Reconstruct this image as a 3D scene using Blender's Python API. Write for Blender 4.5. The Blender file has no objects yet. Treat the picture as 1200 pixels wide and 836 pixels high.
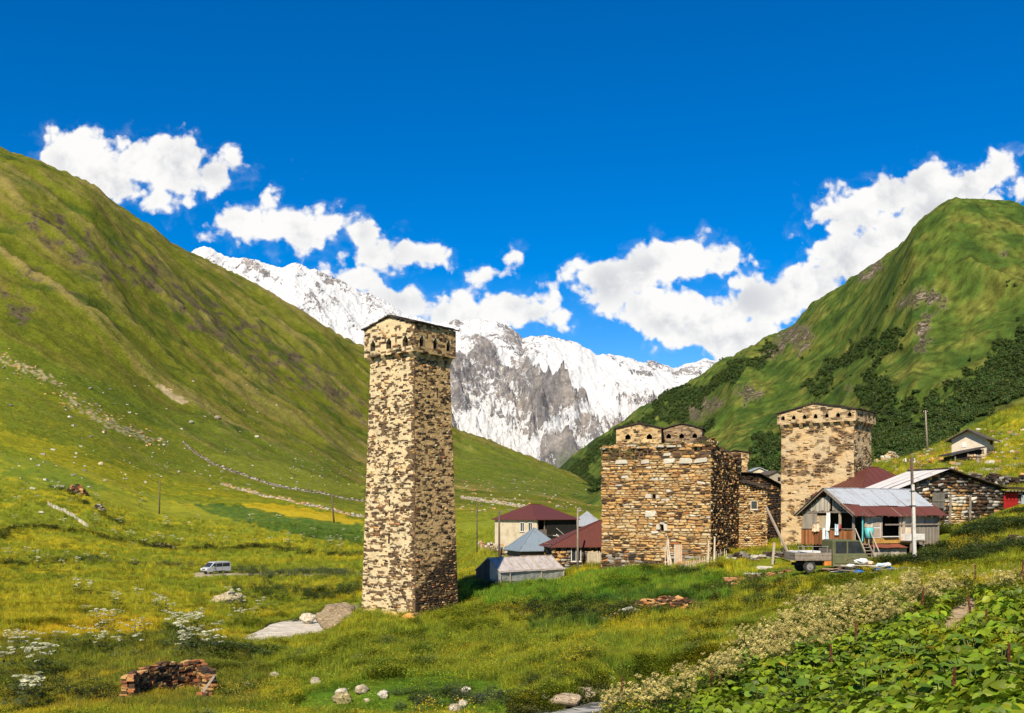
import bpy, bmesh, math, random
import numpy as np
from math import radians, sin, cos, pi

# ---------------------------------------------------------------- camera, sun, sky, exposure
scn = bpy.context.scene
F = 1150.0                      # focal length in photo pixels (1200 wide), horizon at row 600
cam_data = bpy.data.cameras.new('camera')
cam = bpy.data.objects.new('camera', cam_data)
scn.collection.objects.link(cam)
cam.location = (0, 0, 0)
cam.rotation_euler = (radians(90), 0, 0)
cam_data.sensor_fit = 'HORIZONTAL'
cam_data.sensor_width = 36
cam_data.lens = 36 * F / 1200
cam_data.shift_y = (600 - 418) / 1200
cam_data.clip_start = 0.5
cam_data.clip_end = 60000
scn.camera = cam
scn.view_settings.view_transform = 'Standard'
scn.view_settings.look = 'None'
scn.view_settings.exposure = 0.72
scn.view_settings.gamma = 1.0
scn.cycles.max_bounces = 5
scn.cycles.diffuse_bounces = 3
scn.cycles.transparent_max_bounces = 8

SUN_EL = radians(43)
SH = (-0.27, -0.963)            # horizontal direction towards the sun (behind the camera, to the left)
sd = bpy.data.lights.new('sun', 'SUN')
sd.energy = 5.0
sd.angle = radians(0.53)
sd.color = (1.0, 0.885, 0.69)
sun = bpy.data.objects.new('sun', sd)
scn.collection.objects.link(sun)
from mathutils import Vector, Matrix, noise as mnoise
sdir = Vector((SH[0] * cos(SUN_EL), SH[1] * cos(SUN_EL), sin(SUN_EL))).normalized()
sun.rotation_euler = sdir.to_track_quat('Z', 'Y').to_euler()

world = bpy.data.worlds.new('World')
scn.world = world
world.use_nodes = True


class NT:
    """small helper to write node trees"""
    def __init__(s, tree):
        s.t = tree
        s.t.nodes.clear()

    def n(s, kind, ins=None, **kw):
        nd = s.t.nodes.new(kind)
        for k, v in kw.items():
            setattr(nd, k, v)
        for k, v in (ins or {}).items():
            sock = nd.inputs[k]
            if hasattr(v, 'links') or hasattr(v, 'is_linked'):
                s.t.links.new(v, sock)
            else:
                sock.default_value = v
        return nd

    def m(s, op, a, b=0.0, c=0.0, clamp=False):
        nd = s.n('ShaderNodeMath', {0: a, 1: b, 2: c}, operation=op)
        nd.use_clamp = clamp
        return nd.outputs[0]

    def v(s, op, a, b=(0, 0, 0)):
        nd = s.n('ShaderNodeVectorMath', {0: a, 1: b}, operation=op)
        return nd.outputs[1] if op in ('LENGTH', 'DOT_PRODUCT') else nd.outputs[0]

    def mix(s, f, a, b, blend='MIX'):
        nd = s.t.nodes.new('ShaderNodeMix')
        nd.data_type = 'RGBA'
        nd.blend_type = blend
        for sock, v in ((nd.inputs[0], f), (nd.inputs[6], a), (nd.inputs[7], b)):
            if hasattr(v, 'is_linked'):
                s.t.links.new(v, sock)
            elif isinstance(v, (tuple, list)) and len(v) == 3:
                sock.default_value = (*v, 1)
            else:
                sock.default_value = v
        return nd.outputs[2]

    def ss(s, x, lo, hi):
        nd = s.n('ShaderNodeMapRange', {0: x, 1: lo, 2: hi, 3: 0.0, 4: 1.0}, interpolation_type='SMOOTHSTEP')
        return nd.outputs[0]

    def noise(s, vec, scale, detail=4.0, rough=0.5, dist=0.0):
        nd = s.n('ShaderNodeTexNoise', {'Vector': vec, 'Scale': scale, 'Detail': detail, 'Roughness': rough, 'Distortion': dist})
        return nd.outputs[0]

    def link(s, a, b):
        s.t.links.new(a, b)


def build_sky():
    t = NT(world.node_tree)
    out = t.n('ShaderNodeOutputWorld')
    bg = t.n('ShaderNodeBackground', {'Strength': 0.070})
    t.link(bg.outputs[0], out.inputs[0])
    sky = t.n('ShaderNodeTexSky', sky_type='NISHITA')
    sky.sun_disc = False
    sky.sun_elevation = SUN_EL
    sky.sun_rotation = math.atan2(SH[0], SH[1])
    sky.altitude = 2200
    sky.air_density = 1.15
    sky.dust_density = 0.4
    sky.ozone_density = 2.2
    hsv = t.n('ShaderNodeHueSaturation', {'Hue': 0.509, 'Saturation': 1.58, 'Value': 1.22, 'Color': sky.outputs[0]})
    tc = t.n('ShaderNodeTexCoord')
    sep = t.n('ShaderNodeSeparateXYZ', {0: tc.outputs['Generated']})
    X, Y, Z = sep.outputs
    # direction -> tangent coordinates on the northern (+Y) sky; mirrored to the back, so that clouds stand all round
    ay = t.m('MAXIMUM', t.m('ABSOLUTE', Y), 0.08)
    a = t.m('DIVIDE', X, ay)
    b = t.m('DIVIDE', Z, ay)
    p = t.n('ShaderNodeCombineXYZ', {0: a, 1: b, 2: 0.0}).outputs[0]
    wn = t.n('ShaderNodeTexNoise', {'Vector': p, 'Scale': 22.0, 'Detail': 3.0, 'Roughness': 0.5})
    warp = t.v('MULTIPLY', t.v('SUBTRACT', wn.outputs[1], (0.5, 0.5, 0.5)), (0.020, 0.014, 0))
    pw = t.v('ADD', p, warp)
    blobs = [  # photo pixel centre, radii, tilt in degrees
        (88, 184, 46, 34, 0), (128, 212, 56, 34, -12), (160, 190, 40, 34, 0), (208, 194, 44, 38, 0), (252, 202, 50, 26, 12), (186, 238, 34, 20, 0),
        (285, 264, 46, 26, 0), (345, 270, 62, 28, -5), (316, 240, 20, 15, 40), (380, 262, 30, 18, 10), (345, 292, 34, 14, 0),
        (452, 300, 62, 25, 6), (500, 300, 38, 19, 0), (424, 274, 26, 24, 0), (462, 322, 26, 14, 0), (402, 300, 26, 14, 0),
        (420, 326, 50, 22, -10), (470, 352, 60, 24, -6), (540, 366, 76, 24, 2), (612, 364, 70, 25, 0), (652, 372, 34, 15, 0), (590, 350, 40, 16, 0),
        (574, 326, 34, 13, 10), (600, 300, 18, 9, 20), (637, 332, 11, 9, 0), (353, 208, 8, 9, 0), (1092, 184, 13, 6, 0), (1198, 226, 12, 20, 0), (664, 330, 12, 9, 0),
        (715, 330, 46, 36, 0), (760, 318, 56, 36, 0), (812, 308, 54, 30, 8), (848, 312, 32, 20, 0), (700, 345, 34, 18, 0),
        (800, 372, 84, 40, -20), (850, 390, 78, 38, -8), (880, 352, 54, 36, 10), (770, 350, 50, 30, 0), (838, 412, 50, 18, -15),
        (945, 340, 60, 36, 10), (990, 308, 56, 36, 25), (1040, 282, 60, 34, 20), (1090, 250, 60, 34, 20), (910, 365, 44, 22, 0),
        (975, 250, 48, 24, 14), (1035, 226, 56, 30, 8), (1085, 218, 50, 30, 10), (1130, 222, 50, 30, 30), (1168, 202, 30, 20, 50), (1010, 256, 70, 26, 0), (1140, 250, 60, 24, 20),
        (-180, 130, 120, 40, 0), (-420, 210, 160, 60, 0), (1420, 180, 140, 50, 0), (1620, 90, 120, 40, 0), (-90, 250, 60, 30, 0)]
    acc = None
    for (cx, cy, rx, ry, rot) in blobs:
        c = ((cx - 600) / F, (600 - cy) / F, 0)
        q = t.v('SUBTRACT', pw, c)
        if rot:
            q = t.n('ShaderNodeVectorRotate', {'Vector': q, 'Angle': -radians(rot)}, rotation_type='Z_AXIS').outputs[0]
        q = t.v('MULTIPLY', q, (F / rx / 1.12, F / ry / 1.16, 0))
        d = t.m('SUBTRACT', 1.0, t.v('LENGTH', q))
        d = t.m('MULTIPLY', d, min(rx, ry) / F)
        if acc is None:
            acc = d
        else:
            acc = t.m('SMOOTH_MAX', acc, d, 0.004)
    # billowing detail
    def detail(vec):
        v1 = t.n('ShaderNodeTexVoronoi', {'Vector': vec, 'Scale': 26.0, 'Detail': 2.0, 'Roughness': 0.5, 'Lacunarity': 2.3, 'Smoothness': 0.5}, feature='SMOOTH_F1', voronoi_dimensions='2D').outputs['Distance']
        n1 = t.noise(vec, 50.0, 7.0, 0.56)
        return t.m('ADD', t.m('MULTIPLY', t.m('SUBTRACT', 0.42, v1), 0.019), t.m('MULTIPLY', t.m('SUBTRACT', n1, 0.5), 0.028))
    dd = detail(pw)
    dens = t.m('ADD', t.m('ADD', acc, 0.0008), dd)
    alpha = t.ss(dens, -0.0015, 0.0065)
    wisp = t.ss(dens, -0.009, 0.010)
    alpha = t.m('MAXIMUM', alpha, t.m('MULTIPLY', wisp, t.m('MULTIPLY', 0.26, t.ss(t.noise(pw, 34.0, 5.0, 0.65), 0.42, 0.66))))
    alpha = t.m('MULTIPLY', alpha, 0.985)
    # billow shading put into the colour: thin parts a little blue, thick undersides grey
    thick = t.ss(acc, 0.002, 0.028)
    bil = t.noise(pw, 30.0, 7.0, 0.62)
    up = t.noise(t.v('ADD', pw, (-0.004, 0.010, 0)), 14.0, 4.0, 0.55)
    grey = t.m('MULTIPLY', thick, t.ss(t.m('ADD', t.m('MULTIPLY', up, 0.6), t.m('MULTIPLY', bil, 0.4)), 0.44, 0.58))
    col = t.mix(grey, (8.7, 8.6, 8.4), (6.0, 6.1, 6.35))
    front = t.ss(Y, 0.08, 0.16)
    fin = t.mix(t.m('MULTIPLY', alpha, t.m('MULTIPLY', t.ss(Z, 0.0, 0.05), 1.0)), hsv.outputs[0], col)
    t.link(fin, bg.inputs[0])


build_sky()

# ---------------------------------------------------------------- numpy noise
_rng = np.random.RandomState(7)
_perm = np.concatenate([_rng.permutation(512)] * 3)
_gr = np.stack([np.cos(np.arange(512) * 2 * pi / 512 * 37), np.sin(np.arange(512) * 2 * pi / 512 * 37)], 1)


def pn(x, y, seed=0):
    """2-D gradient noise, about -0.7..0.7"""
    x = np.asarray(x, float) + seed * 17.31
    y = np.asarray(y, float) - seed * 9.77
    xi = np.floor(x).astype(np.int64); yi = np.floor(y).astype(np.int64)
    xf = x - xi; yf = y - yi
    u = xf * xf * xf * (xf * (xf * 6 - 15) + 10); w = yf * yf * yf * (yf * (yf * 6 - 15) + 10)
    def g(ix, iy, fx, fy):
        h = _perm[_perm[ix & 511] + (iy & 511)]
        v = _gr[h]
        return v[..., 0] * fx + v[..., 1] * fy
    n00 = g(xi, yi, xf, yf); n10 = g(xi + 1, yi, xf - 1, yf)
    n01 = g(xi, yi + 1, xf, yf - 1); n11 = g(xi + 1, yi + 1, xf - 1, yf - 1)
    return (n00 * (1 - u) + n10 * u) * (1 - w) + (n01 * (1 - u) + n11 * u) * w


def fbm(x, y, oct=4, seed=0, gain=0.5):
    s = 0.0; a = 1.0; f = 1.0
    for i in range(oct):
        s = s + a * pn(x * f, y * f, seed + i * 3)
        a *= gain; f *= 2.03
    return s


def ridged(x, y, oct=4, seed=0, gain=0.5):
    s = 0.0; a = 1.0; f = 1.0; prev = 1.0
    for i in range(oct):
        n = 1 - np.abs(pn(x * f, y * f, seed + i * 5)) * 2.2
        n = np.clip(n, 0, 1) ** 2
        s = s + a * n * prev
        prev = np.clip(n * 1.4, 0, 1)
        a *= gain; f *= 2.07
    return s


def sst(x, a, b):
    t = np.clip((x - a) / (b - a), 0, 1)
    return t * t * (3 - 2 * t)


# ---------------------------------------------------------------- object helpers
C = scn.collection


def tag(o, label=None, cat=None, group=None, kind=None):
    if label: o['label'] = label
    if cat: o['category'] = cat
    if group: o['group'] = group
    if kind: o['kind'] = kind
    return o


def mesh_np(name, V, Fc, mats=None, col=None, fcol=None, smooth=False, parent=None, link=True, attrs=None, matidx=None):
    """V: n x 3 array, Fc: m x k array of one face size (or a list of faces)"""
    me = bpy.data.meshes.new(name)
    V = np.asarray(V, np.float32)
    if isinstance(Fc, np.ndarray):
        m, k = Fc.shape
        me.vertices.add(len(V)); me.vertices.foreach_set('co', V.ravel())
        me.loops.add(m * k); me.loops.foreach_set('vertex_index', Fc.astype(np.int32).ravel())
        me.polygons.add(m)
        me.polygons.foreach_set('loop_start', np.arange(0, m * k, k, dtype=np.int32))
        me.polygons.foreach_set('loop_total', np.full(m, k, np.int32))
    else:
        me.from_pydata([tuple(v) for v in V], [], Fc)
    if smooth:
        me.polygons.foreach_set('use_smooth', np.ones(len(me.polygons), bool))
    me.update(calc_edges=True)
    for nm, dom, arr in ([('col', 'POINT', col)] if col is not None else []) + ([('col', 'FACE', fcol)] if fcol is not None else []):
        a = me.attributes.new(nm, 'FLOAT_COLOR', dom)
        arr = np.asarray(arr, np.float32)
        if arr.shape[1] == 3:
            arr = np.concatenate([arr, np.ones((len(arr), 1), np.float32)], 1)
        a.data.foreach_set('color', arr.ravel())
    for nm, arr in (attrs or {}).items():
        a = me.attributes.new(nm, 'FLOAT', 'POINT')
        a.data.foreach_set('value', np.asarray(arr, np.float32))
    if matidx is not None:
        me.polygons.foreach_set('material_index', np.asarray(matidx, np.int32))
    for mt in (mats if isinstance(mats, (list, tuple)) else [mats]):
        if mt: me.materials.append(mt)
    if not link:
        return me
    o = bpy.data.objects.new(name, me)
    C.objects.link(o)
    if parent: o.parent = parent
    return o


def empty(name, loc=(0, 0, 0), rz=0, label=None, cat=None, group=None):
    o = bpy.data.objects.new(name, None)
    C.objects.link(o)
    o.location = loc; o.rotation_euler = (0, 0, rz)
    o.empty_display_size = 0.3
    return tag(o, label, cat, group)


class MB:
    """collects simple solids for one mesh"""
    def __init__(s):
        s.v = []; s.f = []; s.c = []

    def add(s, V, Fc, col=None):
        b = len(s.v)
        s.v += [tuple(map(float, p)) for p in V]
        s.f += [tuple(b + i for i in f) for f in Fc]
        s.c += [col or (1, 1, 1)] * len(Fc)

    def box(s, c, h, rz=0, col=None, jit=0, rx=0, ry=0, rnd=random):
        R = Matrix.Rotation(rz, 3, 'Z') @ Matrix.Rotation(ry, 3, 'Y') @ Matrix.Rotation(rx, 3, 'X')
        V = []
        for i in range(8):
            p = Vector(((1 if i & 1 else -1) * h[0], (1 if i & 2 else -1) * h[1], (1 if i & 4 else -1) * h[2]))
            if jit:
                p += Vector([rnd.uniform(-jit, jit) for _ in range(3)])
            V.append(R @ p + Vector(c))
        s.add(V, [(0, 2, 3, 1), (4, 5, 7, 6), (0, 1, 5, 4), (2, 6, 7, 3), (0, 4, 6, 2), (1, 3, 7, 5)], col)

    def beam(s, a, b, w, h=None, col=None, w2=None):
        """box from a to b, w wide, h deep, tapering to w2"""
        h = h or w; w2 = w2 or w; h2 = h * w2 / w
        a = Vector(a); b = Vector(b)
        d = (b - a).normalized()
        up = Vector((0, 0, 1)) if abs(d.z) < 0.9 else Vector((0, 1, 0))
        x = d.cross(up).normalized(); y = x.cross(d)
        V = [a + x * sx * w / 2 + y * sy * h / 2 for sx, sy in ((-1, -1), (1, -1), (1, 1), (-1, 1))]
        V += [b + x * sx * w2 / 2 + y * sy * h2 / 2 for sx, sy in ((-1, -1), (1, -1), (1, 1), (-1, 1))]
        s.add(V, [(3, 2, 1, 0), (4, 5, 6, 7), (0, 1, 5, 4), (1, 2, 6, 5), (2, 3, 7, 6), (3, 0, 4, 7)], col)

    def tube(s, pts, rads, n=8, col=None, cap=True):
        pts = [Vector(p) for p in pts]
        if not isinstance(rads, (list, tuple)): rads = [rads] * len(pts)
        V = []; Fc = []
        for i, p in enumerate(pts):
            d = (pts[min(i + 1, len(pts) - 1)] - pts[max(i - 1, 0)]).normalized()
            up = Vector((0, 0, 1)) if abs(d.z) < 0.9 else Vector((0, 1, 0))
            x = d.cross(up).normalized(); y = x.cross(d)
            for k in range(n):
                a = 2 * pi * k / n
                V.append(p + (x * cos(a) + y * sin(a)) * rads[i])
        for i in range(len(pts) - 1):
            for k in range(n):
                k2 = (k + 1) % n
                Fc.append((i * n + k, i * n + k2, (i + 1) * n + k2, (i + 1) * n + k))
        if cap:
            Fc.append(tuple(range(n - 1, -1, -1))); Fc.append(tuple((len(pts) - 1) * n + k for k in range(n)))
        s.add(V, Fc, col)

    def prism(s, poly, d0, d1, axis='Y', col=None):
        """poly: list of (a, b), extruded from d0 to d1 along axis"""
        def mk(a, b, d):
            return {'Y': (a, d, b), 'X': (d, a, b), 'Z': (a, b, d)}[axis]
        n = len(poly)
        V = [mk(a, b, d0) for a, b in poly] + [mk(a, b, d1) for a, b in poly]
        Fc = [tuple(range(n)), tuple(range(2 * n - 1, n - 1, -1))] + [(i, i + n, (i + 1) % n + n, (i + 1) % n) for i in range(n)]
        s.add(V, Fc, col)

    def build(s, name, mat, parent=None, smooth=False, bevel=0, label=None):
        me = bpy.data.meshes.new(name)
        me.from_pydata(s.v, [], s.f)
        a = me.attributes.new('col', 'FLOAT_COLOR', 'FACE')
        a.data.foreach_set('color', np.array([(*c, 1) for c in s.c], np.float32).ravel())
        bm = bmesh.new(); bm.from_mesh(me)
        bmesh.ops.recalc_face_normals(bm, faces=bm.faces)
        if bevel:
            bmesh.ops.bevel(bm, geom=list(bm.edges), offset=bevel, segments=2, affect='EDGES', profile=0.6)
        bm.to_mesh(me); bm.free()
        if smooth:
            me.polygons.foreach_set('use_smooth', np.ones(len(me.polygons), bool))
        me.materials.append(mat)
        o = bpy.data.objects.new(name, me)
        C.objects.link(o)
        if parent: o.parent = parent
        if label: o['label'] = label
        return o


def copy_tree(o, parent=None):
    c = o.copy(); C.objects.link(c)
    c.parent = parent
    for ch in o.children:
        copy_tree(ch, c)
    return c


def W(px, py, D):
    """photo pixel and distance -> world point"""
    return Vector(((px - 600) / F * D, D, (600 - py) / F * D))


# ---------------------------------------------------------------- materials
def mat(name, build, **kw):
    m = bpy.data.materials.new(name)
    m.use_nodes = True
    t = NT(m.node_tree)
    out = t.n('ShaderNodeOutputMaterial')
    p = t.n('ShaderNodeBsdfPrincipled', {'Roughness': kw.get('rough', 0.85), 'Specular IOR Level': kw.get('spec', 0.3)})
    if kw.get('metal'): p.inputs['Metallic'].default_value = kw['metal']
    t.link(p.outputs[0], out.inputs[0])
    col, bump = build(t, p)
    if col is not None:
        if hasattr(col, 'is_linked'): t.link(col, p.inputs['Base Color'])
        else: p.inputs['Base Color'].default_value = (*col, 1)
    if bump is not None:
        h, dist = bump
        b = t.n('ShaderNodeBump', {'Height': h, 'Distance': dist, 'Strength': 1.0})
        t.link(b.outputs[0], p.inputs['Normal'])
    return m


def obj_co(t): return t.n('ShaderNodeTexCoord').outputs['Object']
def geo_co(t): return t.n('ShaderNodeNewGeometry').outputs['Position']


def m_attr(name, scale=2.0, var=0.5, bump=0.02, rough=0.9, attr='col', inst=False, bscale=None):
    """colour from the attribute, grain and wear from noise"""
    def b(t, p):
        a = t.n('ShaderNodeAttribute', attribute_name=attr)
        if inst: a.attribute_type = 'INSTANCER'
        co = geo_co(t)
        n1 = t.noise(co, scale, 5, 0.6)
        f = t.m('ADD', t.m('MULTIPLY', t.m('SUBTRACT', n1, 0.5), var * 2), 1.0)
        sc = t.v('SCALE', a.outputs['Color'])
        sc.node.inputs['Scale'].default_value = 1
        t.link(f, sc.node.inputs['Scale'])
        return sc, (t.noise(co, bscale or scale * 4, 5, 0.65), bump) if bump else None
    return mat(name, b, rough=rough)


def m_plain(name, col, col2=None, scale=3.0, bump=0.01, rough=0.85, metal=0, spec=0.3, bscale=None, stretch=None, lo=0.35, hi=0.7):
    def b(t, p):
        co = geo_co(t)
        if stretch: co = t.v('MULTIPLY', obj_co(t), stretch)
        n = t.noise(co, scale, 6, 0.6)
        c = t.mix(t.ss(n, lo, hi), col, col2 or tuple(x * 0.6 for x in col))
        return c, (t.noise(co, bscale or scale * 3, 5, 0.6), bump) if bump else None
    return mat(name, b, rough=rough, metal=metal, spec=spec)


def m_sheet(name, col, rust, amount=0.5, seam=0.0, metal=0.0, rough=0.45, scale=1.2):
    """painted or zinc sheet metal with streaks of rust running down"""
    def b(t, p):
        co = obj_co(t)
        n1 = t.noise(t.v('MULTIPLY', co, (1, 1, 1)), scale, 6, 0.65)
        n2 = t.noise(t.v('MULTIPLY', co, (3, 0.5, 0.5)), scale * 2, 5, 0.6)
        f = t.ss(t.m('ADD', t.m('MULTIPLY', n1, 0.6), t.m('MULTIPLY', n2, 0.4)), 0.62 - amount * 0.3, 0.80 - amount * 0.25)
        c = t.mix(f, col, rust)
        c = t.mix(t.m('MULTIPLY', t.noise(co, 9, 3, 0.5), 0.35), c, tuple(x * 0.7 for x in col))
        return c, (t.noise(co, 2.5, 4, 0.5), 0.03)
    return mat(name, b, rough=rough, metal=metal)


M = {}


def m_boulder():
    def b(t, p):
        a = t.n('ShaderNodeAttribute', attribute_name='col').outputs['Color']
        co = geo_co(t)
        st = t.noise(t.v('MULTIPLY', co, (1.2, 1.2, 4.0)), 1.6, 8, 0.72, 1.0)
        c = t.mix(t.ss(st, 0.45, 0.60), a, t.mix(1.0, a, (0.62, 0.58, 0.52), 'MULTIPLY'))
        c = t.mix(t.ss(t.noise(co, 4.0, 6, 0.7), 0.54, 0.62), c, t.mix(1.0, a, (1.6, 1.6, 1.4), 'MULTIPLY'))
        return t.mix(1.0, c, (1.35, 1.35, 1.3), 'MULTIPLY'), (t.m('ADD', st, t.noise(co, 6.0, 6, 0.7)), 0.14)
    return mat('boulder_rock', b, rough=0.9, spec=0.2)


M['stone'] = m_attr('rubble_stone', 5.0, 0.35, 0.03)
M['mortar'] = m_attr('lime_mortar', 1.7, 0.16, 0.05, bscale=7)
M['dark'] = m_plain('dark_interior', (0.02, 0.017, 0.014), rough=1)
M['slate'] = m_plain('roof_slate', (0.10, 0.075, 0.06), (0.05, 0.04, 0.035), 2.0, 0.03)
M['old_wood'] = m_plain('weathered_wood', (0.27, 0.225, 0.175), (0.12, 0.095, 0.075), 2.0, 0.01, stretch=(14, 14, 1.2))
M['brown_wood'] = m_plain('brown_wood', (0.30, 0.14, 0.055), (0.15, 0.065, 0.03), 2.0, 0.01, stretch=(12, 12, 1.2))
M['pale_wood'] = m_plain('pale_wood', (0.40, 0.34, 0.26), (0.25, 0.20, 0.15), 2.0, 0.01, stretch=(12, 12, 1.5))
M['pole_wood'] = m_plain('pole_wood', (0.12, 0.085, 0.06), (0.06, 0.045, 0.035), 4.0, 0.01)
M['concrete'] = m_plain('pale_concrete', (0.50, 0.48, 0.44), (0.38, 0.35, 0.31), 4.0, 0.01)
M['red_sheet'] = m_sheet('dark_red_sheet_metal', (0.105, 0.033, 0.025), (0.075, 0.032, 0.022), 0.5)
M['rust_sheet'] = m_sheet('rusted_sheet_metal', (0.20, 0.055, 0.030), (0.10, 0.040, 0.025), 0.7, rough=0.7)
M['zinc_sheet'] = m_sheet('zinc_sheet_metal', (0.33, 0.36, 0.40), (0.20, 0.16, 0.14), 0.42, metal=0.15, rough=0.5)
M['blue_sheet'] = m_sheet('blue_grey_sheet_metal', (0.20, 0.25, 0.30), (0.15, 0.16, 0.18), 0.4, metal=0.2, rough=0.5)
M['white_sheet'] = m_sheet('white_sheet_metal', (0.42, 0.41, 0.41), (0.30, 0.27, 0.25), 0.35, rough=0.5)
M['plaster'] = m_plain('cream_plaster', (0.50, 0.43, 0.31), (0.38, 0.31, 0.21), 1.2, 0.02, lo=0.4, hi=0.75)
M['white_plaster'] = m_plain('white_plaster', (0.50, 0.44, 0.35), (0.38, 0.31, 0.21), 1.2, 0.02, lo=0.45, hi=0.8)
M['white_paint'] = m_plain('white_paint', (0.62, 0.61, 0.58), (0.46, 0.44, 0.40), 6, 0.003)
M['glass'] = m_plain('window_glass', (0.03, 0.035, 0.04), rough=0.12, bump=0, spec=0.6)
M['rubber'] = m_plain('black_rubber', (0.02, 0.02, 0.02), (0.04, 0.037, 0.033), 6, 0.004)

# ---------------------------------------------------------------- terrain heights
# height tables: for compass bearing (as photo column) and distance, the row at which that ground shows
DR = np.array([3, 6, 12, 20, 30, 42, 56, 72, 90, 115, 150, 200, 270, 380, 550, 800, 1100, 1500, 2000, 2600, 3400.])
TABLE = {
    -900: [1150, 1000, 960, 920, 850, 790, 740, 700, 670, 640, 600, 555, 500, 440, 350, 240, 150, 60, 120, 200, 300],
    -300: [1150, 1010, 975, 930, 870, 820, 778, 750, 722, 690, 660, 620, 570, 500, 410, 290, 170, 80, 150, 300, 400],
    0: [1180, 1020, 983, 945, 884, 830, 785, 757, 728, 700, 673, 640, 600, 540, 470, 370, 270, 172, 260, 380, 450],
    100: [1200, 1030, 990, 950, 890, 833, 790, 760, 732, 704, 675, 648, 612, 560, 500, 410, 320, 225, 235, 350, 450],
    200: [1200, 1040, 1000, 955, 893, 833, 778, 744, 735, 707, 676, 655, 628, 590, 545, 475, 395, 315, 285, 340, 420],
    300: [1200, 1040, 1005, 955, 893, 835, 782, 754, 750, 712, 676, 655, 634, 600, 565, 520, 465, 400, 338, 350, 430],
    370: [1200, 1040, 1005, 953, 888, 826, 774, 752, 745, 708, 674, 655, 636, 607, 578, 545, 502, 445, 375, 378, 440],
    430: [1200, 1040, 1005, 950, 885, 820, 756, 722, 728, 700, 672, 655, 640, 615, 590, 570, 540, 490, 425, 410, 450],
    487: [1200, 1040, 1005, 950, 880, 812, 757, 722, 708, 690, 670, 654, 640, 615, 592, 572, 550, 525, 470, 455, 480],
    540: [1200, 1045, 1005, 945, 872, 808, 755, 708, 686, 674, 662, 650, 638, 616, 596, 580, 565, 548, 520, 507, 530],
    620: [1200, 1050, 1005, 940, 862, 798, 745, 700, 680, 652, 629, 622, 618, 610, 600, 585, 572, 560, 548, 538, 545],
    700: [1200, 1060, 1010, 935, 850, 783, 733, 690, 668, 650, 636, 627, 620, 612, 604, 596, 590, 582, 576, 572, 578],
    780: [1200, 1070, 1010, 930, 840, 773, 720, 680, 660, 644, 632, 624, 618, 611, 605, 600, 597, 594, 592, 590, 590],
    850: [1200, 1080, 1010, 925, 832, 758, 708, 670, 652, 638, 628, 620, 612, 600, 592, 588, 586, 585, 585, 585, 585],
    920: [1200, 1090, 1010, 918, 820, 742, 692, 660, 644, 628, 612, 598, 585, 578, 575, 574, 572, 570, 570, 570, 570],
    1000: [1200, 1100, 1008, 905, 800, 722, 678, 654, 635, 612, 590, 568, 552, 560, 566, 566, 566, 566, 566, 566, 566],
    1100: [1200, 1100, 1000, 880, 770, 700, 662, 635, 602, 572, 545, 522, 530, 556, 566, 566, 566, 566, 566, 566, 566],
    1200: [1200, 1090, 985, 855, 745, 680, 640, 610, 585, 560, 532, 477, 482, 530, 560, 560, 560, 560, 560, 560, 560],
    1500: [1200, 1080, 960, 830, 720, 650, 600, 560, 535, 510, 470, 400, 420, 500, 540, 540, 540, 540, 540, 540, 540],
    2100: [1200, 1060, 950, 820, 700, 620, 570, 530, 500, 470, 430, 370, 400, 480, 520, 520, 520, 520, 520, 520, 520],
}
SIL_L = [(-900, 60), (-300, 80), (0, 172), (50, 190), (100, 217), (150, 252), (200, 285), (245, 308), (300, 338), (350, 368), (400, 398), (432, 413), (480, 452),
         (535, 505), (580, 522), (640, 545), (703, 572), (760, 590)]


def pchip_slopes(x, y):
    """limited slopes along the last axis"""
    h = np.diff(x); d = np.diff(y, axis=-1) / h
    m = np.zeros_like(y)
    w1 = 2 * h[1:] + h[:-1]; w2 = h[1:] + 2 * h[:-1]
    with np.errstate(divide='ignore', invalid='ignore'):
        hm = (w1 + w2) / (w1 / d[..., :-1] + w2 / d[..., 1:])
    m[..., 1:-1] = np.where(d[..., :-1] * d[..., 1:] > 0, hm, 0)
    m[..., 0] = d[..., 0]; m[..., -1] = d[..., -1]
    return m


def hermite(x, y, m, xq):
    i = np.clip(np.searchsorted(x, xq) - 1, 0, len(x) - 2)
    h = x[i + 1] - x[i]; t = np.clip((xq - x[i]) / h, 0, 1)
    return i, t, h


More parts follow.
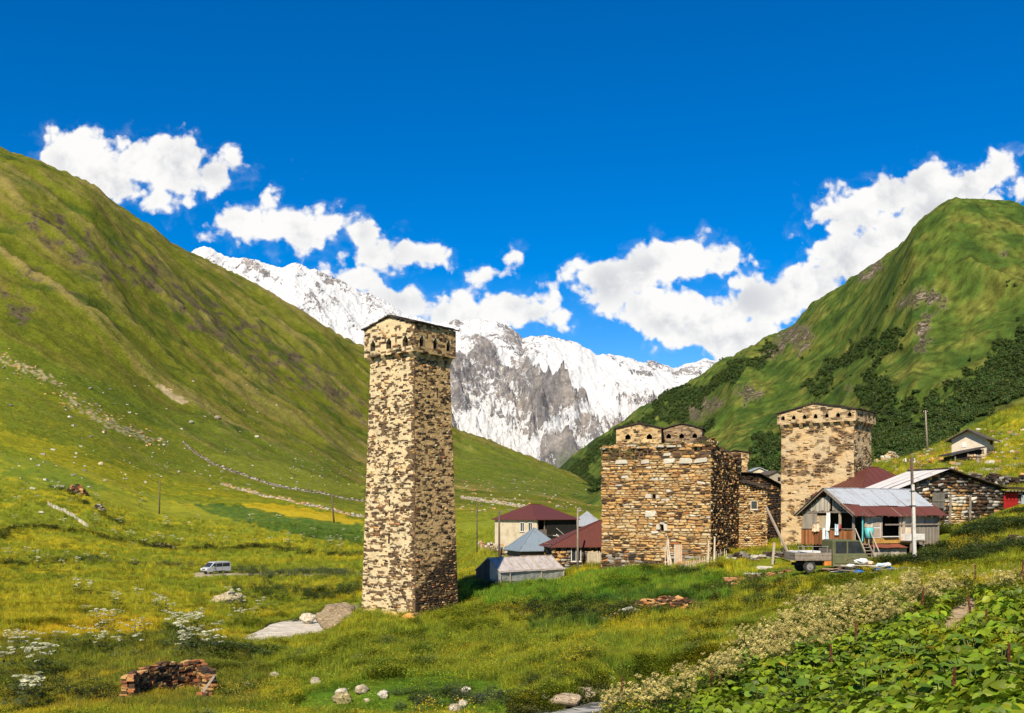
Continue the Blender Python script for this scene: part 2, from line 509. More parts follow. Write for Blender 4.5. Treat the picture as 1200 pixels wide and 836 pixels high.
class Height:
    def __init__(s, rows, table, sil, sil_from):
        s.lx = np.log(rows)
        s.px = np.array(sorted(table), float)
        T = np.array([table[int(p)] for p in s.px], float)
        # fine table over px (first along px with limited slopes), then along log distance
        s.fp = np.arange(s.px[0], s.px[-1] + 1, 10.0)
        TT = T.T.copy()
        mm = pchip_slopes(s.px, TT)
        i = np.clip(np.searchsorted(s.px, s.fp, side='right') - 1, 0, len(s.px) - 2)
        h = s.px[i + 1] - s.px[i]; t = (s.fp - s.px[i]) / h
        h00 = 2 * t**3 - 3 * t**2 + 1; h10 = t**3 - 2 * t**2 + t; h01 = -2 * t**3 + 3 * t**2; h11 = t**3 - t**2
        A = TT[:, i] * h00 + mm[:, i] * h10 * h + TT[:, i + 1] * h01 + mm[:, i + 1] * h11 * h
        A = A.T                                  # fp x rows
        s.fl = np.linspace(s.lx[0], s.lx[-1], 220)
        mm = pchip_slopes(s.lx, A)
        i = np.clip(np.searchsorted(s.lx, s.fl, side='right') - 1, 0, len(s.lx) - 2)
        h = s.lx[i + 1] - s.lx[i]; t = (s.fl - s.lx[i]) / h
        h00 = 2 * t**3 - 3 * t**2 + 1; h10 = t**3 - 2 * t**2 + t; h01 = -2 * t**3 + 3 * t**2; h11 = t**3 - t**2
        G = A[:, i] * h00 + mm[:, i] * h10 * h + A[:, i + 1] * h01 + mm[:, i + 1] * h11 * h
        # bring the crest to the skyline read from the photograph
        D = np.exp(s.fl)
        far = D > sil_from
        crest = G[:, far].min(axis=1)
        want = np.interp(s.fp, [a for a, b in sil], [b for a, b in sil])
        ok = (s.fp >= sil[0][0]) & (s.fp <= sil[-1][0])
        at = D[far][G[:, far].argmin(axis=1)]
        delta = np.where(ok, want - crest, 0)
        wgt = sst(np.log(D)[None, :], np.log(sil_from), np.log(np.maximum(at, sil_from * 1.3))[:, None])
        G = G + delta[:, None] * wgt
        s.G = G

    def py(s, px, D):
        a = np.clip((px - s.fp[0]) / 10.0, 0, len(s.fp) - 1.001); b = np.clip((np.log(D) - s.fl[0]) / (s.fl[1] - s.fl[0]), 0, len(s.fl) - 1.001)
        i = a.astype(int); j = b.astype(int); u = a - i; v = b - j
        G = s.G
        return (G[i, j] * (1 - u) + G[i + 1, j] * u) * (1 - v) + (G[i, j + 1] * (1 - u) + G[i + 1, j + 1] * u) * v

    def base(s, X, Y):
        Y = np.maximum(Y, 3.0)
        return -(s.py(600 + F * X / Y, Y) - 600) / F * Y


HL = Height(DR, TABLE, SIL_L, 700)

# the stream: world points (x, y, water level)
def _wp(px, D, z): return ((px - 600) / F * D, D, z)
RIVER = [_wp(225, 78, -12.8), _wp(270, 79, -12.1), _wp(302, 82, -11.7), _wp(325, 85.5, -11.45), _wp(348, 89.5, -11.3), _wp(363, 93.5, -11.25), _wp(371, 98, -11.25), _wp(402, 104, -11.3), _wp(470, 112, -11.1), _wp(545, 120, -10.6)]
BROOK = [_wp(800, 40, -7.3), _wp(730, 36, -7.25), _wp(680, 33.5, -7.15), _wp(640, 33, -7.2), _wp(600, 31, -7.4), _wp(540, 28, -7.8)]
BROOK = [_wp(760, 38, -7.35), _wp(700, 36, -7.45), _wp(660, 35.5, -7.55), _wp(628, 34.5, -7.65), _wp(590, 31, -7.9), _wp(540, 27, -8.2)]


def seg_dist(X, Y, line):
    best = np.full(np.shape(X), 1e9); zl = np.zeros(np.shape(X))
    for (x0, y0, z0), (x1, y1, z1) in zip(line[:-1], line[1:]):
        dx, dy = x1 - x0, y1 - y0
        t = np.clip(((X - x0) * dx + (Y - y0) * dy) / (dx * dx + dy * dy), 0, 1)
        d = np.hypot(X - x0 - t * dx, Y - y0 - t * dy)
        k = d < best
        best = np.where(k, d, best); zl = np.where(k, z0 + t * (z1 - z0), zl)
    return best, zl


# level pads and local forms: (x, y, radius, height, softness)
PADS = []
def pad(px, D, r, z, soft=4.0): PADS.append(((px - 600) / F * D, D, r, z, soft))
pad(487, 72.5, 3.2, -7.45, 3)
pad(253, 156, 3.5, -9.75, 6)


def rib_lines(X, Y):
    a = (X * 0.48 + Y * 0.875); b = (X * 0.875 - Y * 0.48)
    w = fbm(a / 200, b / 260, 2, 15) * 26
    l1 = 1 - np.abs(pn((a + w) / 95, b / 1500, 17)) * 9
    l2 = (1 - np.abs(pn((a + w) / 42 + 7, b / 900, 19)) * 7) * 0.7
    return np.clip(np.maximum(l1, l2), 0, 1) * sst(fbm(a / 120, b / 200, 3, 23), -0.25, 0.25)


def ground_z(X, Y):
    X = np.asarray(X, float); Y = np.asarray(Y, float)
    z = HL.base(X, Y)
    near = sst(Y, 8, 25)
    # hummocks and banks
    z = z + near * (0.55 * fbm(X / 9, Y / 9, 3, 3) + 0.18 * fbm(X / 2.2, Y / 2.2, 2, 5)) * (1 - 0.0)
    z = z + sst(Y, 90, 200) * 1.3 * fbm(X / 30, Y / 30, 3, 8) * (1 - sst(Y, 300, 700))
    # terraces of the fields on the left
    # gullies and spurs of the big left slope run down it to the right
    far = sst(Y, 380, 900)
    if np.any(far > 0):
        # fall line of the slope is (+0.86, -0.5); ribs lie across it
        a = (X * 0.50 + Y * 0.86); b = (X * 0.86 - Y * 0.50)
        wob = fbm(a / 260, b / 260, 2, 11) * 60
        r = ridged((a + wob) / 115, (b) / 620, 4, 21, 0.5)
        r2 = fbm(X / 42, Y / 42, 4, 31)
        z = z + far * sst(z, 0, 130) * ((r - 0.55) * 8.5 + r2 * 3.8) + far * r2 * 1.5
        z = z + far * sst(z, 20, 160) * 4.0 * rib_lines(X, Y)
        z = z + sst(Y, 600, 1200) * 3 * fbm(X / 14, Y / 14, 2, 35)
    for (x, y, r, h, s) in PADS:
        d = np.hypot(X - x, Y - y)
        k = 1 - sst(d, r, r + s)
        z = z * (1 - k) + h * k
    for line, w, dep, slope in ((RIVER, 3.2, 0.5, 1.2), (BROOK, 0.75, 0.35, 0.35)):
        d, zl = seg_dist(X, Y, line)
        floor = zl - dep + np.maximum(d - w, 0) * slope
        k = 1 - sst(d, w + 0.8, w + 4.2 if w > 1 else w + 3.5)
        z = np.where(d < w + 10, z * (1 - k) + np.minimum(z, floor) * k, z)
    return z


def gz(x, y): return float(ground_z(np.array([x]), np.array([y]))[0])


def on_ground(px, D, dz=0.0):
    x = (px - 600) / F * D
    return Vector((x, D, gz(x, D) + dz))


def find_D(px, py, lo=8, hi=3000, n=900):
    """first distance at which the ground shows at this photo pixel"""
    D = np.exp(np.linspace(math.log(lo), math.log(hi), n))
    X = (px - 600) / F * D
    z = ground_z(X, D)
    p = 600 - z / D * F
    k = np.nonzero(p <= py)[0]
    return float(D[k[0]]) if len(k) else hi


# ---------------------------------------------------------------- what grows where (colour of the ground and its grass)
def inpoly(px, py, poly):
    c = np.zeros(np.shape(px), bool)
    n = len(poly)
    for i in range(n):
        x0, y0 = poly[i]; x1, y1 = poly[(i + 1) % n]
        if y0 == y1: continue
        k = ((y0 > py) != (y1 > py)) & (px < (x1 - x0) * (py - y0) / (y1 - y0) + x0)
        c ^= k
    return c


FIELDS = [
    ([(200, 745), (300, 770), (480, 735), (900, 712), (900, 840), (200, 840)], (0.105, 0.145, 0.011), 0.55),
    # polygons of field and meadow as read from the photograph, their plant colour, how strong
    ([(0, 505), (60, 520), (130, 545), (200, 562), (160, 575), (90, 560), (0, 540)], (0.215, 0.205, 0.012), 0.75),
    ([(0, 520), (70, 545), (130, 575), (60, 572), (0, 555)], (0.07, 0.125, 0.012), 0.6),
    ([(110, 575), (200, 590), (300, 600), (420, 612), (425, 625), (340, 628), (230, 612), (120, 595)], (0.20, 0.21, 0.015), 0.8),
    ([(285, 590), (330, 591), (420, 608), (425, 614), (350, 609), (300, 600)], (0.42, 0.30, 0.010), 0.95),
    ([(225, 590), (285, 592), (345, 606), (425, 616), (425, 638), (370, 632), (300, 616), (240, 600)], (0.030, 0.085, 0.012), 0.95),
    ([(237, 530), (300, 537), (370, 556), (425, 570), (425, 580), (370, 577), (290, 556), (240, 538)], (0.22, 0.23, 0.025), 0.9),
    ([(0, 684), (100, 680), (180, 684), (235, 700), (205, 728), (100, 733), (0, 745)], (0.26, 0.24, 0.012), 0.8),
    ([(60, 734), (120, 726), (190, 730), (190, 740), (100, 748), (50, 752), (0, 752), (0, 745)], (0.36, 0.27, 0.012), 0.8),
    ([(0, 752), (120, 748), (230, 735), (320, 790), (300, 836), (0, 836)], (0.075, 0.085, 0.014), 0.6),
    ([(540, 600), (600, 600), (580, 640), (545, 650)], (0.16, 0.19, 0.015), 0.8),
    ([(540, 650), (565, 640), (600, 655), (560, 668), (540, 668)], (0.19, 0.20, 0.015), 0.7),
    ([(545, 688), (660, 682), (700, 668), (850, 670), (860, 700), (780, 712), (700, 708), (600, 712), (545, 706)], (0.060, 0.150, 0.010), 0.9),
    ([(620, 706), (790, 690), (830, 706), (740, 730), (620, 740)], (0.030, 0.075, 0.010), 0.8),
    ([(360, 812), (430, 796), (520, 792), (590, 800), (600, 836), (330, 836)], (0.085, 0.165, 0.010), 0.95),
    ([(700, 745), (800, 740), (820, 770), (740, 790), (690, 780)], (0.10, 0.15, 0.012), 0.7),
    ([(880, 668), (1000, 660), (1000, 690), (940, 684), (880, 686)], (0.11, 0.17, 0.015), 0.8),
    ([(0, 440), (120, 500), (260, 520), (400, 560), (430, 575), (430, 600), (200, 560), (0, 500)], (0.090, 0.120, 0.012), 0.6),
    ([(0, 395), (80, 430), (200, 480), (330, 520), (400, 545), (380, 556), (200, 505), (80, 470), (0, 445)], (0.085, 0.125, 0.012), 0.55),
    ([(535, 510), (600, 530), (703, 572), (703, 585), (600, 580), (535, 560)], (0.080, 0.115, 0.015), 0.7),
]
BARE = [  # earth: polygon, colour
    ([(228, 671), (290, 671.5), (360, 672), (424, 671.5), (424, 674), (350, 674.6), (280, 674.5), (228, 676)], (0.34, 0.29, 0.19), 1.0, 1.3),
    ([(1098, 742), (1108, 716), (1128, 704), (1152, 697), (1153, 706), (1138, 722), (1124, 738), (1112, 752)], (0.44, 0.33, 0.20), 1.0, 1.0),
    ([(180, 448), (190, 450), (205, 462), (222, 472), (214, 474), (196, 466)], (0.34, 0.27, 0.15), 0.9, 1.5),
    ([(0, 416), (22, 422), (60, 440), (72, 452), (50, 446), (20, 432), (0, 426)], (0.33, 0.27, 0.14), 0.8, 4.0),
    ([(70, 455), (100, 478), (150, 500), (190, 516), (180, 520), (130, 503), (84, 476)], (0.30, 0.26, 0.15), 0.6, 5.0),
]
ROCKY = [  # brown rock and heather on the left slope: polygon
    [(25, 235), (50, 245), (110, 275), (150, 320), (120, 330), (60, 290), (30, 265)],
    [(110, 280), (175, 300), (240, 345), (300, 380), (350, 420), (330, 425), (260, 380), (180, 345), (120, 318)],
    [(190, 340), (260, 385), (320, 425), (330, 455), (290, 430), (220, 380)],
    [(0, 335), (25, 350), (40, 375), (10, 370), (0, 360)],
    [(310, 400), (350, 410), (425, 470), (428, 500), (370, 460), (320, 430)],
    [(20, 310), (60, 325), (100, 345), (90, 350), (40, 330)],
]


def field_color(X, Y, z=None):
    X = np.asarray(X, float); Y = np.asarray(Y, float)
    if z is None: z = ground_z(X, Y)
    px = 600 + F * X / Y; py = 600 - F * z / Y
    n1 = fbm(X / 7, Y / 7, 4, 40); n2 = fbm(X / 1.6, Y / 1.6, 3, 44); n3 = fbm(X / 30, Y / 30, 3, 48)
    col = np.empty(np.shape(X) + (3,))
    base = np.array([0.165, 0.190, 0.011]); yel = np.array([0.310, 0.270, 0.011]); dk = np.array([0.058, 0.088, 0.010])
    t = sst(n1 + 0.6 * n3, -0.15, 0.45)[..., None]; t2 = sst(n2 + n1 * 0.5, 0.05, 0.6)[..., None]
    col = base * (1 - t) + yel * t
    col = col * (1 - t2 * 0.75) + dk * t2 * 0.75
    # far slope: long streaks down the fall line
    far = sst(Y, 300, 800)
    a = (X * 0.50 + Y * 0.86); b = (X * 0.86 - Y * 0.50)
    st = fbm(a / 22 + fbm(X / 90, Y / 90, 2, 52), b / 300, 4, 50)
    st2 = fbm(X / 60, Y / 60, 5, 56)
    g1 = np.array([0.104, 0.118, 0.010]); g2 = np.array([0.130, 0.112, 0.022]); g3 = np.array([0.048, 0.072, 0.009])
    fc = g1 + (g2 - g1) * sst(st, 0.0, 0.45)[..., None]
    fc = fc + (g3 - fc) * sst(st2, 0.05, 0.5)[..., None]
    # ribs carry dry pale grass
    wob = fbm(a / 260, b / 260, 2, 11) * 60
    r = ridged((a + wob) / 115, (b) / 620, 4, 21, 0.5)
    fc = fc + (np.array([0.21, 0.17, 0.055]) - fc) * (sst(r, 1.25, 1.6) * 0.75)[..., None]
    fc = fc + (np.array([0.19, 0.145, 0.055]) - fc) * (rib_lines(X, Y) * 0.7)[..., None]
    col = col * (1 - far[..., None]) + fc * far[..., None]
    jx = px + 5 * fbm(px / 14, py / 7, 3, 60) * 1.6; jy = py + 4.0 * fbm(px / 14, py / 7, 3, 64)
    for poly, c, k in FIELDS:
        w = inpoly(jx, jy, poly) * k
        w = w * (0.80 + 0.5 * n2)
        col = col + (np.array(c) - col) * np.clip(w, 0, 1)[..., None]
    rk = np.zeros(np.shape(X))
    for poly in ROCKY:
        w = inpoly(px + 14 * fbm(px / 22, py / 22, 3, 70), py + 14 * fbm(px / 22, py / 22, 3, 72), poly)
        rk = np.maximum(rk, w)
    rk = rk * far * sst(fbm(X / 24, Y / 24, 5, 74, 0.6), -0.08, 0.20)
    col = col + (np.array([0.088, 0.070, 0.040]) - col) * (rk * 0.92)[..., None]
    bare = np.zeros(np.shape(X))
    for poly, c, k, jit in BARE:
        w = inpoly(px + jit * 2 * fbm(px / 6, py / 4, 3, 76), py + jit * fbm(px / 6, py / 4, 3, 78), poly)
        if jit > 3: w = w * (fbm(px / 3, py / 2, 2, 79) > 0.0)
        col = np.where(w[..., None], np.array(c) * (1 + 0.25 * n2[..., None]), col)
        bare = np.maximum(bare, w)
    # stream banks and bed
    for line, wd in ((RIVER, 3.4), (BROOK, 1.3)):
        d, _ = seg_dist(X, Y, line)
        w = (1 - sst(d + n2 * 1.2, wd, wd + 0.9))
        col = col + (np.array([0.13, 0.115, 0.09]) - col) * w[..., None]
        bare = np.maximum(bare, w)
    col = np.clip(col, 0.008, 1)
    return col, bare, rk


def m_ground():
    def b(t, p):
        a = t.n('ShaderNodeAttribute', attribute_name='col')
        co = geo_co(t)
        n1 = t.noise(co, 1.8, 6, 0.65); n2 = t.noise(co, 0.16, 4, 0.6)
        f = t.m('ADD', t.m('MULTIPLY', n1, 1.7), t.m('ADD', t.m('MULTIPLY', n2, 0.7), -0.18))
        sc = t.v('SCALE', a.outputs['Color'])
        t.link(f, sc.node.inputs['Scale'])
        h = t.m('ADD', t.noise(co, 2.5, 7, 0.7), t.m('MULTIPLY', t.noise(co, 0.35, 4, 0.6), 2.0))
        return sc, (h, 0.35)
    return mat('meadow_ground', b, rough=0.95, spec=0.1)


def m_slope(name, s1=0.05, s2=0.4, dist=2.5, rock=(0.30, 0.25, 0.19)):
    def b(t, p):
        a = t.n('ShaderNodeAttribute', attribute_name='col')
        rk = t.n('ShaderNodeAttribute', attribute_name='rock').outputs['Fac']
        co = geo_co(t)
        n1 = t.noise(co, s1, 8, 0.62); n2 = t.noise(co, s2, 5, 0.6)
        n3 = t.noise(co, s1 * 3.2, 6, 0.7)
        f = t.m('ADD', t.m('MULTIPLY', n1, 0.9), t.m('ADD', t.m('MULTIPLY', n2, 1.0), t.m('SUBTRACT', t.m('MULTIPLY', n3, 1.0), 0.37)))
        f = t.m('MULTIPLY', f, t.m('SUBTRACT', 1.0, t.m('MULTIPLY', t.ss(n3, 0.57, 0.66), 0.35)))
        sc = t.v('SCALE', a.outputs['Color'])
        t.link(f, sc.node.inputs['Scale'])
        r = t.ss(t.m('MULTIPLY', rk, t.noise(co, s1 * 1.4, 10, 0.76)), 0.50, 0.62)
        c = t.mix(r, sc, t.mix(t.ss(t.noise(co, s2, 6, 0.7), 0.42, 0.58), rock, tuple(x * 0.4 for x in rock)))
        h = t.m('ADD', t.noise(co, s2 * 0.5, 8, 0.7), t.m('MULTIPLY', r, 1.0))
        return c, (h, dist)
    return mat(name, b, rough=0.95, spec=0.05)


M['ground'] = m_ground()
M['slope'] = m_slope('grass_slope', 0.05, 0.4, 3.0, (0.16, 0.125, 0.085))


def fan(name, p0, p1, ncol, Ds, zf):
    px = np.linspace(p0, p1, ncol)
    PX, DD = np.meshgrid(px, Ds)
    X = (PX - 600) / F * DD; Y = DD
    Z = zf(X, Y)
    V = np.stack([X, Y, Z], -1).reshape(-1, 3)
    nr = len(Ds)
    i = np.arange(ncol * nr).reshape(nr, ncol)
    Fc = np.stack([i[:-1, :-1], i[:-1, 1:], i[1:, 1:], i[1:, :-1]], -1).reshape(-1, 4)
    return X, Y, Z, V, Fc


def build_terrain():
    # meadow from the camera's feet to the first slopes
    Ds = np.concatenate([np.exp(np.linspace(math.log(3), math.log(16), 50))[:-1], np.exp(np.linspace(math.log(16), math.log(400), 470))])
    X, Y, Z, V, Fc = fan('ground', -700, 2090, 860, Ds, ground_z)
    col, bare, rk = field_color(X, Y, Z)
    o = mesh_np('ground', V, Fc, M['ground'], col=col.reshape(-1, 3), smooth=True)
    tag(o, kind='structure')
    # the great left slope
    Ds = np.exp(np.linspace(math.log(400), math.log(3600), 400))
    X, Y, Z, V, Fc = fan('left_hillside', -800, 900, 640, Ds, ground_z)
    col, bare, rk = field_color(X, Y, Z)
    o = mesh_np('hillside', V, Fc, M['slope'], col=col.reshape(-1, 3), smooth=True, attrs={'rock': rk.ravel()})
    tag(o, kind='structure')
    # a wide skirt of land behind the camera and to the sides
    r = [3.2, 20, 60, 200, 800]
    V = []; Fc = []
    an = np.linspace(radians(-40), radians(220), 40)
    ang = -an
    for rr in r:
        for a in np.linspace(0, 2 * pi, 48, endpoint=False):
            V.append((rr * cos(a), rr * sin(a), -2.2 - min(rr, 60) * 0.11 - (2 if rr > 30 else 0) - (8 if sin(a) > 0 else 0) - (40 if rr > 100 and sin(a) > 0 else 0)))
    n = 48
    for i in range(len(r) - 1):
        for k in range(n):
            Fc.append((i * n + k, i * n + (k + 1) % n, (i + 1) * n + (k + 1) % n, (i + 1) * n + k))
    Fc.append(tuple(range(n)))
    o = mesh_np('terrain', np.array(V), Fc, M['ground'], col=np.tile([[0.08, 0.11, 0.014]], (len(V), 1)))
    tag(o, kind='structure')


build_terrain()

# ---------------------------------------------------------------- right mountain
DR_R = np.array([300, 420, 600, 900, 1300, 1800, 2400, 3200, 4200.])
TABLE_R = {
    540: [640, 640, 640, 635, 632, 628, 622, 618, 614], 600: [635, 632, 630, 626, 622, 618, 612, 608, 604],
    640: [625, 622, 618, 612, 606, 600, 590, 575, 560], 700: [612, 610, 606, 600, 590, 575, 555, 530, 515],
    800: [606, 602, 596, 582, 562, 528, 488, 455, 470], 905: [600, 592, 582, 562, 522, 462, 402, 430, 480],
    1000: [592, 582, 570, 540, 482, 392, 325, 350, 420], 1060: [591, 580, 563, 520, 440, 312, 306, 366, 432], 1135: [590, 578, 555, 495, 392, 237, 300, 380, 450],
    1200: [588, 575, 545, 478, 370, 246, 290, 360, 430], 1350: [585, 565, 525, 440, 320, 220, 260, 330, 400], 1700: [560, 530, 480, 380, 260, 150, 200, 280, 350], 2100: [540, 500, 450, 350, 230, 120, 200, 280, 350]}
SIL_R = [(640, 561), (655, 548), (700, 515), (750, 482), (800, 455), (850, 424), (880, 410), (905, 400), (930, 382), (960, 352), (1000, 322), (1040, 295), (1080, 266),
         (1108, 244), (1135, 235), (1160, 237), (1200, 244), (1350, 225), (1700, 150)]
HR = Height(DR_R, TABLE_R, SIL_R, 900)


def mountain_z(X, Y):
    z = HR.base(X, Y) - 14 * (1 - sst(Y, 420, 800))
    k = sst(Y, 500, 1000)
    # spurs run down to the lower left
    a = X * 0.80 + Y * 0.60; b = -X * 0.60 + Y * 0.80
    wob = fbm(X / 300, Y / 300, 2, 81) * 80
    r = ridged((X * 0.9 - Y * 0.25 + wob) / 230, (Y + 0.2 * X) / 900, 4, 85)
    z = z + k * ((r - 0.6) * 17 + fbm(X / 70, Y / 70, 4, 88) * 7 + fbm(X / 18, Y / 18, 2, 90) * 3.0)
    return z


FOREST = [
    [(1205, 380), (1165, 415), (1120, 450), (1085, 485), (1050, 520), (985, 560), (985, 590), (1060, 570), (1100, 530), (1130, 498), (1170, 478), (1205, 462)],
    [(1000, 452), (1030, 435), (1050, 462), (1060, 500), (1045, 530), (1020, 530), (1015, 490)],
    [(938, 460), (970, 420), (1000, 400), (1030, 395), (1025, 410), (995, 430), (970, 455)],
    [(1030, 400), (1045, 385), (1060, 380), (1050, 400), (1035, 415), (1024, 440), (1015, 440)],
    [(640, 575), (660, 545), (720, 505), (790, 462), (830, 440), (870, 425), (900, 415), (895, 428), (850, 450), (820, 475), (790, 485), (770, 500), (730, 520), (700, 540), (690, 570), (760, 540), (830, 500), (845, 500), (800, 540), (740, 575)],
    [(870, 545), (900, 510), (920, 495), (915, 530), (905, 560), (880, 570)],
    [(1035, 455), (1068, 462), (1068, 480), (1040, 478)],
    [(760, 470), (800, 455), (850, 430), (905, 405), (905, 415), (850, 448), (800, 470)],
]
SCREE = [[(1075, 400), (1070, 385), (1080, 370), (1098, 365), (1092, 375), (1088, 388), (1094, 400), (1084, 412), (1072, 418)],
         [(1050, 355), (1070, 342), (1095, 340), (1114, 352), (1108, 360), (1080, 358), (1062, 362)],
         [(892, 415), (905, 398), (925, 385), (945, 378), (935, 398), (915, 412), (905, 424)],
         [(1002, 330), (1020, 310), (1040, 300), (1030, 318), (1012, 334)],
         [(800, 478), (830, 465), (850, 468), (835, 485), (808, 492)], [(860, 460), (880, 448), (892, 462), (876, 475)],
         [(1165, 296), (1185, 290), (1188, 295), (1170, 301)], [(925, 395), (950, 380), (955, 400), (935, 420)],
         [(990, 455), (996, 448), (998, 460), (990, 470)]]


def mountain_color(X, Y, Z):
    px = 600 + F * X / Y; py = 600 - F * Z / Y
    n = fbm(X / 60, Y / 60, 5, 92); n2 = fbm(X / 15, Y / 15, 3, 94)
    st = fbm((X * 0.9 - Y * 0.25) / 40, (Y + 0.2 * X) / 300, 4, 96)
    g1 = np.array([0.074, 0.112, 0.018]); g2 = np.array([0.118, 0.128, 0.025]); g3 = np.array([0.034, 0.064, 0.012])
    col = g1 + (g2 - g1) * sst(n + st * 0.5, -0.1, 0.5)[..., None]
    col = col + (g3 - col) * sst(-n + n2 * 0.5 - 0.2 * st, 0.05, 0.55)[..., None]
    fo = np.zeros(np.shape(X)); ro = np.zeros(np.shape(X))
    jx = px + 22 * fbm(px / 26, py / 26, 4, 98); jy = py + 22 * fbm(px / 26, py / 26, 4, 99)
    for poly in FOREST: fo = np.maximum(fo, inpoly(jx, jy, poly))
    jx = px + 10 * fbm(px / 9, py / 9, 4, 98); jy = py + 10 * fbm(px / 9, py / 9, 4, 99)
    for poly in SCREE: ro = np.maximum(ro, inpoly(jx, jy, poly))
    col = col + (np.array([0.024, 0.045, 0.012]) - col) * (fo * 0.8)[..., None]
    col = col * (0.85 + 0.9 * np.clip(n2, -0.5, 0.5))[..., None]
    col = col + (np.array([0.14, 0.13, 0.06]) - col) * (ro * 0.6)[..., None]
    rk = sst(fbm(X / 110, Y / 110, 4, 93), 0.22, 0.45)
    return np.clip(col, 0.01, 1), fo, np.maximum(rk * 0.8, ro * 1.14)


M['slope_right'] = m_slope('mountain_grass', 0.035, 0.3, 4.0, (0.26, 0.215, 0.15))


def build_right():
    Ds = np.concatenate([np.exp(np.linspace(math.log(300), math.log(4000), 430)), [4600, 5200]])
    X, Y, Z, V, Fc = fan('mountain', 545, 1900, 640, Ds, mountain_z)
    col, fo, rk = mountain_color(X, Y, Z)
    o = mesh_np('mountain', V, Fc, M['slope_right'], col=col.reshape(-1, 3), smooth=True, attrs={'rock': rk.ravel()})
    tag(o, kind='structure')


build_right()

# ---------------------------------------------------------------- snow mountain at the head of the valley
SNOW_SIL = [(-200, 250), (100, 262), (180, 300), (212, 306), (230, 291), (240, 287), (250, 291), (262, 300), (290, 305), (330, 312), (345, 307), (365, 316), (400, 330), (425, 345), (450, 352), (475, 367), (500, 373), (520, 379), (545, 375), (560, 372),
            (580, 376), (600, 385), (612, 397), (625, 395), (640, 393), (660, 399), (680, 402), (700, 415), (718, 416), (735, 418), (750, 424), (765, 424), (790, 431), (812, 424), (830, 420), (845, 424), (900, 440), (1000, 445), (1150, 460), (1300, 470)]


def snow_z(X, Y, parts=False):
    px = 600 + F * X / Y
    sil = np.interp(px, [a for a, b in SNOW_SIL], [b for a, b in SNOW_SIL])
    H = (600 - sil) / F * 8000                      # crest height at 8000 m
    t = np.clip((Y - 5000) / 3000, 0, 1.4)
    base = 30 + np.maximum(0, (px - 640) * 0.15)
    prof = np.where(t <= 1, t ** 1.25, 1 - (t - 1) * 1.2)
    z = base + (H - base) * prof
    amp = sst(t, 0.02, 0.35) * (1 - 0.93 * sst(t, 0.5, 0.97))
    wx = fbm(X / 900, Y / 900, 3, 101) * 420
    r = ridged((X + wx) / 780, (Y + wx) / 2100, 6, 105, 0.60)
    r2 = ridged((X + 0.55 * Y) / 430, (Y - 0.4 * X) / 900, 5, 109, 0.60)
    r3 = fbm(X / 120, Y / 120, 5, 113, 0.62)
    z = z + amp * ((r - 0.8) * 210 + (r2 - 0.7) * 120 + r3 * 75)
    z = z + 14 * sst(t, 0.6, 1.0) * fbm(X / 70, Y / 400, 4, 117, 0.6)
    if parts: return z, r, r2, r3
    return z


def m_snow():
    def b(t, p):
        co = geo_co(t)
        nz = t.n('ShaderNodeSeparateXYZ', {0: t.n('ShaderNodeNewGeometry').outputs['Normal']}).outputs[2]
        z = t.n('ShaderNodeSeparateXYZ', {0: co}).outputs[2]
        px = t.n('ShaderNodeAttribute', attribute_name='snow').outputs['Fac']
        n1 = t.noise(co, 0.0042, 10, 0.70); n2 = t.noise(t.v('MULTIPLY', co, (1, 0.5, 0.8)), 0.030, 10, 0.72)
        n3 = t.noise(t.v('MULTIPLY', co, (1, 0.6, 0.7)), 0.011, 9, 0.72)
        f = t.m('MULTIPLY', t.m('SUBTRACT', nz, 0.72), 0.8)
        for q, k in ((n1, 1.5), (n2, 0.9), (n3, 1.5)): f = t.m('ADD', f, t.m('MULTIPLY', t.m('SUBTRACT', q, 0.5), k))
        def vein(vec, sc, w):
            q = t.noise(vec, sc, 4, 0.55, 0.7)
            return t.ss(t.m('ABSOLUTE', t.m('SUBTRACT', q, 0.5)), w, 0.0)
        f = t.m('ADD', f, t.m('MULTIPLY', t.m('MAXIMUM', vein(t.v('MULTIPLY', co, (1, 0.5, 0.45)), 0.0075, 0.022), vein(t.v('MULTIPLY', co, (1, 0.5, 0.6)), 0.015, 0.03)), 0.75))
        f = t.m('SUBTRACT', f, t.m('MULTIPLY', vein(t.v('ADD', t.v('MULTIPLY', co, (1, 0.5, 0.5)), (900, 0, 300)), 0.009, 0.03), 0.55))
        f = t.m('ADD', f, px)
        s = t.ss(f, -0.04, 0.06)
        rc = t.mix(t.ss(t.noise(co, 0.006, 8, 0.7), 0.40, 0.62), (0.21, 0.205, 0.215), (0.37, 0.335, 0.31))
        rc = t.mix(t.ss(n2, 0.35, 0.6), t.mix(1.0, rc, (0.6, 0.58, 0.58), 'MULTIPLY'), rc)
        low = t.n('ShaderNodeAttribute', attribute_name='green').outputs['Fac']
        rc = t.mix(low, rc, (0.10, 0.13, 0.085))
        c = t.mix(s, rc, (0.66, 0.67, 0.69))
        return c, (t.m('ADD', t.noise(co, 0.012, 10, 0.72), t.m('MULTIPLY', s, 0.1)), 60.0)
    return mat('snow_and_rock', b, rough=0.8, spec=0.2)


M['snow'] = m_snow()


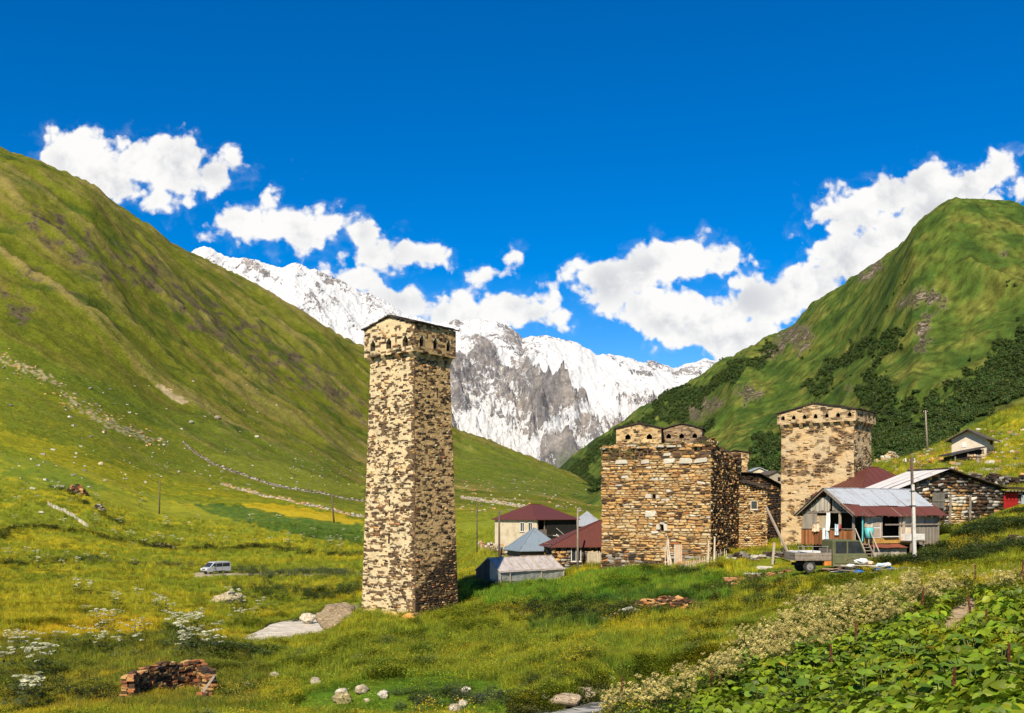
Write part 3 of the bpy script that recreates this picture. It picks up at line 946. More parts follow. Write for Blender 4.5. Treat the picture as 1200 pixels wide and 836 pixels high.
def build_snow():
    Ds = np.linspace(4900, 8700, 330)
    X, Y, Z, V, Fc = fan('snow', 120, 960, 900, Ds, snow_z)
    px = 600 + F * X / Y; py = 600 - F * Z / Y
    h = sst(Z, 700, 1700)
    s = 0.03 + 0.30 * h + 0.16 * sst(px, 540, 400)
    # snowfields and the glacier tongue low in the basin
    def blob(cx, cy, rx, ry, rot=0):
        a = radians(rot); dx = px - cx; dy = py - cy
        u = (dx * cos(a) + dy * sin(a)) / rx; v = (-dx * sin(a) + dy * cos(a)) / ry
        return np.exp(-(u * u + v * v) * 1.2)
    _, ra, rb, rc = snow_z(X, Y, True)
    s = s + 0.10 - 0.55 * sst(ra, 0.9, 1.5) - 0.50 * sst(rb, 0.8, 1.3) + 0.35 * sst(ra, 0.7, 0.3) + 0.25 * sst(rb, 0.6, 0.25)
    g = blob(560, 500, 34, 16, 20) + blob(610, 522, 46, 13, 18) + blob(650, 500, 36, 10, -28) + blob(680, 480, 34, 9, -25) + blob(735, 483, 24, 8, -8) + blob(690, 436, 30, 24) + blob(770, 452, 30, 16, 20) + blob(635, 420, 26, 14, 0)
    g = np.clip(g, 0, 1)
    s = s + 0.85 * g
    s = s + 0.08 * sst(py, 540, 500)
    s = s - 0.27 * (blob(580, 450, 52, 36) + blob(655, 452, 36, 24) + blob(705, 462, 40, 16, -15) + blob(700, 500, 60, 18, -30)) * (1 - g * 0.8)
    s = s - 0.35 * blob(760, 428, 24, 7)
    green = sst(py, 520, 545) * sst(px, 640, 665)
    s = s - green * 0.8
    o = mesh_np('snow_mountain', V, Fc, M['snow'], smooth=True, attrs={'snow': s.ravel(), 'green': green.ravel()})
    tag(o, kind='structure')


build_snow()

# ---------------------------------------------------------------- stone walls
PAL = {
    'cream': [(0.459, 0.344, 0.183), (0.429, 0.310, 0.160), (0.488, 0.379, 0.219), (0.407, 0.289, 0.142)],
    'ochre': [(0.421, 0.251, 0.091), (0.458, 0.275, 0.104), (0.366, 0.202, 0.072), (0.330, 0.194, 0.084)],
    'brown': [(0.073, 0.037, 0.017), (0.060, 0.033, 0.018), (0.100, 0.055, 0.025), (0.045, 0.027, 0.016)],
    'grey': [(0.198, 0.180, 0.153), (0.252, 0.225, 0.189), (0.144, 0.131, 0.113), (0.297, 0.270, 0.234)],
    'dark': [(0.042, 0.031, 0.022), (0.031, 0.024, 0.019), (0.056, 0.039, 0.025)],
    'pale': [(0.444, 0.414, 0.348), (0.488, 0.451, 0.370), (0.392, 0.363, 0.303)],
    'rust': [(0.306, 0.117, 0.041), (0.252, 0.099, 0.041), (0.360, 0.162, 0.063)],
}


def pick(rnd, weights):
    ks = list(weights); r = rnd.random() * sum(weights.values())
    for k in ks:
        r -= weights[k]
        if r <= 0: break
    c = rnd.choice(PAL[k]); f = rnd.uniform(0.85, 1.15)
    return tuple(min(1, x * f) for x in c)


class Face:
    """a wall face: bottom-left, bottom-right, top-right, top-left as seen from outside"""
    def __init__(s, B0, B1, T1, T0):
        s.B0, s.B1, s.T1, s.T0 = map(Vector, (B0, B1, T1, T0))
        s.L = (s.B1 - s.B0).length
        s.H = ((s.T0 - s.B0).length + (s.T1 - s.B1).length) / 2
        s.n = (s.B1 - s.B0).cross(s.T0 - s.B0).normalized()

    def at(s, u, h, d=0.0):
        a = u / s.L; b = h / s.H
        return (s.B0 * (1 - a) + s.B1 * a) * (1 - b) + (s.T0 * (1 - a) + s.T1 * a) * b + s.n * d


BOXF = [(0, 3, 2, 1), (4, 5, 6, 7), (0, 1, 5, 4), (1, 2, 6, 5), (2, 3, 7, 6), (3, 0, 4, 7)]


def lay(face, rnd, rows, widths, colfn, depth=(0.0, 0.06), top=None, opens=(), gap=0.012, back=0.16, keep=None, h0=0.0):
    """course the stones of one face; yields (u0, u1, h0, h1, depth, colour)"""
    out = []
    h = h0
    Hm = face.H if top is None else max(top(face.L * k / 20) for k in range(21))
    while h < Hm - 0.02:
        rh = rnd.uniform(*rows)
        u = -rnd.uniform(0, widths[0]) * 0.3
        while u < face.L:
            w = rnd.uniform(widths[0], widths[1]) * (0.75 + 0.5 * rh / rows[1])
            u0, u1 = max(u, 0.0), min(u + w, face.L); u += w
            if u1 - u0 < 0.05: continue
            uc = (u0 + u1) / 2; hc = h + rh / 2
            hh1 = h + rh
            if top is not None:
                tt = top(uc)
                if h > tt - 0.04: continue
                hh1 = min(hh1, tt + rnd.uniform(-0.03, 0.05))
            elif hh1 > face.H: hh1 = face.H
            bad = False
            for (a0, a1, b0, b1) in opens:
                if u1 > a0 and u0 < a1 and hh1 > b0 and h < b1:
                    # trim to the side of the opening
                    if u0 < a0 - 0.08 and uc < a0: u1 = a0
                    elif u1 > a1 + 0.08 and uc > a1: u0 = a1
                    elif hc > b1 and hh1 - b1 > 0.04: h_ = b1; bad = True
                    else: bad = True
            if bad or u1 - u0 < 0.05: continue
            if keep is not None and not keep(uc, hc): continue
            out.append((u0, u1, h, hh1, rnd.uniform(*depth), colfn(uc, hc, rnd)))
        h += rh
    return out


def warp(u, h):
    k = pn(u / 0.9, h / 0.6, 3) * 0.16 + pn(u / 0.35, h / 0.3, 9) * 0.05
    return float(k)


def stones_np(face, stones, rnd, gap=0.012, back=0.16, jit=0.55):
    P = []; cols = []
    for (u0, u1, h0, h1, d, c) in stones:
        w = u1 - u0; hh = h1 - h0
        ju = min(0.10, w * jit * 0.4); jh = min(0.05, hh * jit)
        q = []
        for (uu, hv) in ((u0, h0), (u1, h0), (u1, h1), (u0, h1)):
            su = 1 if uu == u0 else -1; sh = 1 if hv == h0 else -1
            a = uu + su * (gap + rnd.uniform(0, ju)); b = hv + sh * (gap + rnd.uniform(0, jh))
            k = warp(uu, hv) if 0.2 < hv < face.H - 0.3 else 0.0
            q.append((uu + su * gap * 0.5, hv + k + sh * gap * 0.5, -back)); q.append((a, b + k, d + rnd.uniform(-0.018, 0.018)))
        P.append([face.at(*q[i]) for i in (0, 2, 4, 6, 1, 3, 5, 7)])
        cols.append(c)
    return P, cols


def boxes_obj(name, P, cols, matl, parent=None, kind='stuff', attrs=None):
    P = np.array([[tuple(v) for v in p] for p in P], np.float32)
    n = len(P)
    Fc = (np.arange(n)[:, None, None] * 8 + np.array(BOXF)[None]).reshape(-1, 4)
    fc = np.repeat(np.array(cols), 6, axis=0)
    o = mesh_np(name, P.reshape(-1, 3), Fc, matl, fcol=fc, parent=parent)
    if kind: o['kind'] = kind
    return o


def mortar_sheet(face, col, opens=(), top=None, cell=0.16, amp=0.03, base=0.0, seed=0, reveal=0.55, colfn=None, rcol=(0.10, 0.075, 0.05)):
    """displaced plaster sheet with real openings; returns V, F, colours"""
    V = []; Fc = []; cs = []
    us = sorted(set([0, face.L] + [x for o in opens for x in o[:2]]))
    hs = sorted(set([0, face.H] + [x for o in opens for x in o[2:]]))
    def fill(a):
        r = [a[0]]
        for x in a[1:]:
            n = max(1, int(math.ceil((x - r[-1]) / cell)))
            s = r[-1]
            r += [s + (x - s) * (k + 1) / n for k in range(n)]
        return r
    if top is not None:
        hm = max(top(face.L * k / 40) for k in range(41))
        hs = [h for h in hs if h < hm] + [hm]
    U = fill(us); Hh = fill(hs)
    UU, HH = np.meshgrid(U, Hh)
    dd = base + amp * fbm(UU / 0.9 + seed * 3.1, HH / 0.45, 3, seed) + amp * 0.6 * pn(UU / 0.25, HH / 0.14, seed + 5)
    edge = (UU < 1e-6) | (UU > face.L - 1e-6)
    dd = np.where(edge, base, dd)
    nU = len(U)
    for j, h in enumerate(Hh):
        for i, u in enumerate(U):
            hh = h if top is None else min(h, top(u))
            V.append(face.at(u, hh, dd[j, i]))
    for j in range(len(Hh) - 1):
        for i in range(nU - 1):
            uc = (U[i] + U[i + 1]) / 2; hc = (Hh[j] + Hh[j + 1]) / 2
            if any(a0 < uc < a1 and b0 < hc < b1 for a0, a1, b0, b1 in opens): continue
            if top is not None and Hh[j] >= top(uc): continue
            k = j * nU + i
            Fc.append((k, k + 1, k + 1 + nU, k + nU)); cs.append(colfn(uc, hc) if colfn else col)
    for (a0, a1, b0, b1) in opens:
        b = len(V)
        for d in (0.0 + base, -reveal):
            for (u, h) in ((a0, b0), (a1, b0), (a1, b1), (a0, b1)): V.append(face.at(u, h, d))
        for k in range(4):
            k2 = (k + 1) % 4
            Fc.append((b + k, b + k + 4, b + k2 + 4, b + k2)); cs.append(rcol)  # reveals coloured dark to give the openings their shade
    return V, Fc, cs


def box_faces(w, d, z0, z1, w1=None, d1=None, cx=0, cy=0):
    """four outward faces of an upright tapered box, half sizes w, d (local axes): front -y, right +x, back +y, left -x"""
    w1 = w if w1 is None else w1; d1 = d if d1 is None else d1
    b = [(cx - w, cy - d, z0), (cx + w, cy - d, z0), (cx + w, cy + d, z0), (cx - w, cy + d, z0)]
    t = [(cx - w1, cy - d1, z1), (cx + w1, cy - d1, z1), (cx + w1, cy + d1, z1), (cx - w1, cy + d1, z1)]
    return [Face(b[i], b[(i + 1) % 4], t[(i + 1) % 4], t[i]) for i in range(4)]


def core_box(mb, w, d, z0, z1, w1=None, d1=None, cx=0, cy=0, col=(0.03, 0.025, 0.02)):
    w1 = w if w1 is None else w1; d1 = d if d1 is None else d1
    V = [(cx - w, cy - d, z0), (cx + w, cy - d, z0), (cx + w, cy + d, z0), (cx - w, cy + d, z0),
         (cx - w1, cy - d1, z1), (cx + w1, cy - d1, z1), (cx + w1, cy + d1, z1), (cx - w1, cy + d1, z1)]
    mb.add(V, BOXF, col)


def slate_plane(mb, A, B, Cc, Dd, rnd, rows=5, t=0.05, wid=0.6, cols=PAL['dark'], lift=0.0):
    """overlapping slates on the slope A-B (eave) to D-C (ridge)"""
    A, B, Cc, Dd = map(Vector, (A, B, Cc, Dd))
    n = (B - A).cross(Dd - A).normalized()
    if n.z < 0: n = -n
    L = (B - A).length
    for r in range(rows):
        f0 = r / rows; f1 = min(1.03, (r + 1.25) / rows)
        u = -rnd.uniform(0, 0.3)
        while u < L:
            w = rnd.uniform(0.6, 1.4) * wid
            a = max(0, u) / L; b = min(L, u + w) / L; u += w
            if b - a < 0.02: continue
            def p(s, f, d): return (A * (1 - s) + B * s) * (1 - f) + (Dd * (1 - s) + Cc * s) * f + n * d
            o = rnd.uniform(-0.02, 0.05) / max(0.5, (Dd - A).length)
            z = lift + rnd.uniform(0, 0.02); th = t * rnd.uniform(0.7, 1.3)
            q = [p(a, f0 - o, z + th * 0.6), p(b, f0 - o, z + th * 0.6), p(b, f1, z), p(a, f1, z)]
            V = q + [v + n * th for v in q]
            c = rnd.choice(cols)
            mb.add(V, BOXF, c)


def gable_slates(root, w, d, z, rise, over, rnd, axis='y', rows=5, name='roof', wid=0.6, cols=PAL['dark'], t=0.06):
    """two slopes over a box of half sizes w, d; ridge along local axis"""
    mb = MB()
    W_, D_ = w + over, d + over
    k = rise / (w if axis == 'y' else d)
    e = z - over * k
    if axis == 'y':
        slate_plane(mb, (-W_, D_, e), (-W_, -D_, e), (0, -D_, z + rise), (0, D_, z + rise), rnd, rows, t, wid, cols)
        slate_plane(mb, (W_, -D_, e), (W_, D_, e), (0, D_, z + rise), (0, -D_, z + rise), rnd, rows, t, wid, cols)
    else:
        slate_plane(mb, (-W_, -D_, e), (W_, -D_, e), (W_, 0, z + rise), (-W_, 0, z + rise), rnd, rows, t, wid, cols)
        slate_plane(mb, (W_, D_, e), (-W_, D_, e), (-W_, 0, z + rise), (W_, 0, z + rise), rnd, rows, t, wid, cols)
    return mb.build(name, M['slate_attr'], root)


M['slate_attr'] = m_attr('roof_slates', 3.0, 0.35, 0.02)
M['stone_plain'] = M['stone']


def plaster_col(u, h, rnd, seed, dark_low=0.0, p0=0.30):
    pass


def svan_tower(name, label, cat, nc, D_corner, theta, sl, sr, zb, zp, ze, rise, taper, over, nop, seed, colfn, keep, mcol, sheet_col=None, slits=(), stones=(0.09, 0.19), sw=(0.16, 0.55),
               parapet_open=(0.34, 0.55), wins=None, hi=True, group=None):
    """nc: photo column of the near corner; sl, sr side lengths at base; zb base, zp underside of parapet, ze eave"""
    rnd = random.Random(seed)
    X0 = (nc - 600) / F * D_corner
    R = Matrix.Rotation(theta, 3, 'Z')
    w, d = sl / 2, sr / 2
    ctr = Vector((X0, D_corner, 0)) - R @ Vector((w, -d, 0))
    root = empty(name, (ctr.x, ctr.y, zb), theta, label, cat, group)
    w1, d1 = w * taper, d * taper
    H = zp - zb
    P = []; cols = []; MV = []; MF = []; MC = []
    def emit_sheet(v, f, c):
        b = len(MV); MV.extend(v); MF.extend([tuple(b + i for i in q) for q in f]); MC.extend(c)
    for fi, face in enumerate(box_faces(w, d, 0, H, w1, d1)):
        ops = [(x * face.L - ww / 2, x * face.L + ww / 2, h, h + hh) for (f_, x, h, ww, hh) in slits if f_ == fi]
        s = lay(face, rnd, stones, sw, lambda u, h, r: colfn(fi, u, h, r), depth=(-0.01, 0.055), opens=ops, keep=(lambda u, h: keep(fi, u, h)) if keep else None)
        p, c = stones_np(face, s, rnd); P += p; cols += c
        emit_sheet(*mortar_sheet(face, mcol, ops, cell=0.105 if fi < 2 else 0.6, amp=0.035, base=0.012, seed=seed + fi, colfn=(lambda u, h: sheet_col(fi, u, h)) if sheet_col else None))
    # parapet, carried out on corbels
    wp, dp = w1 + over, d1 + over
    Hp = ze - zp
    wo, ho = parapet_open
    for fi, face in enumerate(box_faces(wp, dp, H, H + Hp)):
        nn = nop[fi % 2]
        ops = [(face.L * (k + 0.55) / (nn + 0.1) - wo / 2, face.L * (k + 0.55) / (nn + 0.1) + wo / 2, 0.42, 0.42 + ho) for k in range(nn)]
        top = (lambda u, f=face: f.H + rise * (1 - abs(u / f.L - 0.5) * 2)) if fi % 2 == 0 else None
        s = lay(face, rnd, (0.10, 0.19), (0.2, 0.6), lambda u, h, r: colfn(fi, u, H + h, r), depth=(-0.01, 0.05), opens=ops, top=top, keep=(lambda u, h: keep(fi, u, H + h)) if keep else None)
        p, c = stones_np(face, s, rnd, back=0.1); P += p; cols += c
        emit_sheet(*mortar_sheet(face, mcol, ops, top=top, cell=0.2 if fi < 2 else 0.6, amp=0.03, base=0.012, seed=seed + 9 + fi, reveal=0.4, colfn=(lambda u, h: sheet_col(fi, u, H + h)) if sheet_col else None))
        # arch stones over each opening: a small wedge pair closing its head
        for (a0, a1, b0, b1) in ops:
            mb = []
            for sgn, x0 in ((1, a0), (-1, a1)):
                q = [face.at(x0, b1, 0.0), face.at(x0 + sgn * wo * 0.42, b1, 0.0), face.at(x0, b1 - ho * 0.38, 0.0)]
                q2 = [v - face.n * 0.3 for v in q]
                b = len(MV); MV.extend(q + q2)
                MF.extend([(b, b + 1, b + 2), (b + 3, b + 5, b + 4), (b + 1, b + 4, b + 5, b + 2)]); MC.extend([mcol] * 3)
    # underside ring of the parapet
    b = len(MV)
    for (x, y) in ((-wp, -dp), (wp, -dp), (wp, dp), (-wp, dp)): MV.append(Vector((x, y, H)))
    for (x, y) in ((-w1 + .3, -d1 + .3), (w1 - .3, -d1 + .3), (w1 - .3, d1 - .3), (-w1 + .3, d1 - .3)): MV.append(Vector((x, y, H)))
    for k in range(4):
        MF.append((b + k, b + 4 + k, b + 4 + (k + 1) % 4, b + (k + 1) % 4)); MC.append((0.2, 0.15, 0.09))
    wall = mesh_np('wall', np.array([tuple(v) for v in MV]), MF, M['mortar'], fcol=MC, parent=root)
    boxes_obj('stonework', P, cols, M['stone'], root)
    core = MB(); core_box(core, w - 0.5, d - 0.5, 0, H + Hp - 0.1, w1 - 0.5, d1 - 0.5)
    core.build('interior', M['dark'], root)
    # corbels
    for fi, face in enumerate(box_faces(w1, d1, H - 0.45, H)):
        nn = nop[fi % 2] + 1
        for k in range(nn):
            if fi > 1 and not hi: continue
            u = face.L * (k + 0.02 + 0.0) / (nn - 1) if nn > 1 else face.L / 2
            u = min(max(u, 0.12), face.L - 0.12)
            mb = MB()
            cw = 0.15
            V = []
            for du in (-cw, cw):
                V += [face.at(u + du, 0.05, -0.1), face.at(u + du, 0.05, 0.07), face.at(u + du, 0.28, over * 0.8), face.at(u + du, 0.447, over + 0.03), face.at(u + du, 0.447, -0.1)]
            mb.add(V, [(0, 1, 2, 3, 4), (9, 8, 7, 6, 5), (0, 5, 6, 1), (1, 6, 7, 2), (2, 7, 8, 3), (3, 8, 9, 4), (4, 9, 5, 0)], rnd.choice(PAL['cream'] + PAL['ochre']))
            mb.build('corbel', M['stone'], root)
    gable_slates(root, wp, dp, H + Hp, rise, 0.16, rnd, 'y', rows=6, wid=0.55, t=0.09)
    return root, ctr


def blotch(u, h, seed, su=0.9, sh=0.5):
    return float(fbm(u / su + seed * 7.3, h / sh, 4, seed))


def weather(c, d, bare, lo, hi, k):
    t = min(1, max(0, (d - lo) / (hi - lo))) * k
    return tuple(a * (1 - t) + b * t for a, b in zip(c, bare))


# main tower: cream lime plaster weathered back to dark brown slates in patches
_bl = {}
def main_dark(fi, u, h):
    d = (0.055 if fi == 0 else 0.09) + 1.0 * blotch(u, h, 3 + fi, 0.75, 0.28) + 0.55 * blotch(u, h, 4 + fi, 0.40, 0.13) + 0.35 * blotch(u, h, 6 + fi, 2.2, 1.6)
    d += 0.16 * math.exp(-min(u, 5.0 - u + 0.1) / 0.3) if fi == 0 else 0.12 * math.exp(-max(u, 0) / 0.3)
    d += 0.35 * math.exp(-h / 1.3) + 0.14 * blotch(u, h, 13 + fi, 3.0, 3.0)
    if fi == 0:
        d += 0.16 * math.exp(-((h - 15.2) / 1.1) ** 2) + 0.22 * math.exp(-((h - 5.0) / 1.6) ** 2) * math.exp(-((u - 2.8) / 1.4) ** 2) + 0.16 * math.exp(-((h - 9.4) / 2.4) ** 2)
        if h < 2.2: d += 0.12 * (u / 5)
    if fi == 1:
        # the lower part of this face is coloured much darker below a slanting line
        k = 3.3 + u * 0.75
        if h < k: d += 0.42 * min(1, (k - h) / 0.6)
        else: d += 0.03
    return d


def main_keep(fi, u, h):
    r = random.random()
    return main_dark(fi, u, h) + (r - 0.5) * 0.26 > 0.10


def main_col(fi, u, h, r):
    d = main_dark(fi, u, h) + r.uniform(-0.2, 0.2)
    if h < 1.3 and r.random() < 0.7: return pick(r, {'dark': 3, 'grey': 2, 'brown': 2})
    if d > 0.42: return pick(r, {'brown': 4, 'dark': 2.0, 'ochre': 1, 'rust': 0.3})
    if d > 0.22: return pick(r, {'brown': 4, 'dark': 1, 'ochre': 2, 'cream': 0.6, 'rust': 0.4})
    return pick(r, {'brown': 2.4, 'ochre': 2.6, 'cream': 2.2, 'dark': 0.4})


def main_sheet(fi, u, h):
    t = blotch(u, h, 23 + fi, 1.6, 1.2)
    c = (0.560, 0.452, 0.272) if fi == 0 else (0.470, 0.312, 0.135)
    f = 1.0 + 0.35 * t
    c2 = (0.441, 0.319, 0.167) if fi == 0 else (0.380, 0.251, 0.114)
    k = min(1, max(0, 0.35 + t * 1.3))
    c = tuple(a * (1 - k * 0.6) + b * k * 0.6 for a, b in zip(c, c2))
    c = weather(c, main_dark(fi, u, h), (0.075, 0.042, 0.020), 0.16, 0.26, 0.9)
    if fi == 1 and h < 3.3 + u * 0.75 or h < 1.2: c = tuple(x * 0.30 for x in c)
    return tuple(x * f for x in c)


random.seed(5)
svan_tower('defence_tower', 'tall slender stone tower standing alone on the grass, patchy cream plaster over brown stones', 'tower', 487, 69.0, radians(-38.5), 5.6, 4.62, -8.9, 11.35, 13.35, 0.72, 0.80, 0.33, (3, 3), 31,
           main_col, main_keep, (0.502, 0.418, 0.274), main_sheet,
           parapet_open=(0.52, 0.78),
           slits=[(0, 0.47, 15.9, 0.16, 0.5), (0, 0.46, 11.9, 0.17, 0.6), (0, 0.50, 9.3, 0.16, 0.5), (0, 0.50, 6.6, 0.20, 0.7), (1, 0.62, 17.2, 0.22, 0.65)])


# tower at the right: broad, smooth buff plaster, bands of bare stone
def rt_dark(fi, u, h):
    d = -0.03 + 0.8 * blotch(u, h, 43 + fi, 0.9, 0.6)
    for (hc, w, a) in ((8.3, 0.75, 0.50 if u < 5.2 else 0.05), (9.9, 0.7, 0.44 if u > 4.6 else 0.04), (11.3, 1.0, 0.10), (4.2, 0.9, 0.16 if u < 3.0 else 0)):
        d += a * math.exp(-((h - hc - (0.5 if u > 4.5 else 0)) / w) ** 2)
    if 2.3 < u < 3.0 and h < 5.5: d += 0.16
    if h > 11.2: d += 0.1
    return d


def rt_col(fi, u, h, r):
    d = rt_dark(fi, u, h)
    return pick(r, {'brown': 3, 'dark': 0.8, 'ochre': 1.5, 'cream': 0.7}) if d > 0.15 else pick(r, {'brown': 1.5, 'ochre': 3, 'cream': 1.5})


def rt_sheet(fi, u, h):
    t = blotch(u, h, 53 + fi, 1.8, 1.6)
    a = (0.486, 0.372, 0.220); b = (0.426, 0.289, 0.144)
    k = min(1, max(0, 0.4 + t))
    return weather(tuple((x * (1 - k) + y * k) * (1 + 0.2 * t) for x, y in zip(a, b)), rt_dark(fi, u, h), (0.11, 0.065, 0.032), 0.10, 0.32, 0.85)


svan_tower('defence_tower', 'broad squat stone tower with smooth buff plaster right behind the wooden house', 'tower', 1001, 88.0, radians(-38.5), 6.9, 4.7, -4.2, 8.15, 9.15, 0.75, 0.985, 0.30, (7, 5), 37,
           rt_col, lambda fi, u, h: rt_dark(fi, u, h) + (random.random() - 0.5) * 0.3 > 0.10, (0.456, 0.357, 0.213), rt_sheet,
           slits=[], parapet_open=(0.36, 0.40))


def small_col(fi, u, h, r): return pick(r, {'cream': 0.6, 'ochre': 2, 'brown': 2.4, 'dark': 1})
def small_keep(fi, u, h): return blotch(u, h, 61 + fi, 0.9, 0.5) + (random.random() - 0.5) * 0.3 > -0.06
def small_sheet(fi, u, h):
    t = blotch(u, h, 63, 1.2, 1)
    return weather(tuple(x * (1 + 0.4 * t) for x in (0.441, 0.312, 0.152)), blotch(u, h, 64, 0.7, 0.3), (0.12, 0.07, 0.035), 0.08, 0.25, 0.8)
def small_sheet2(fi, u, h):
    t = blotch(u, h, 65, 1.2, 1)
    return weather(tuple(x * (1 + 0.4 * t) for x in (0.258, 0.182, 0.106)), blotch(u, h, 66, 0.7, 0.3), (0.07, 0.045, 0.025), 0.02, 0.2, 0.85)


svan_tower('defence_tower', 'ochre tower top with two arched openings rising behind the big stone house', 'tower', 772, 101.0, radians(-9), 4.1, 4.2, -5.5, 7.05, 8.55, 0.5, 1.0, 0.25, (2, 2), 39, small_col, small_keep, (0.5, 0.36, 0.18), small_sheet,
           slits=[], parapet_open=(0.55, 0.55), hi=False)
svan_tower('defence_tower', 'darker tower top with three arched openings behind the big stone house', 'tower', 820, 104.0, radians(-14), 3.75, 4.0, -5.5, 7.4, 8.75, 0.6, 1.0, 0.25, (3, 3), 41, small_col, small_keep, (0.258, 0.182, 0.106), small_sheet2,
           slits=[], parapet_open=(0.5, 0.5), hi=False)
svan_tower('defence_tower', 'narrow slate-capped tower stub just past the back corner of the big stone house', 'tower', 876, 110.0, radians(-14), 2.6, 2.6, -5.5, 6.0, 6.6, 0.25, 1.0, 0.16, (1, 1), 43, small_col, small_keep, (0.5, 0.38, 0.2), small_sheet,
           slits=[], parapet_open=(0.1, 0.1), hi=False)


# ---------------------------------------------------------------- single stones as parts: twelve shared shapes
def stone_meshes(mname, cols, n=3, seed=1):
    """bevelled unit blocks -0.5..0.5 with uneven corners"""
    rnd = random.Random(seed); out = []
    for c in cols:
        for k in range(n):
            bm = bmesh.new()
            bmesh.ops.create_cube(bm, size=1.0)
            for v in bm.verts:
                v.co += Vector([rnd.uniform(-0.20, 0.05) * (1 if x > 0 else -1) for x in v.co])
            bmesh.ops.bevel(bm, geom=list(bm.edges), offset=0.09, segments=1, affect='EDGES')
            me = bpy.data.meshes.new('stone')
            bm.to_mesh(me); bm.free()
            a = me.attributes.new('col', 'FLOAT_COLOR', 'FACE')
            f = rnd.uniform(0.85, 1.12)
            a.data.foreach_set('color', np.tile([c[0] * f, c[1] * f, c[2] * f, 1], len(me.polygons)).astype(np.float32))
            me.materials.append(M['stone'])
            out.append(me)
    return out


STONES = {k: stone_meshes(k, v, 2, i) for i, (k, v) in enumerate(PAL.items())}


def nearest_kind(c):
    best = None
    for k, v in PAL.items():
        for cc in v:
            d = sum((a - b) ** 2 for a, b in zip(cc, c))
            if best is None or d < best[0]: best = (d, k)
    return best[1]


def stone_part(face, s, parent, rnd, back=0.2, gap=0.012, name='stone'):
    u0, u1, h0, h1, d, c = s
    k = nearest_kind(c)
    o = bpy.data.objects.new(name, rnd.choice(STONES[k]))
    C.objects.link(o); o.parent = parent
    x = (face.B1 - face.B0).normalized(); z = ((face.T0 - face.B0) * (1 - u0 / face.L) + (face.T1 - face.B1) * (u0 / face.L)).normalized(); y = z.cross(x)
    wa, wb = warp(u0, h0), warp(u1, h0)
    if not 0.2 < h0 < face.H - 0.5: wa = wb = 0.0
    sl = (wb - wa) / max(0.2, u1 - u0) + rnd.uniform(-0.05, 0.05)
    x = (x + z * sl).normalized(); z = (z - x * x.dot(z)).normalized()
    c0 = face.at((u0 + u1) / 2, (h0 + h1) / 2 + (wa + wb) / 2, (d - back) / 2)
    Mx = Matrix.Identity(4)
    for i, (ax, sc) in enumerate(((x, u1 - u0 - gap), (y, back + d + 0.02), (z, h1 - h0 - gap))):
        for j in range(3): Mx[j][i] = ax[j] * sc
    Mx.translation = c0
    o.matrix_local = Mx
    return o


def rubble_walls(root, faces, rnd, specs, mcol, colfn, nparts=0, name='stonework', wallname='wall', mbase=-0.10, cell=0.4, px_scale=None, part_faces=(0, 1)):
    """faces with specs: dict(face -> dict(rows, widths, top, opens)); biggest stones become parts, the rest one mesh"""
    P = []; cols = []; MV = []; MF = []; MC = []; cand = []
    for fi, face in enumerate(faces):
        sp = specs.get(fi, specs.get('all'))
        st = lay(face, rnd, sp.get('rows', (0.15, 0.35)), sp.get('widths', (0.3, 0.9)), lambda u, h, r: colfn(fi, u, h, r), depth=sp.get('depth', (-0.02, 0.08)), top=sp.get('top'), opens=sp.get('opens', ()))
        for s in st: cand.append(((s[1] - s[0]) * (s[3] - s[2]) if fi in part_faces else 0, fi, s))
        v, f, c = mortar_sheet(face, mcol, sp.get('opens', ()), top=sp.get('top'), cell=cell, amp=0.03, base=mbase if fi == 0 else -0.10, seed=fi + 3)
        b = len(MV); MV.extend(v); MF.extend([tuple(b + i for i in q) for q in f]); MC.extend(c)
    cand.sort(key=lambda x: -x[0])
    for a, fi, s in cand[:nparts]: stone_part(faces[fi], s, root, rnd)
    for fi, face in enumerate(faces):
        p, c = stones_np(face, [s for a, f2, s in cand[nparts:] if f2 == fi], rnd, back=0.16); P += p; cols += c
    mesh_np(wallname, np.array([tuple(v) for v in MV]), MF, M['mortar'], fcol=MC, parent=root)
    if P: boxes_obj(name, P, cols, M['stone'], root)


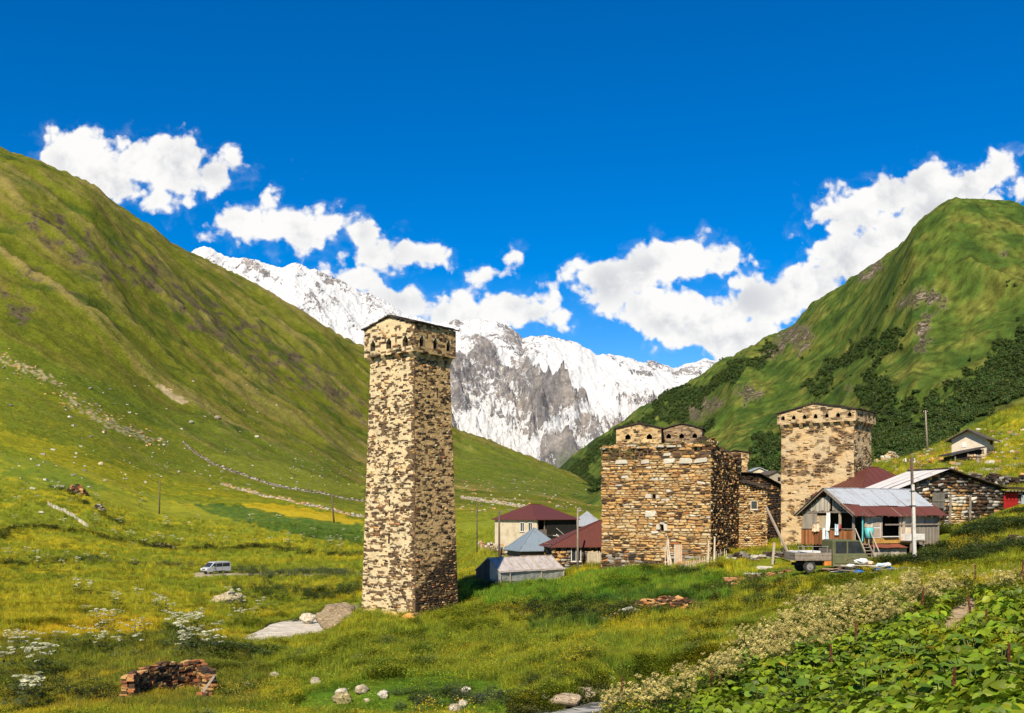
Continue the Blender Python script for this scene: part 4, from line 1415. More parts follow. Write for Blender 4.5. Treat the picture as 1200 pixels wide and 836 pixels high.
# ---------------------------------------------------------------- the big stone house
def big_house():
    rnd = random.Random(77)
    th = radians(-24); L, Dp = 9.85, 13.5
    X0 = (833 - 600) / F * 84
    R = Matrix.Rotation(th, 3, 'Z')
    zb = -5.8
    ctr = Vector((X0, 84, 0)) - R @ Vector((L / 2, -Dp / 2, 0))
    root = empty('stone_house', (ctr.x, ctr.y, zb), th, 'big dry-stone house with ragged top and a row of pale slabs high up', 'house')
    H = 5.75 - zb
    faces = box_faces(L / 2, Dp / 2, 0, H)
    def colfn(fi, u, h, r):
        if fi == 0:
            if h < 2.0 + 0.6 * math.sin(u): return pick(r, {'grey': 2, 'dark': 1.5, 'brown': 2, 'rust': 0.4, 'ochre': 1})
            b = blotch(u, h, 83, 2.0, 0.9)
            if h > H - 1.15 and r.random() < 0.75: return pick(r, {'brown': 2.5, 'ochre': 1.5, 'dark': 1})
            if b > 0.12 or 3.6 < h < 4.4: return pick(r, {'cream': 5, 'pale': 0.3, 'ochre': 2})
            return pick(r, {'cream': 1.5, 'ochre': 3.2, 'brown': 1.6, 'pale': 0.2, 'rust': 0.25})
        return pick(r, {'brown': 2, 'ochre': 2.2, 'dark': 1.2, 'cream': 1.0, 'rust': 0.3})
    op0 = [(4.72, 4.98, 6.95, 7.35), (5.45, 5.7, 4.15, 4.6)]
    top0 = lambda u: H - 0.05 + 0.18 * math.sin(u * 2.1) + 0.15 * math.sin(u * 5.3) + (0.25 if u > 5.5 else 0)
    top1 = lambda u: H + 0.75 * math.exp(-((u - 1.6) / 1.4) ** 2) - 0.5 + 0.15 * math.sin(u * 6) + 0.1 * math.sin(u * 14) + (0.5 - 0.05 * u)
    specs = {0: dict(rows=(0.10, 0.30), widths=(0.22, 0.80), top=top0, opens=op0, depth=(-0.02, 0.10)), 1: dict(rows=(0.12, 0.28), widths=(0.22, 0.7), top=top1, depth=(-0.04, 0.16)),
             'all': dict(rows=(0.25, 0.4), widths=(0.5, 1.2), top=lambda u: H)}
    rubble_walls(root, faces, rnd, specs, (0.15, 0.095, 0.045), colfn, nparts=292, mbase=-0.035, cell=0.22, part_faces=(0,))
    # pale slabs in a row high on the front and a few set lower down
    f = faces[0]
    for (u0, u1, h0, h1) in ((1.3, 2.55, 9.95, 10.4), (3.6, 4.45, 10.05, 10.4), (5.6, 6.85, 10.0, 10.5), (6.95, 8.3, 9.98, 10.5), (8.4, 9.55, 9.98, 10.4), (3.95, 5.15, 5.35, 5.98), (4.05, 4.68, 6.95, 7.4), (5.02, 5.35, 6.95, 7.3), (5.05, 5.42, 4.2, 4.75), (5.74, 6.1, 4.1, 4.8), (5.35, 5.8, 4.63, 4.85), (4.6, 5.3, 3.85, 4.12)):
        stone_part(f, (u0, u1, h0, h1, 0.15, (0.66, 0.61, 0.50)), root, rnd, name='slab')
    # flat top: rubble, turf and cap slabs
    mb = MB(); core_box(mb, L / 2 - 0.45, Dp / 2 - 0.45, 0, H - 0.35); mb.build('interior', M['dark'], root)
    mb = MB()
    for k in range(240):
        x = rnd.uniform(-L / 2, L / 2 - 0.2); y = rnd.uniform(-Dp / 2, -Dp / 2 + 2.5)
        s = rnd.uniform(0.1, 0.45)
        mb.box((x, y, H - 0.15 + (y + Dp / 2) * 0.15 + rnd.uniform(0, 0.12)), (s, s * 0.7, rnd.uniform(0.04, 0.1)), rnd.uniform(0, 3), rnd.choice(PAL['brown'] + PAL['pale'] + PAL['ochre']), 0.04)
    mb.build('loose_rubble', M['stone'], root)['kind'] = 'stuff'
    mb = MB()
    for k in range(60):
        x = L / 2 - rnd.uniform(0, 1.2); y = rnd.uniform(-Dp / 2, Dp / 2)
        s = rnd.uniform(0.15, 0.4)
        mb.box((x, y, top1(y + Dp / 2) - 0.1 + rnd.uniform(0, 0.15)), (s, s * 0.7, rnd.uniform(0.05, 0.12)), rnd.uniform(0, 3), rnd.choice(PAL['brown'] + PAL['dark']), 0.04)
    mb.build('wall_cap', M['stone'], root)['kind'] = 'stuff'
    # tufts of turf hanging over the edge
    mb = MB()
    for k in range(160):
        u = rnd.choice([rnd.uniform(0.3, 3.2), rnd.uniform(0, L)]); h = H - rnd.uniform(0.0, 1.2) if u < 3.3 else H + rnd.uniform(0, 0.2)
        p = f.at(u, h, 0.1); a = rnd.uniform(-0.3, 0.3)
        q = p + Vector((a, -rnd.uniform(0.02, 0.1), rnd.uniform(-0.1, 0.35)))
        mb.add([p + Vector((-0.04, 0, 0)), p + Vector((0.05, 0, 0)), q], [(0, 1, 2)], (0.12, 0.14, 0.02))
    mb.build('turf', M['leafattr'], root)['kind'] = 'stuff'
    return root, ctr, R


def m_leaf(name, attr='col', inst=False, trans=0.35, var=0.3):
    m = bpy.data.materials.new(name)
    m.use_nodes = True
    t = NT(m.node_tree)
    out = t.n('ShaderNodeOutputMaterial')
    a = t.n('ShaderNodeAttribute', attribute_name=attr)
    if inst: a.attribute_type = 'INSTANCER'
    col = a.outputs['Color']
    if inst:
        own = t.n('ShaderNodeAttribute', attribute_name='tint')
        col = t.mix(1.0, col, own.outputs['Color'], 'MULTIPLY')
    d = t.n('ShaderNodeBsdfDiffuse', {'Color': col})
    tr = t.n('ShaderNodeBsdfTranslucent', {'Color': col})
    g = t.n('ShaderNodeBsdfGlossy', {'Roughness': 0.55, 'Color': (1, 1, 1, 1)})
    mx = t.n('ShaderNodeMixShader', {0: trans, 1: d.outputs[0], 2: tr.outputs[0]})
    m2 = t.n('ShaderNodeMixShader', {0: 0.03, 1: mx.outputs[0], 2: g.outputs[0]})
    t.link(m2.outputs[0], out.inputs[0])
    return m


M['leafattr'] = m_leaf('leaves')
M['leafinst'] = m_leaf('grass_blades', inst=True)
big_house()

# ---------------------------------------------------------------- carpentry helpers
def boards(mb, axis, a0, a1, plane, z0, z1, rnd, w=0.16, t=0.03, ragged=0.05, miss=0.0, col=None, top=None, var=0.25):
    """upright planks along x (axis 'x', plane = y) or along y (axis 'y', plane = x)"""
    a = a0
    while a < a1 - 0.02:
        ww = min(w * rnd.uniform(0.7, 1.3), a1 - a)
        if rnd.random() >= miss:
            f = rnd.uniform(1 - var, 1 + var); c = tuple(x * f for x in (col or (1, 1, 1)))
            zt = (top(a + ww / 2) if top else z1) - rnd.uniform(0, ragged); zb = z0 + rnd.uniform(-ragged, ragged) * 0.5
            o = rnd.uniform(-0.012, 0.012)
            if zt - zb > 0.04:
                if axis == 'x': mb.box((a + ww / 2, plane + o, (zt + zb) / 2), (ww / 2 - 0.008, t / 2, (zt - zb) / 2), 0, c)
                else: mb.box((plane + o, a + ww / 2, (zt + zb) / 2), (t / 2, ww / 2 - 0.008, (zt - zb) / 2), 0, c)
        a += ww


M['board'] = m_attr('board_wood', 2.5, 0.35, 0.008, bscale=18)
GREYW = (0.25, 0.215, 0.17); BROWNW = (0.26, 0.10, 0.035); PALEW = (0.52, 0.44, 0.33); CREAMW = (0.66, 0.60, 0.48)


def stuffed(o):
    o['kind'] = 'stuff'
    return o


def window(root, x, y, z, w, h, face='-y', depth=0.12, fm=None, bars=1):
    """frame with a sill and panes set in a wall face"""
    mb = MB(); fw = 0.07
    def bx(cx, cz, hx, hz, d0, d1, m):
        c = (cx, (d0 + d1) / 2, cz); hh = (hx, abs(d1 - d0) / 2, hz)
        if face == '-y': m.box((x + cx, y + c[1], z + cz), hh)
        elif face == '-x': m.box((x + c[1], y - cx, z + cz), (hh[1], hh[0], hh[2]))
        elif face == '+x': m.box((x - c[1], y + cx, z + cz), (hh[1], hh[0], hh[2]))
    for sx in (-1, 1): bx(sx * (w / 2), 0, fw / 2, h / 2 + fw / 2, -0.05, depth, mb)
    for sz in (-1, 1): bx(0, sz * h / 2, w / 2 - fw / 2 - 0.001, fw / 2, -0.045, depth, mb)
    f = mb.build('window', fm or M['white_paint'], root)
    mb = MB()
    for k in range(bars): bx(-w / 2 + w * (k + 1) / (bars + 1), 0, 0.022, h / 2 - fw / 2, 0.0, 0.06, mb)
    if bars: mb.build('glazing_bar', fm or M['white_paint'], f)
    mb = MB(); bx(0, 0, w / 2 - 0.02, h / 2 - 0.02, 0.065, 0.08, mb); mb.build('pane', M['glass'], f)
    mb = MB(); bx(0, -h / 2 - 0.06, w / 2 + 0.1, 0.03, -0.12, depth, mb); mb.build('sill', M['concrete'], f)
    return f


def hip_roof(root, x0, x1, y0, y1, z, rise, over, matl, ridge=0.3, name='roof', t=0.06, seam=0.6):
    """hipped sheet roof with standing seams"""
    X0, X1, Y0, Y1 = x0 - over, x1 + over, y0 - over, y1 + over
    cx, cy = (x0 + x1) / 2, (y0 + y1) / 2
    lx = (x1 - x0) / 2 * ridge if (x1 - x0) >= (y1 - y0) else 0.02
    ly = (y1 - y0) / 2 * ridge if (y1 - y0) > (x1 - x0) else 0.0
    k = rise / ((y1 - y0) / 2)
    e = z - over * k * 0.8
    A, B, Cc, Dd = (X0, Y0, e), (X1, Y0, e), (X1, Y1, e), (X0, Y1, e)
    R0, R1 = (cx - lx, cy - ly, z + rise), (cx + lx, cy + ly, z + rise)
    mb = MB()
    top = [A, B, Cc, Dd, R0, R1]; V = top + [(p[0], p[1], p[2] - t) for p in top]
    Fs = [(0, 1, 5, 4), (1, 2, 5), (2, 3, 4, 5), (3, 0, 4)]
    mb.add(V, Fs + [tuple(i + 6 for i in f[::-1]) for f in Fs] + [(0, 6, 7, 1), (1, 7, 8, 2), (2, 8, 9, 3), (3, 9, 6, 0)])
    rf = mb.build(name, matl, root)
    # seams
    mb = MB()
    def seam_on(P, Q, S, T):
        P, Q, S, T = map(Vector, (P, Q, S, T))
        n = max(2, int((Q - P).length / seam))
        nn = (Q - P).cross(T - P).normalized()
        if nn.z < 0: nn = -nn
        for i in range(1, n):
            s = i / n
            a = P * (1 - s) + Q * s
            # up the slope until a hip is met
            d = ((S + T) / 2 - (P + Q) / 2); d -= (Q - P).normalized() * d.dot((Q - P).normalized())
            L = (Q - P).length; u = s * L; Lr = (S - T).length if (S - T).length > 0 else 0
            side = (L - Lr) / 2
            f = min(1.0, u / side if side > 0 else 1, (L - u) / side if side > 0 else 1)
            mb.beam(a + nn * 0.012, a + d * f * 0.98 + nn * 0.012, 0.035, 0.035)
    seam_on(A, B, R1, R0); seam_on(B, Cc, R1, R1); seam_on(Cc, Dd, R0, R1); seam_on(Dd, A, R0, R0)
    for a, b in ((A, R0), (B, R1), (Cc, R1), (Dd, R0), (R0, R1)): mb.beam(Vector(a) + Vector((0, 0, .02)), Vector(b) + Vector((0, 0, .02)), 0.10, 0.06)
    stuffed(mb.build('roof_seam', matl, rf))
    return rf


def corrugated(name, P, Q, S, T, matl, parent, sheets, amp=0.018, pitch=0.16, t=0.01, rnd=random):
    """sheets of corrugated metal on slope P-Q (eave), T-S (ridge), laid side by side"""
    P, Q, S, T = map(Vector, (P, Q, S, T))
    n = (Q - P).cross(T - P).normalized()
    if n.z < 0: n = -n
    L = (Q - P).length
    for i in range(sheets):
        a = i / sheets; b = (i + 1.04) / sheets
        m = max(4, int((b - a) * L / pitch) * 4)
        V = []; Fc = []
        lift = rnd.uniform(0.0, 0.02) + (i % 2) * 0.012; o0 = rnd.uniform(-0.04, 0.04); tilt = rnd.uniform(-0.03, 0.05)
        for k in range(m + 1):
            s = a + (b - a) * k / m
            w = amp * sin(s * L / pitch * 2 * pi)
            for f in (0.0 + o0 / 3, 1.0):
                base = (P * (1 - s) + Q * s) * (1 - f) + (T * (1 - s) + S * s) * f
                V.append(base + n * (w + lift + (tilt * (1 - f))))
        nv = len(V)
        V += [v - n * t for v in V]
        for k in range(m):
            Fc.append((2 * k, 2 * k + 2, 2 * k + 3, 2 * k + 1)); Fc.append((nv + 2 * k, nv + 2 * k + 1, nv + 2 * k + 3, nv + 2 * k + 2))
            Fc.append((2 * k, nv + 2 * k, nv + 2 * k + 2, 2 * k + 2))
        mb = MB(); mb.add(V, Fc); mb.build(name, matl, parent)


# ---------------------------------------------------------------- houses on the meadow left of the big stone house
def red_roof_house():
    D = 130; X0 = (629 - 600) / F * D
    root = empty('farmhouse', (X0, D, -4.2), radians(45), 'cream plastered farmhouse with a hipped dark red roof and a shaded veranda', 'house')
    # local: corner at origin, front wall x from 0 to -8 is turned left; right side y 0..8
    # near corner: left face runs along -x', right face along +y'; here rotated by 45 so that x'=(.707,.707): use box x 0..8 (right side face -y), y 0..8 (left face -x)
    H = 3.3
    mb = MB(); mb.box((4.0 + 1.0, 4, H / 2), (3.0, 4, H / 2)); mb.build('wall', M['dark'], root)
    mb = MB()
    # left gable-side wall (local x = 0) cream, real window holes
    def wallx(segs):
        for (y0, y1, z0, z1) in segs: mb.box((0.12, (y0 + y1) / 2, (z0 + z1) / 2), (0.12, (y1 - y0) / 2, (z1 - z0) / 2))
    y_ = [0, 0.8, 1.55, 2.3, 3.05, 8]
    wallx([(0, 8, -1.0, 1.55), (0, 8, 2.75, H), (0, y_[1], 1.55, 2.75), (y_[2], y_[3], 1.55, 2.75), (y_[4], 8, 1.55, 2.75)])
    mb.build('front_wall', M['plaster'], root)
    for yc in (1.175, 2.675): window(root, 0.0, yc, 2.15, 0.75, 1.2, '-x', 0.2)
    # veranda side (local y = 0): posts, rail, dark recess, white lower stair
    for x in (0.1, 1.6, 3.1, 4.6, 6.1, 7.7):
        mb = MB(); mb.box((x, 0.1, 2.2), (0.06, 0.06, 1.05)); mb.build('post', M['old_wood'], root)
    mb = MB(); boards(mb, 'x', 0.0, 7.8, 0.05, 1.15, 1.85, random.Random(2), 0.12, col=(0.16, 0.13, 0.10)); stuffed(mb.build('balustrade', M['board'], root))
    mb = MB(); mb.box((4, 0.45, 1.06), (4, 0.45, 0.06)); mb.build('veranda_floor', M['old_wood'], root)
    mb = MB(); mb.box((4.0, 0.6, 0.3), (3.9, 0.1, 0.7)); mb.build('stone_base', M['stone'], root)
    mb = MB()
    for k in range(7): mb.box((3.3 + k * 0.28, -0.35, 1.0 - k * 0.17), (0.15, 0.35, 0.03))
    mb.beam((3.1, -0.7, 1.15), (5.2, -0.7, -0.1), 0.06, 0.2); mb.beam((3.1, -0.7, 2.0), (5.2, -0.7, 0.75), 0.05, 0.07)
    mb.box((5.9, -0.3, 0.45), (0.9, 0.3, 0.30)); mb.build('stair', M['white_paint'], root)
    hip_roof(root, 0, 8, 0, 8, H, 1.95, 0.35, M['red_sheet'], ridge=0.25)
    return root


def simple_hip(name, label, cat, px, D, z, rz, w, d, H, rise, roofm, wallm, over=0.3, ridge=0.2):
    X0 = (px - 600) / F * D
    root = empty(name, (X0, D, z), rz, label, cat)
    mb = MB(); mb.box((0, 0, H / 2), (w / 2, d / 2, H / 2)); mb.build('wall', wallm, root)
    hip_roof(root, -w / 2, w / 2, -d / 2, d / 2, H, rise, over, roofm, ridge)
    return root


red_roof_house()
r = simple_hip('shed', 'low stone shed with a hipped blue grey sheet metal roof behind the greenhouse', 'shed', 626, 106, -6.6, radians(18), 4.6, 4.6, 2.75, 2.1, M['blue_sheet'], M['stone_plain'], 0.35, 0.02)
for o in r.children:
    if o.name.startswith('wall'):
        a = o.data.attributes['col']
        a.data.foreach_set('color', np.tile([0.13, 0.10, 0.075, 1], len(o.data.polygons)).astype(np.float32))
r = simple_hip('house', 'small cream house with a pale blue hipped metal roof beyond the dark red ones', 'house', 688, 140, -5.4, radians(30), 3.2, 3.0, 3.7, 1.75, M['zinc_sheet'], M['plaster'], 0.35, 0.02)
window(r, 0.2, -1.5, 2.9, 0.6, 0.8, '-y', 0.02)
window(r, -0.9, -1.5, 2.9, 0.5, 0.8, '-y', 0.02)


def red_shed():
    rnd = random.Random(6)
    D = 96.5; X0 = (647 - 600) / F * D
    root = empty('stone_shed', (X0, D, -5.7), radians(8), 'stone shed with a dark red sheet roof against the big stone house', 'shed')
    L, H = 5.6, 2.5
    faces = [Face((0, 0, 0), (L, 0, 0), (L, 0, H), (0, 0, H)), Face((0, 4.5, 0), (0, 0, 0), (0, 0, H), (0, 4.5, H))]
    rubble_walls(root, faces, rnd, {'all': dict(rows=(0.14, 0.3), widths=(0.25, 0.7)), 0: dict(rows=(0.14, 0.3), widths=(0.25, 0.7), opens=[(1.9, 2.9, 0.8, 2.2)])}, (0.1, 0.075, 0.05),
                 lambda fi, u, h, r: pick(r, {'brown': 2, 'grey': 2, 'dark': 1, 'ochre': 1}), nparts=0)
    mb = MB(); mb.box((L / 2, 2.4, H / 2), (L / 2 - .3, 2.0, H / 2 - 0.05)); mb.build('interior', M['dark'], root)
    window(root, 2.4, 0.0, 1.5, 0.95, 1.35, '-y', 0.2, bars=1)
    mb = MB(); boards(mb, 'x', 3.4, 5.4, -0.35, 0.25, 1.9, rnd, 0.13, col=(0.40, 0.34, 0.25), ragged=0.25); stuffed(mb.build('plank_screen', M['board'], root))
    hip_roof(root, 0, 11.0, 0, 5.2, H, 2.35, 0.35, M['red_sheet'], ridge=0.02)


red_shed()


def greenhouse():
    D = 84; X0 = (586 - 600) / F * D
    root = empty('greenhouse', (X0, D, -6.45), radians(40), 'low greenhouse of cloudy plastic film on a wooden frame beside the tall tower', 'greenhouse')
    L, Wd, H, R = 7.4, 3.3, 1.35, 1.1
    def film_mat(name, c, tr):
        m = bpy.data.materials.new(name); m.use_nodes = True
        t = NT(m.node_tree); out = t.n('ShaderNodeOutputMaterial')
        co = obj_co(t); n = t.noise(t.v('MULTIPLY', co, (2, 2, 0.7)), 1.5, 5, 0.6)
        cc = t.mix(t.ss(n, 0.35, 0.7), c, tuple(x * 0.72 for x in c))
        p = t.n('ShaderNodeBsdfPrincipled', {'Base Color': cc, 'Roughness': 0.35, 'Specular IOR Level': 0.5})
        b = t.n('ShaderNodeBump', {'Height': t.noise(co, 1.8, 5, 0.6), 'Distance': 0.12}); t.link(b.outputs[0], p.inputs['Normal'])
        tl = t.n('ShaderNodeBsdfTranslucent', {'Color': cc}); tp = t.n('ShaderNodeBsdfTransparent')
        m1 = t.n('ShaderNodeMixShader', {0: 0.3, 1: p.outputs[0], 2: tl.outputs[0]})
        m2 = t.n('ShaderNodeMixShader', {0: tr, 1: m1.outputs[0], 2: tp.outputs[0]})
        t.link(m2.outputs[0], out.inputs[0])
        return m
    roofm = film_mat('roof_film', (0.62, 0.56, 0.55), 0.0); sidem = film_mat('side_film', (0.44, 0.46, 0.44), 0.18)
    def sheet(name, pts, n, m, sag=0.05, sd=0):
        """rippled film over a quad"""
        P, Q, S, T = map(Vector, pts); nn = (Q - P).cross(T - P).normalized(); V = []; Fc = []
        a, b = n
        for j in range(b + 1):
            for i in range(a + 1):
                u, v = i / a, j / b
                q = (P * (1 - u) + Q * u) * (1 - v) + (T * (1 - u) + S * u) * v
                V.append(q + nn * (sag * (float(pn(u * a / 3 + sd, v * 2 + sd)) - 0.5 * (1 - abs(2 * v - 1)))))
        for j in range(b):
            for i in range(a):
                k = j * (a + 1) + i; Fc.append((k, k + 1, k + a + 2, k + a + 1))
        mb = MB(); mb.add(V, Fc); return mb.build(name, m, root, smooth=True)
    W2 = Wd / 2
    sheet('roof_film', ((-0.15, -0.15, H - 0.08), (L + 0.15, -0.15, H - 0.08), (L, W2, H + R), (0, W2, H + R)), (30, 5), roofm, 0.08, 1)
    sheet('roof_film', ((L + 0.15, Wd + 0.15, H - 0.08), (-0.15, Wd + 0.15, H - 0.08), (0, W2, H + R), (L, W2, H + R)), (30, 5), roofm, 0.08, 4)
    sheet('side_film', ((0, 0, -0.3), (L, 0, -0.3), (L, 0, H), (0, 0, H)), (26, 5), sidem, 0.10, 7)
    sheet('side_film', ((L, Wd, -0.3), (0, Wd, -0.3), (0, Wd, H), (L, Wd, H)), (26, 5), sidem, 0.08, 9)
    sheet('side_film', ((L, 0, -0.3), (L, Wd, -0.3), (L, Wd, H), (L, 0, H)), (8, 5), sidem, 0.08, 9)
    mb = MB(); mb.add([(0.0, Wd, -0.3), (0.0, 0, -0.3), (0.0, 0, H), (0.0, W2, H + R), (0.0, Wd, H)], [(0, 1, 2, 3, 4)]); mb.add([(L, 0, H), (L, Wd, H), (L, W2, H + R)], [(0, 1, 2)])
    mb.build('end_film', sidem, root)
    mb = MB(); boards(mb, 'y', 1.4, 3.3, -0.04, -0.3, 2.0, random.Random(1), 0.14, col=(0.06, 0.055, 0.05), top=lambda y: H + R * (1 - abs(y - W2) / W2) - 0.05, ragged=0.02); stuffed(mb.build('end_boards', M['board'], root))
    for x in [0.0, 0.95, 1.9, 2.8, 3.7, 4.6, 4.85, 5.8, 6.6, L]:
        mb = MB(); mb.beam((x, -0.03, H), (x, W2, H + R + 0.05), 0.045, 0.04); mb.beam((x, Wd + 0.03, H), (x, W2, H + R + 0.05), 0.045, 0.04); mb.build('rafter', M['pale_wood'], root)
    for x in (0.0, 1.1, 4.7, L):
        mb = MB(); mb.beam((x, -0.05, -0.5), (x, -0.05, H + 0.02), 0.07); mb.build('post', M['pale_wood'], root)
    mb = MB(); mb.beam((0, -0.05, H), (L, -0.05, H), 0.06); mb.beam((0, -0.06, 0.55), (L, -0.06, 0.50), 0.035); mb.beam((0, W2, H + R), (L, W2, H + R), 0.07)
    mb.beam((-0.05, 0, 0.5), (-0.05, Wd, 0.5), 0.05); mb.build('rail', M['pale_wood'], root)


greenhouse()


# ---------------------------------------------------------------- small stone houses between the big house and the right tower
def lean_house(name, label, cat, px0, px1, D, zb, rz, dpt, zl, zr, colw, seed, mcol, win=None, rafters=True, nparts=0):
    rnd = random.Random(seed)
    X0 = (px0 - 600) / F * D; L = (px1 - px0) / F * D / cos(rz) * 1.0
    root = empty(name, (X0, D, zb), rz, label, cat)
    hl, hr = zl - zb, zr - zb; H = max(hl, hr)
    top = lambda u: hl + (hr - hl) * u / L
    faces = [Face((0, 0, 0), (L, 0, 0), (L, 0, H), (0, 0, H)), Face((L, 0, 0), (L, dpt, 0), (L, dpt, H), (L, 0, H)), Face((0, dpt, 0), (0, 0, 0), (0, 0, H), (0, dpt, H))]
    ops = [(win[0] - .3, win[0] + .3, win[1] - .4, win[1] + .4)] if win else []
    rubble_walls(root, faces, rnd, {0: dict(rows=(0.12, 0.24), widths=(0.2, 0.6), top=top, opens=ops), 1: dict(rows=(0.13, 0.26), widths=(0.2, 0.6), top=lambda u: hr), 2: dict(rows=(0.13, 0.26), widths=(0.2, 0.6), top=lambda u: hl)},
                 mcol, lambda fi, u, h, r: pick(r, colw), nparts=nparts)
    mb = MB(); mb.prism([(0.4, 0), (L - 0.4, 0), (L - 0.4, hr - 0.1), (0.4, hl - 0.1)], 0.5, dpt - 0.3, 'Y'); mb.build('interior', M['dark'], root)
    if win:
        window(root, win[0], 0.0, win[1], 0.6, 0.8, '-y', 0.15, bars=0, fm=M['plaster'])
    mb = MB()
    slate_plane(mb, (-0.3, -0.35, hl + 0.08), (L + 0.3, -0.35, hr + 0.08 - (0.3 * (hl - hr) / L)), (L + 0.3, dpt, hr + 0.5), (-0.3, dpt, hl + 0.5), rnd, 5, 0.06, 0.6)
    rf = mb.build('roof', M['slate_attr'], root)
    if rafters:
        n = int(L / 0.28)
        mb = MB()
        for k in range(n):
            u = (k + 0.5) * L / n; mb.box((u, -0.16, top(u) - 0.06), (0.05, 0.2, 0.09))
        stuffed(mb.build('rafter_end', M['dark'], rf))
    return root


lean_house('stone_house', 'small buff stone house with one square window below a row of rafter ends', 'house', 852, 897, 95, -4.2, radians(-10), 5, 3.2, 2.15, {'ochre': 3, 'cream': 3, 'brown': 1}, 5, (0.34, 0.24, 0.13), win=(2.55, 4.85))
lean_house('stone_house', 'dark stone house in shade tucked between the buff house and the broad tower', 'house', 890, 921, 103, -4.0, radians(30), 5, 3.9, 2.6, {'brown': 2, 'dark': 2, 'ochre': 0.5}, 8, (0.10, 0.075, 0.05), rafters=False)  # its shade is put into the dark stone and mortar colours
for i, (px, D, w, py, kind, lb) in enumerate(((873, 175, 3.2, 555, 'plaster', 'far stone hut with a pale gable, leftmost behind the dark house roof'), (887, 190, 3.0, 549, 'plaster', 'far cream hut with a grey roof between two other far huts'),
                                              (903, 180, 3.2, 553, 'stone', 'far low hut with a slate roof beside the broad tower'))):
    z = (600 - py) / F * D
    root = empty('hut', ((px - 600) / F * D, D, z - 3), radians(-20 + i * 22), lb, 'hut')
    mb = MB(); mb.box((0, 0, 1.2), (w / 2, w / 2, 1.3)); mb.prism([(-w / 2, 2.5), (w / 2, 2.5), (0, 3.0)], -w / 2, w / 2); mb.build('wall', M['plaster'] if kind == 'plaster' else M['pale_wood'], root)
    mb = MB()
    for s in (-1, 1): mb.add([(s * (w / 2 + .3), -w / 2 - .3, 2.4), (s * (w / 2 + .3), w / 2 + .3, 2.4), (0, w / 2 + .3, 3.15), (0, -w / 2 - .3, 3.15), (s * (w / 2 + .3), -w / 2 - .3, 2.28), (s * (w / 2 + .3), w / 2 + .3, 2.28), (0, w / 2 + .3, 3.03), (0, -w / 2 - .3, 3.03)], BOXF)
    mb.build('roof', M['slate'] if i != 1 else M['zinc_sheet'], root)
    mb = MB(); mb.box((w * 0.2, -w / 2 - 0.02, 1.6), (0.3, 0.03, 0.35)); mb.build('window', M['dark'], root)


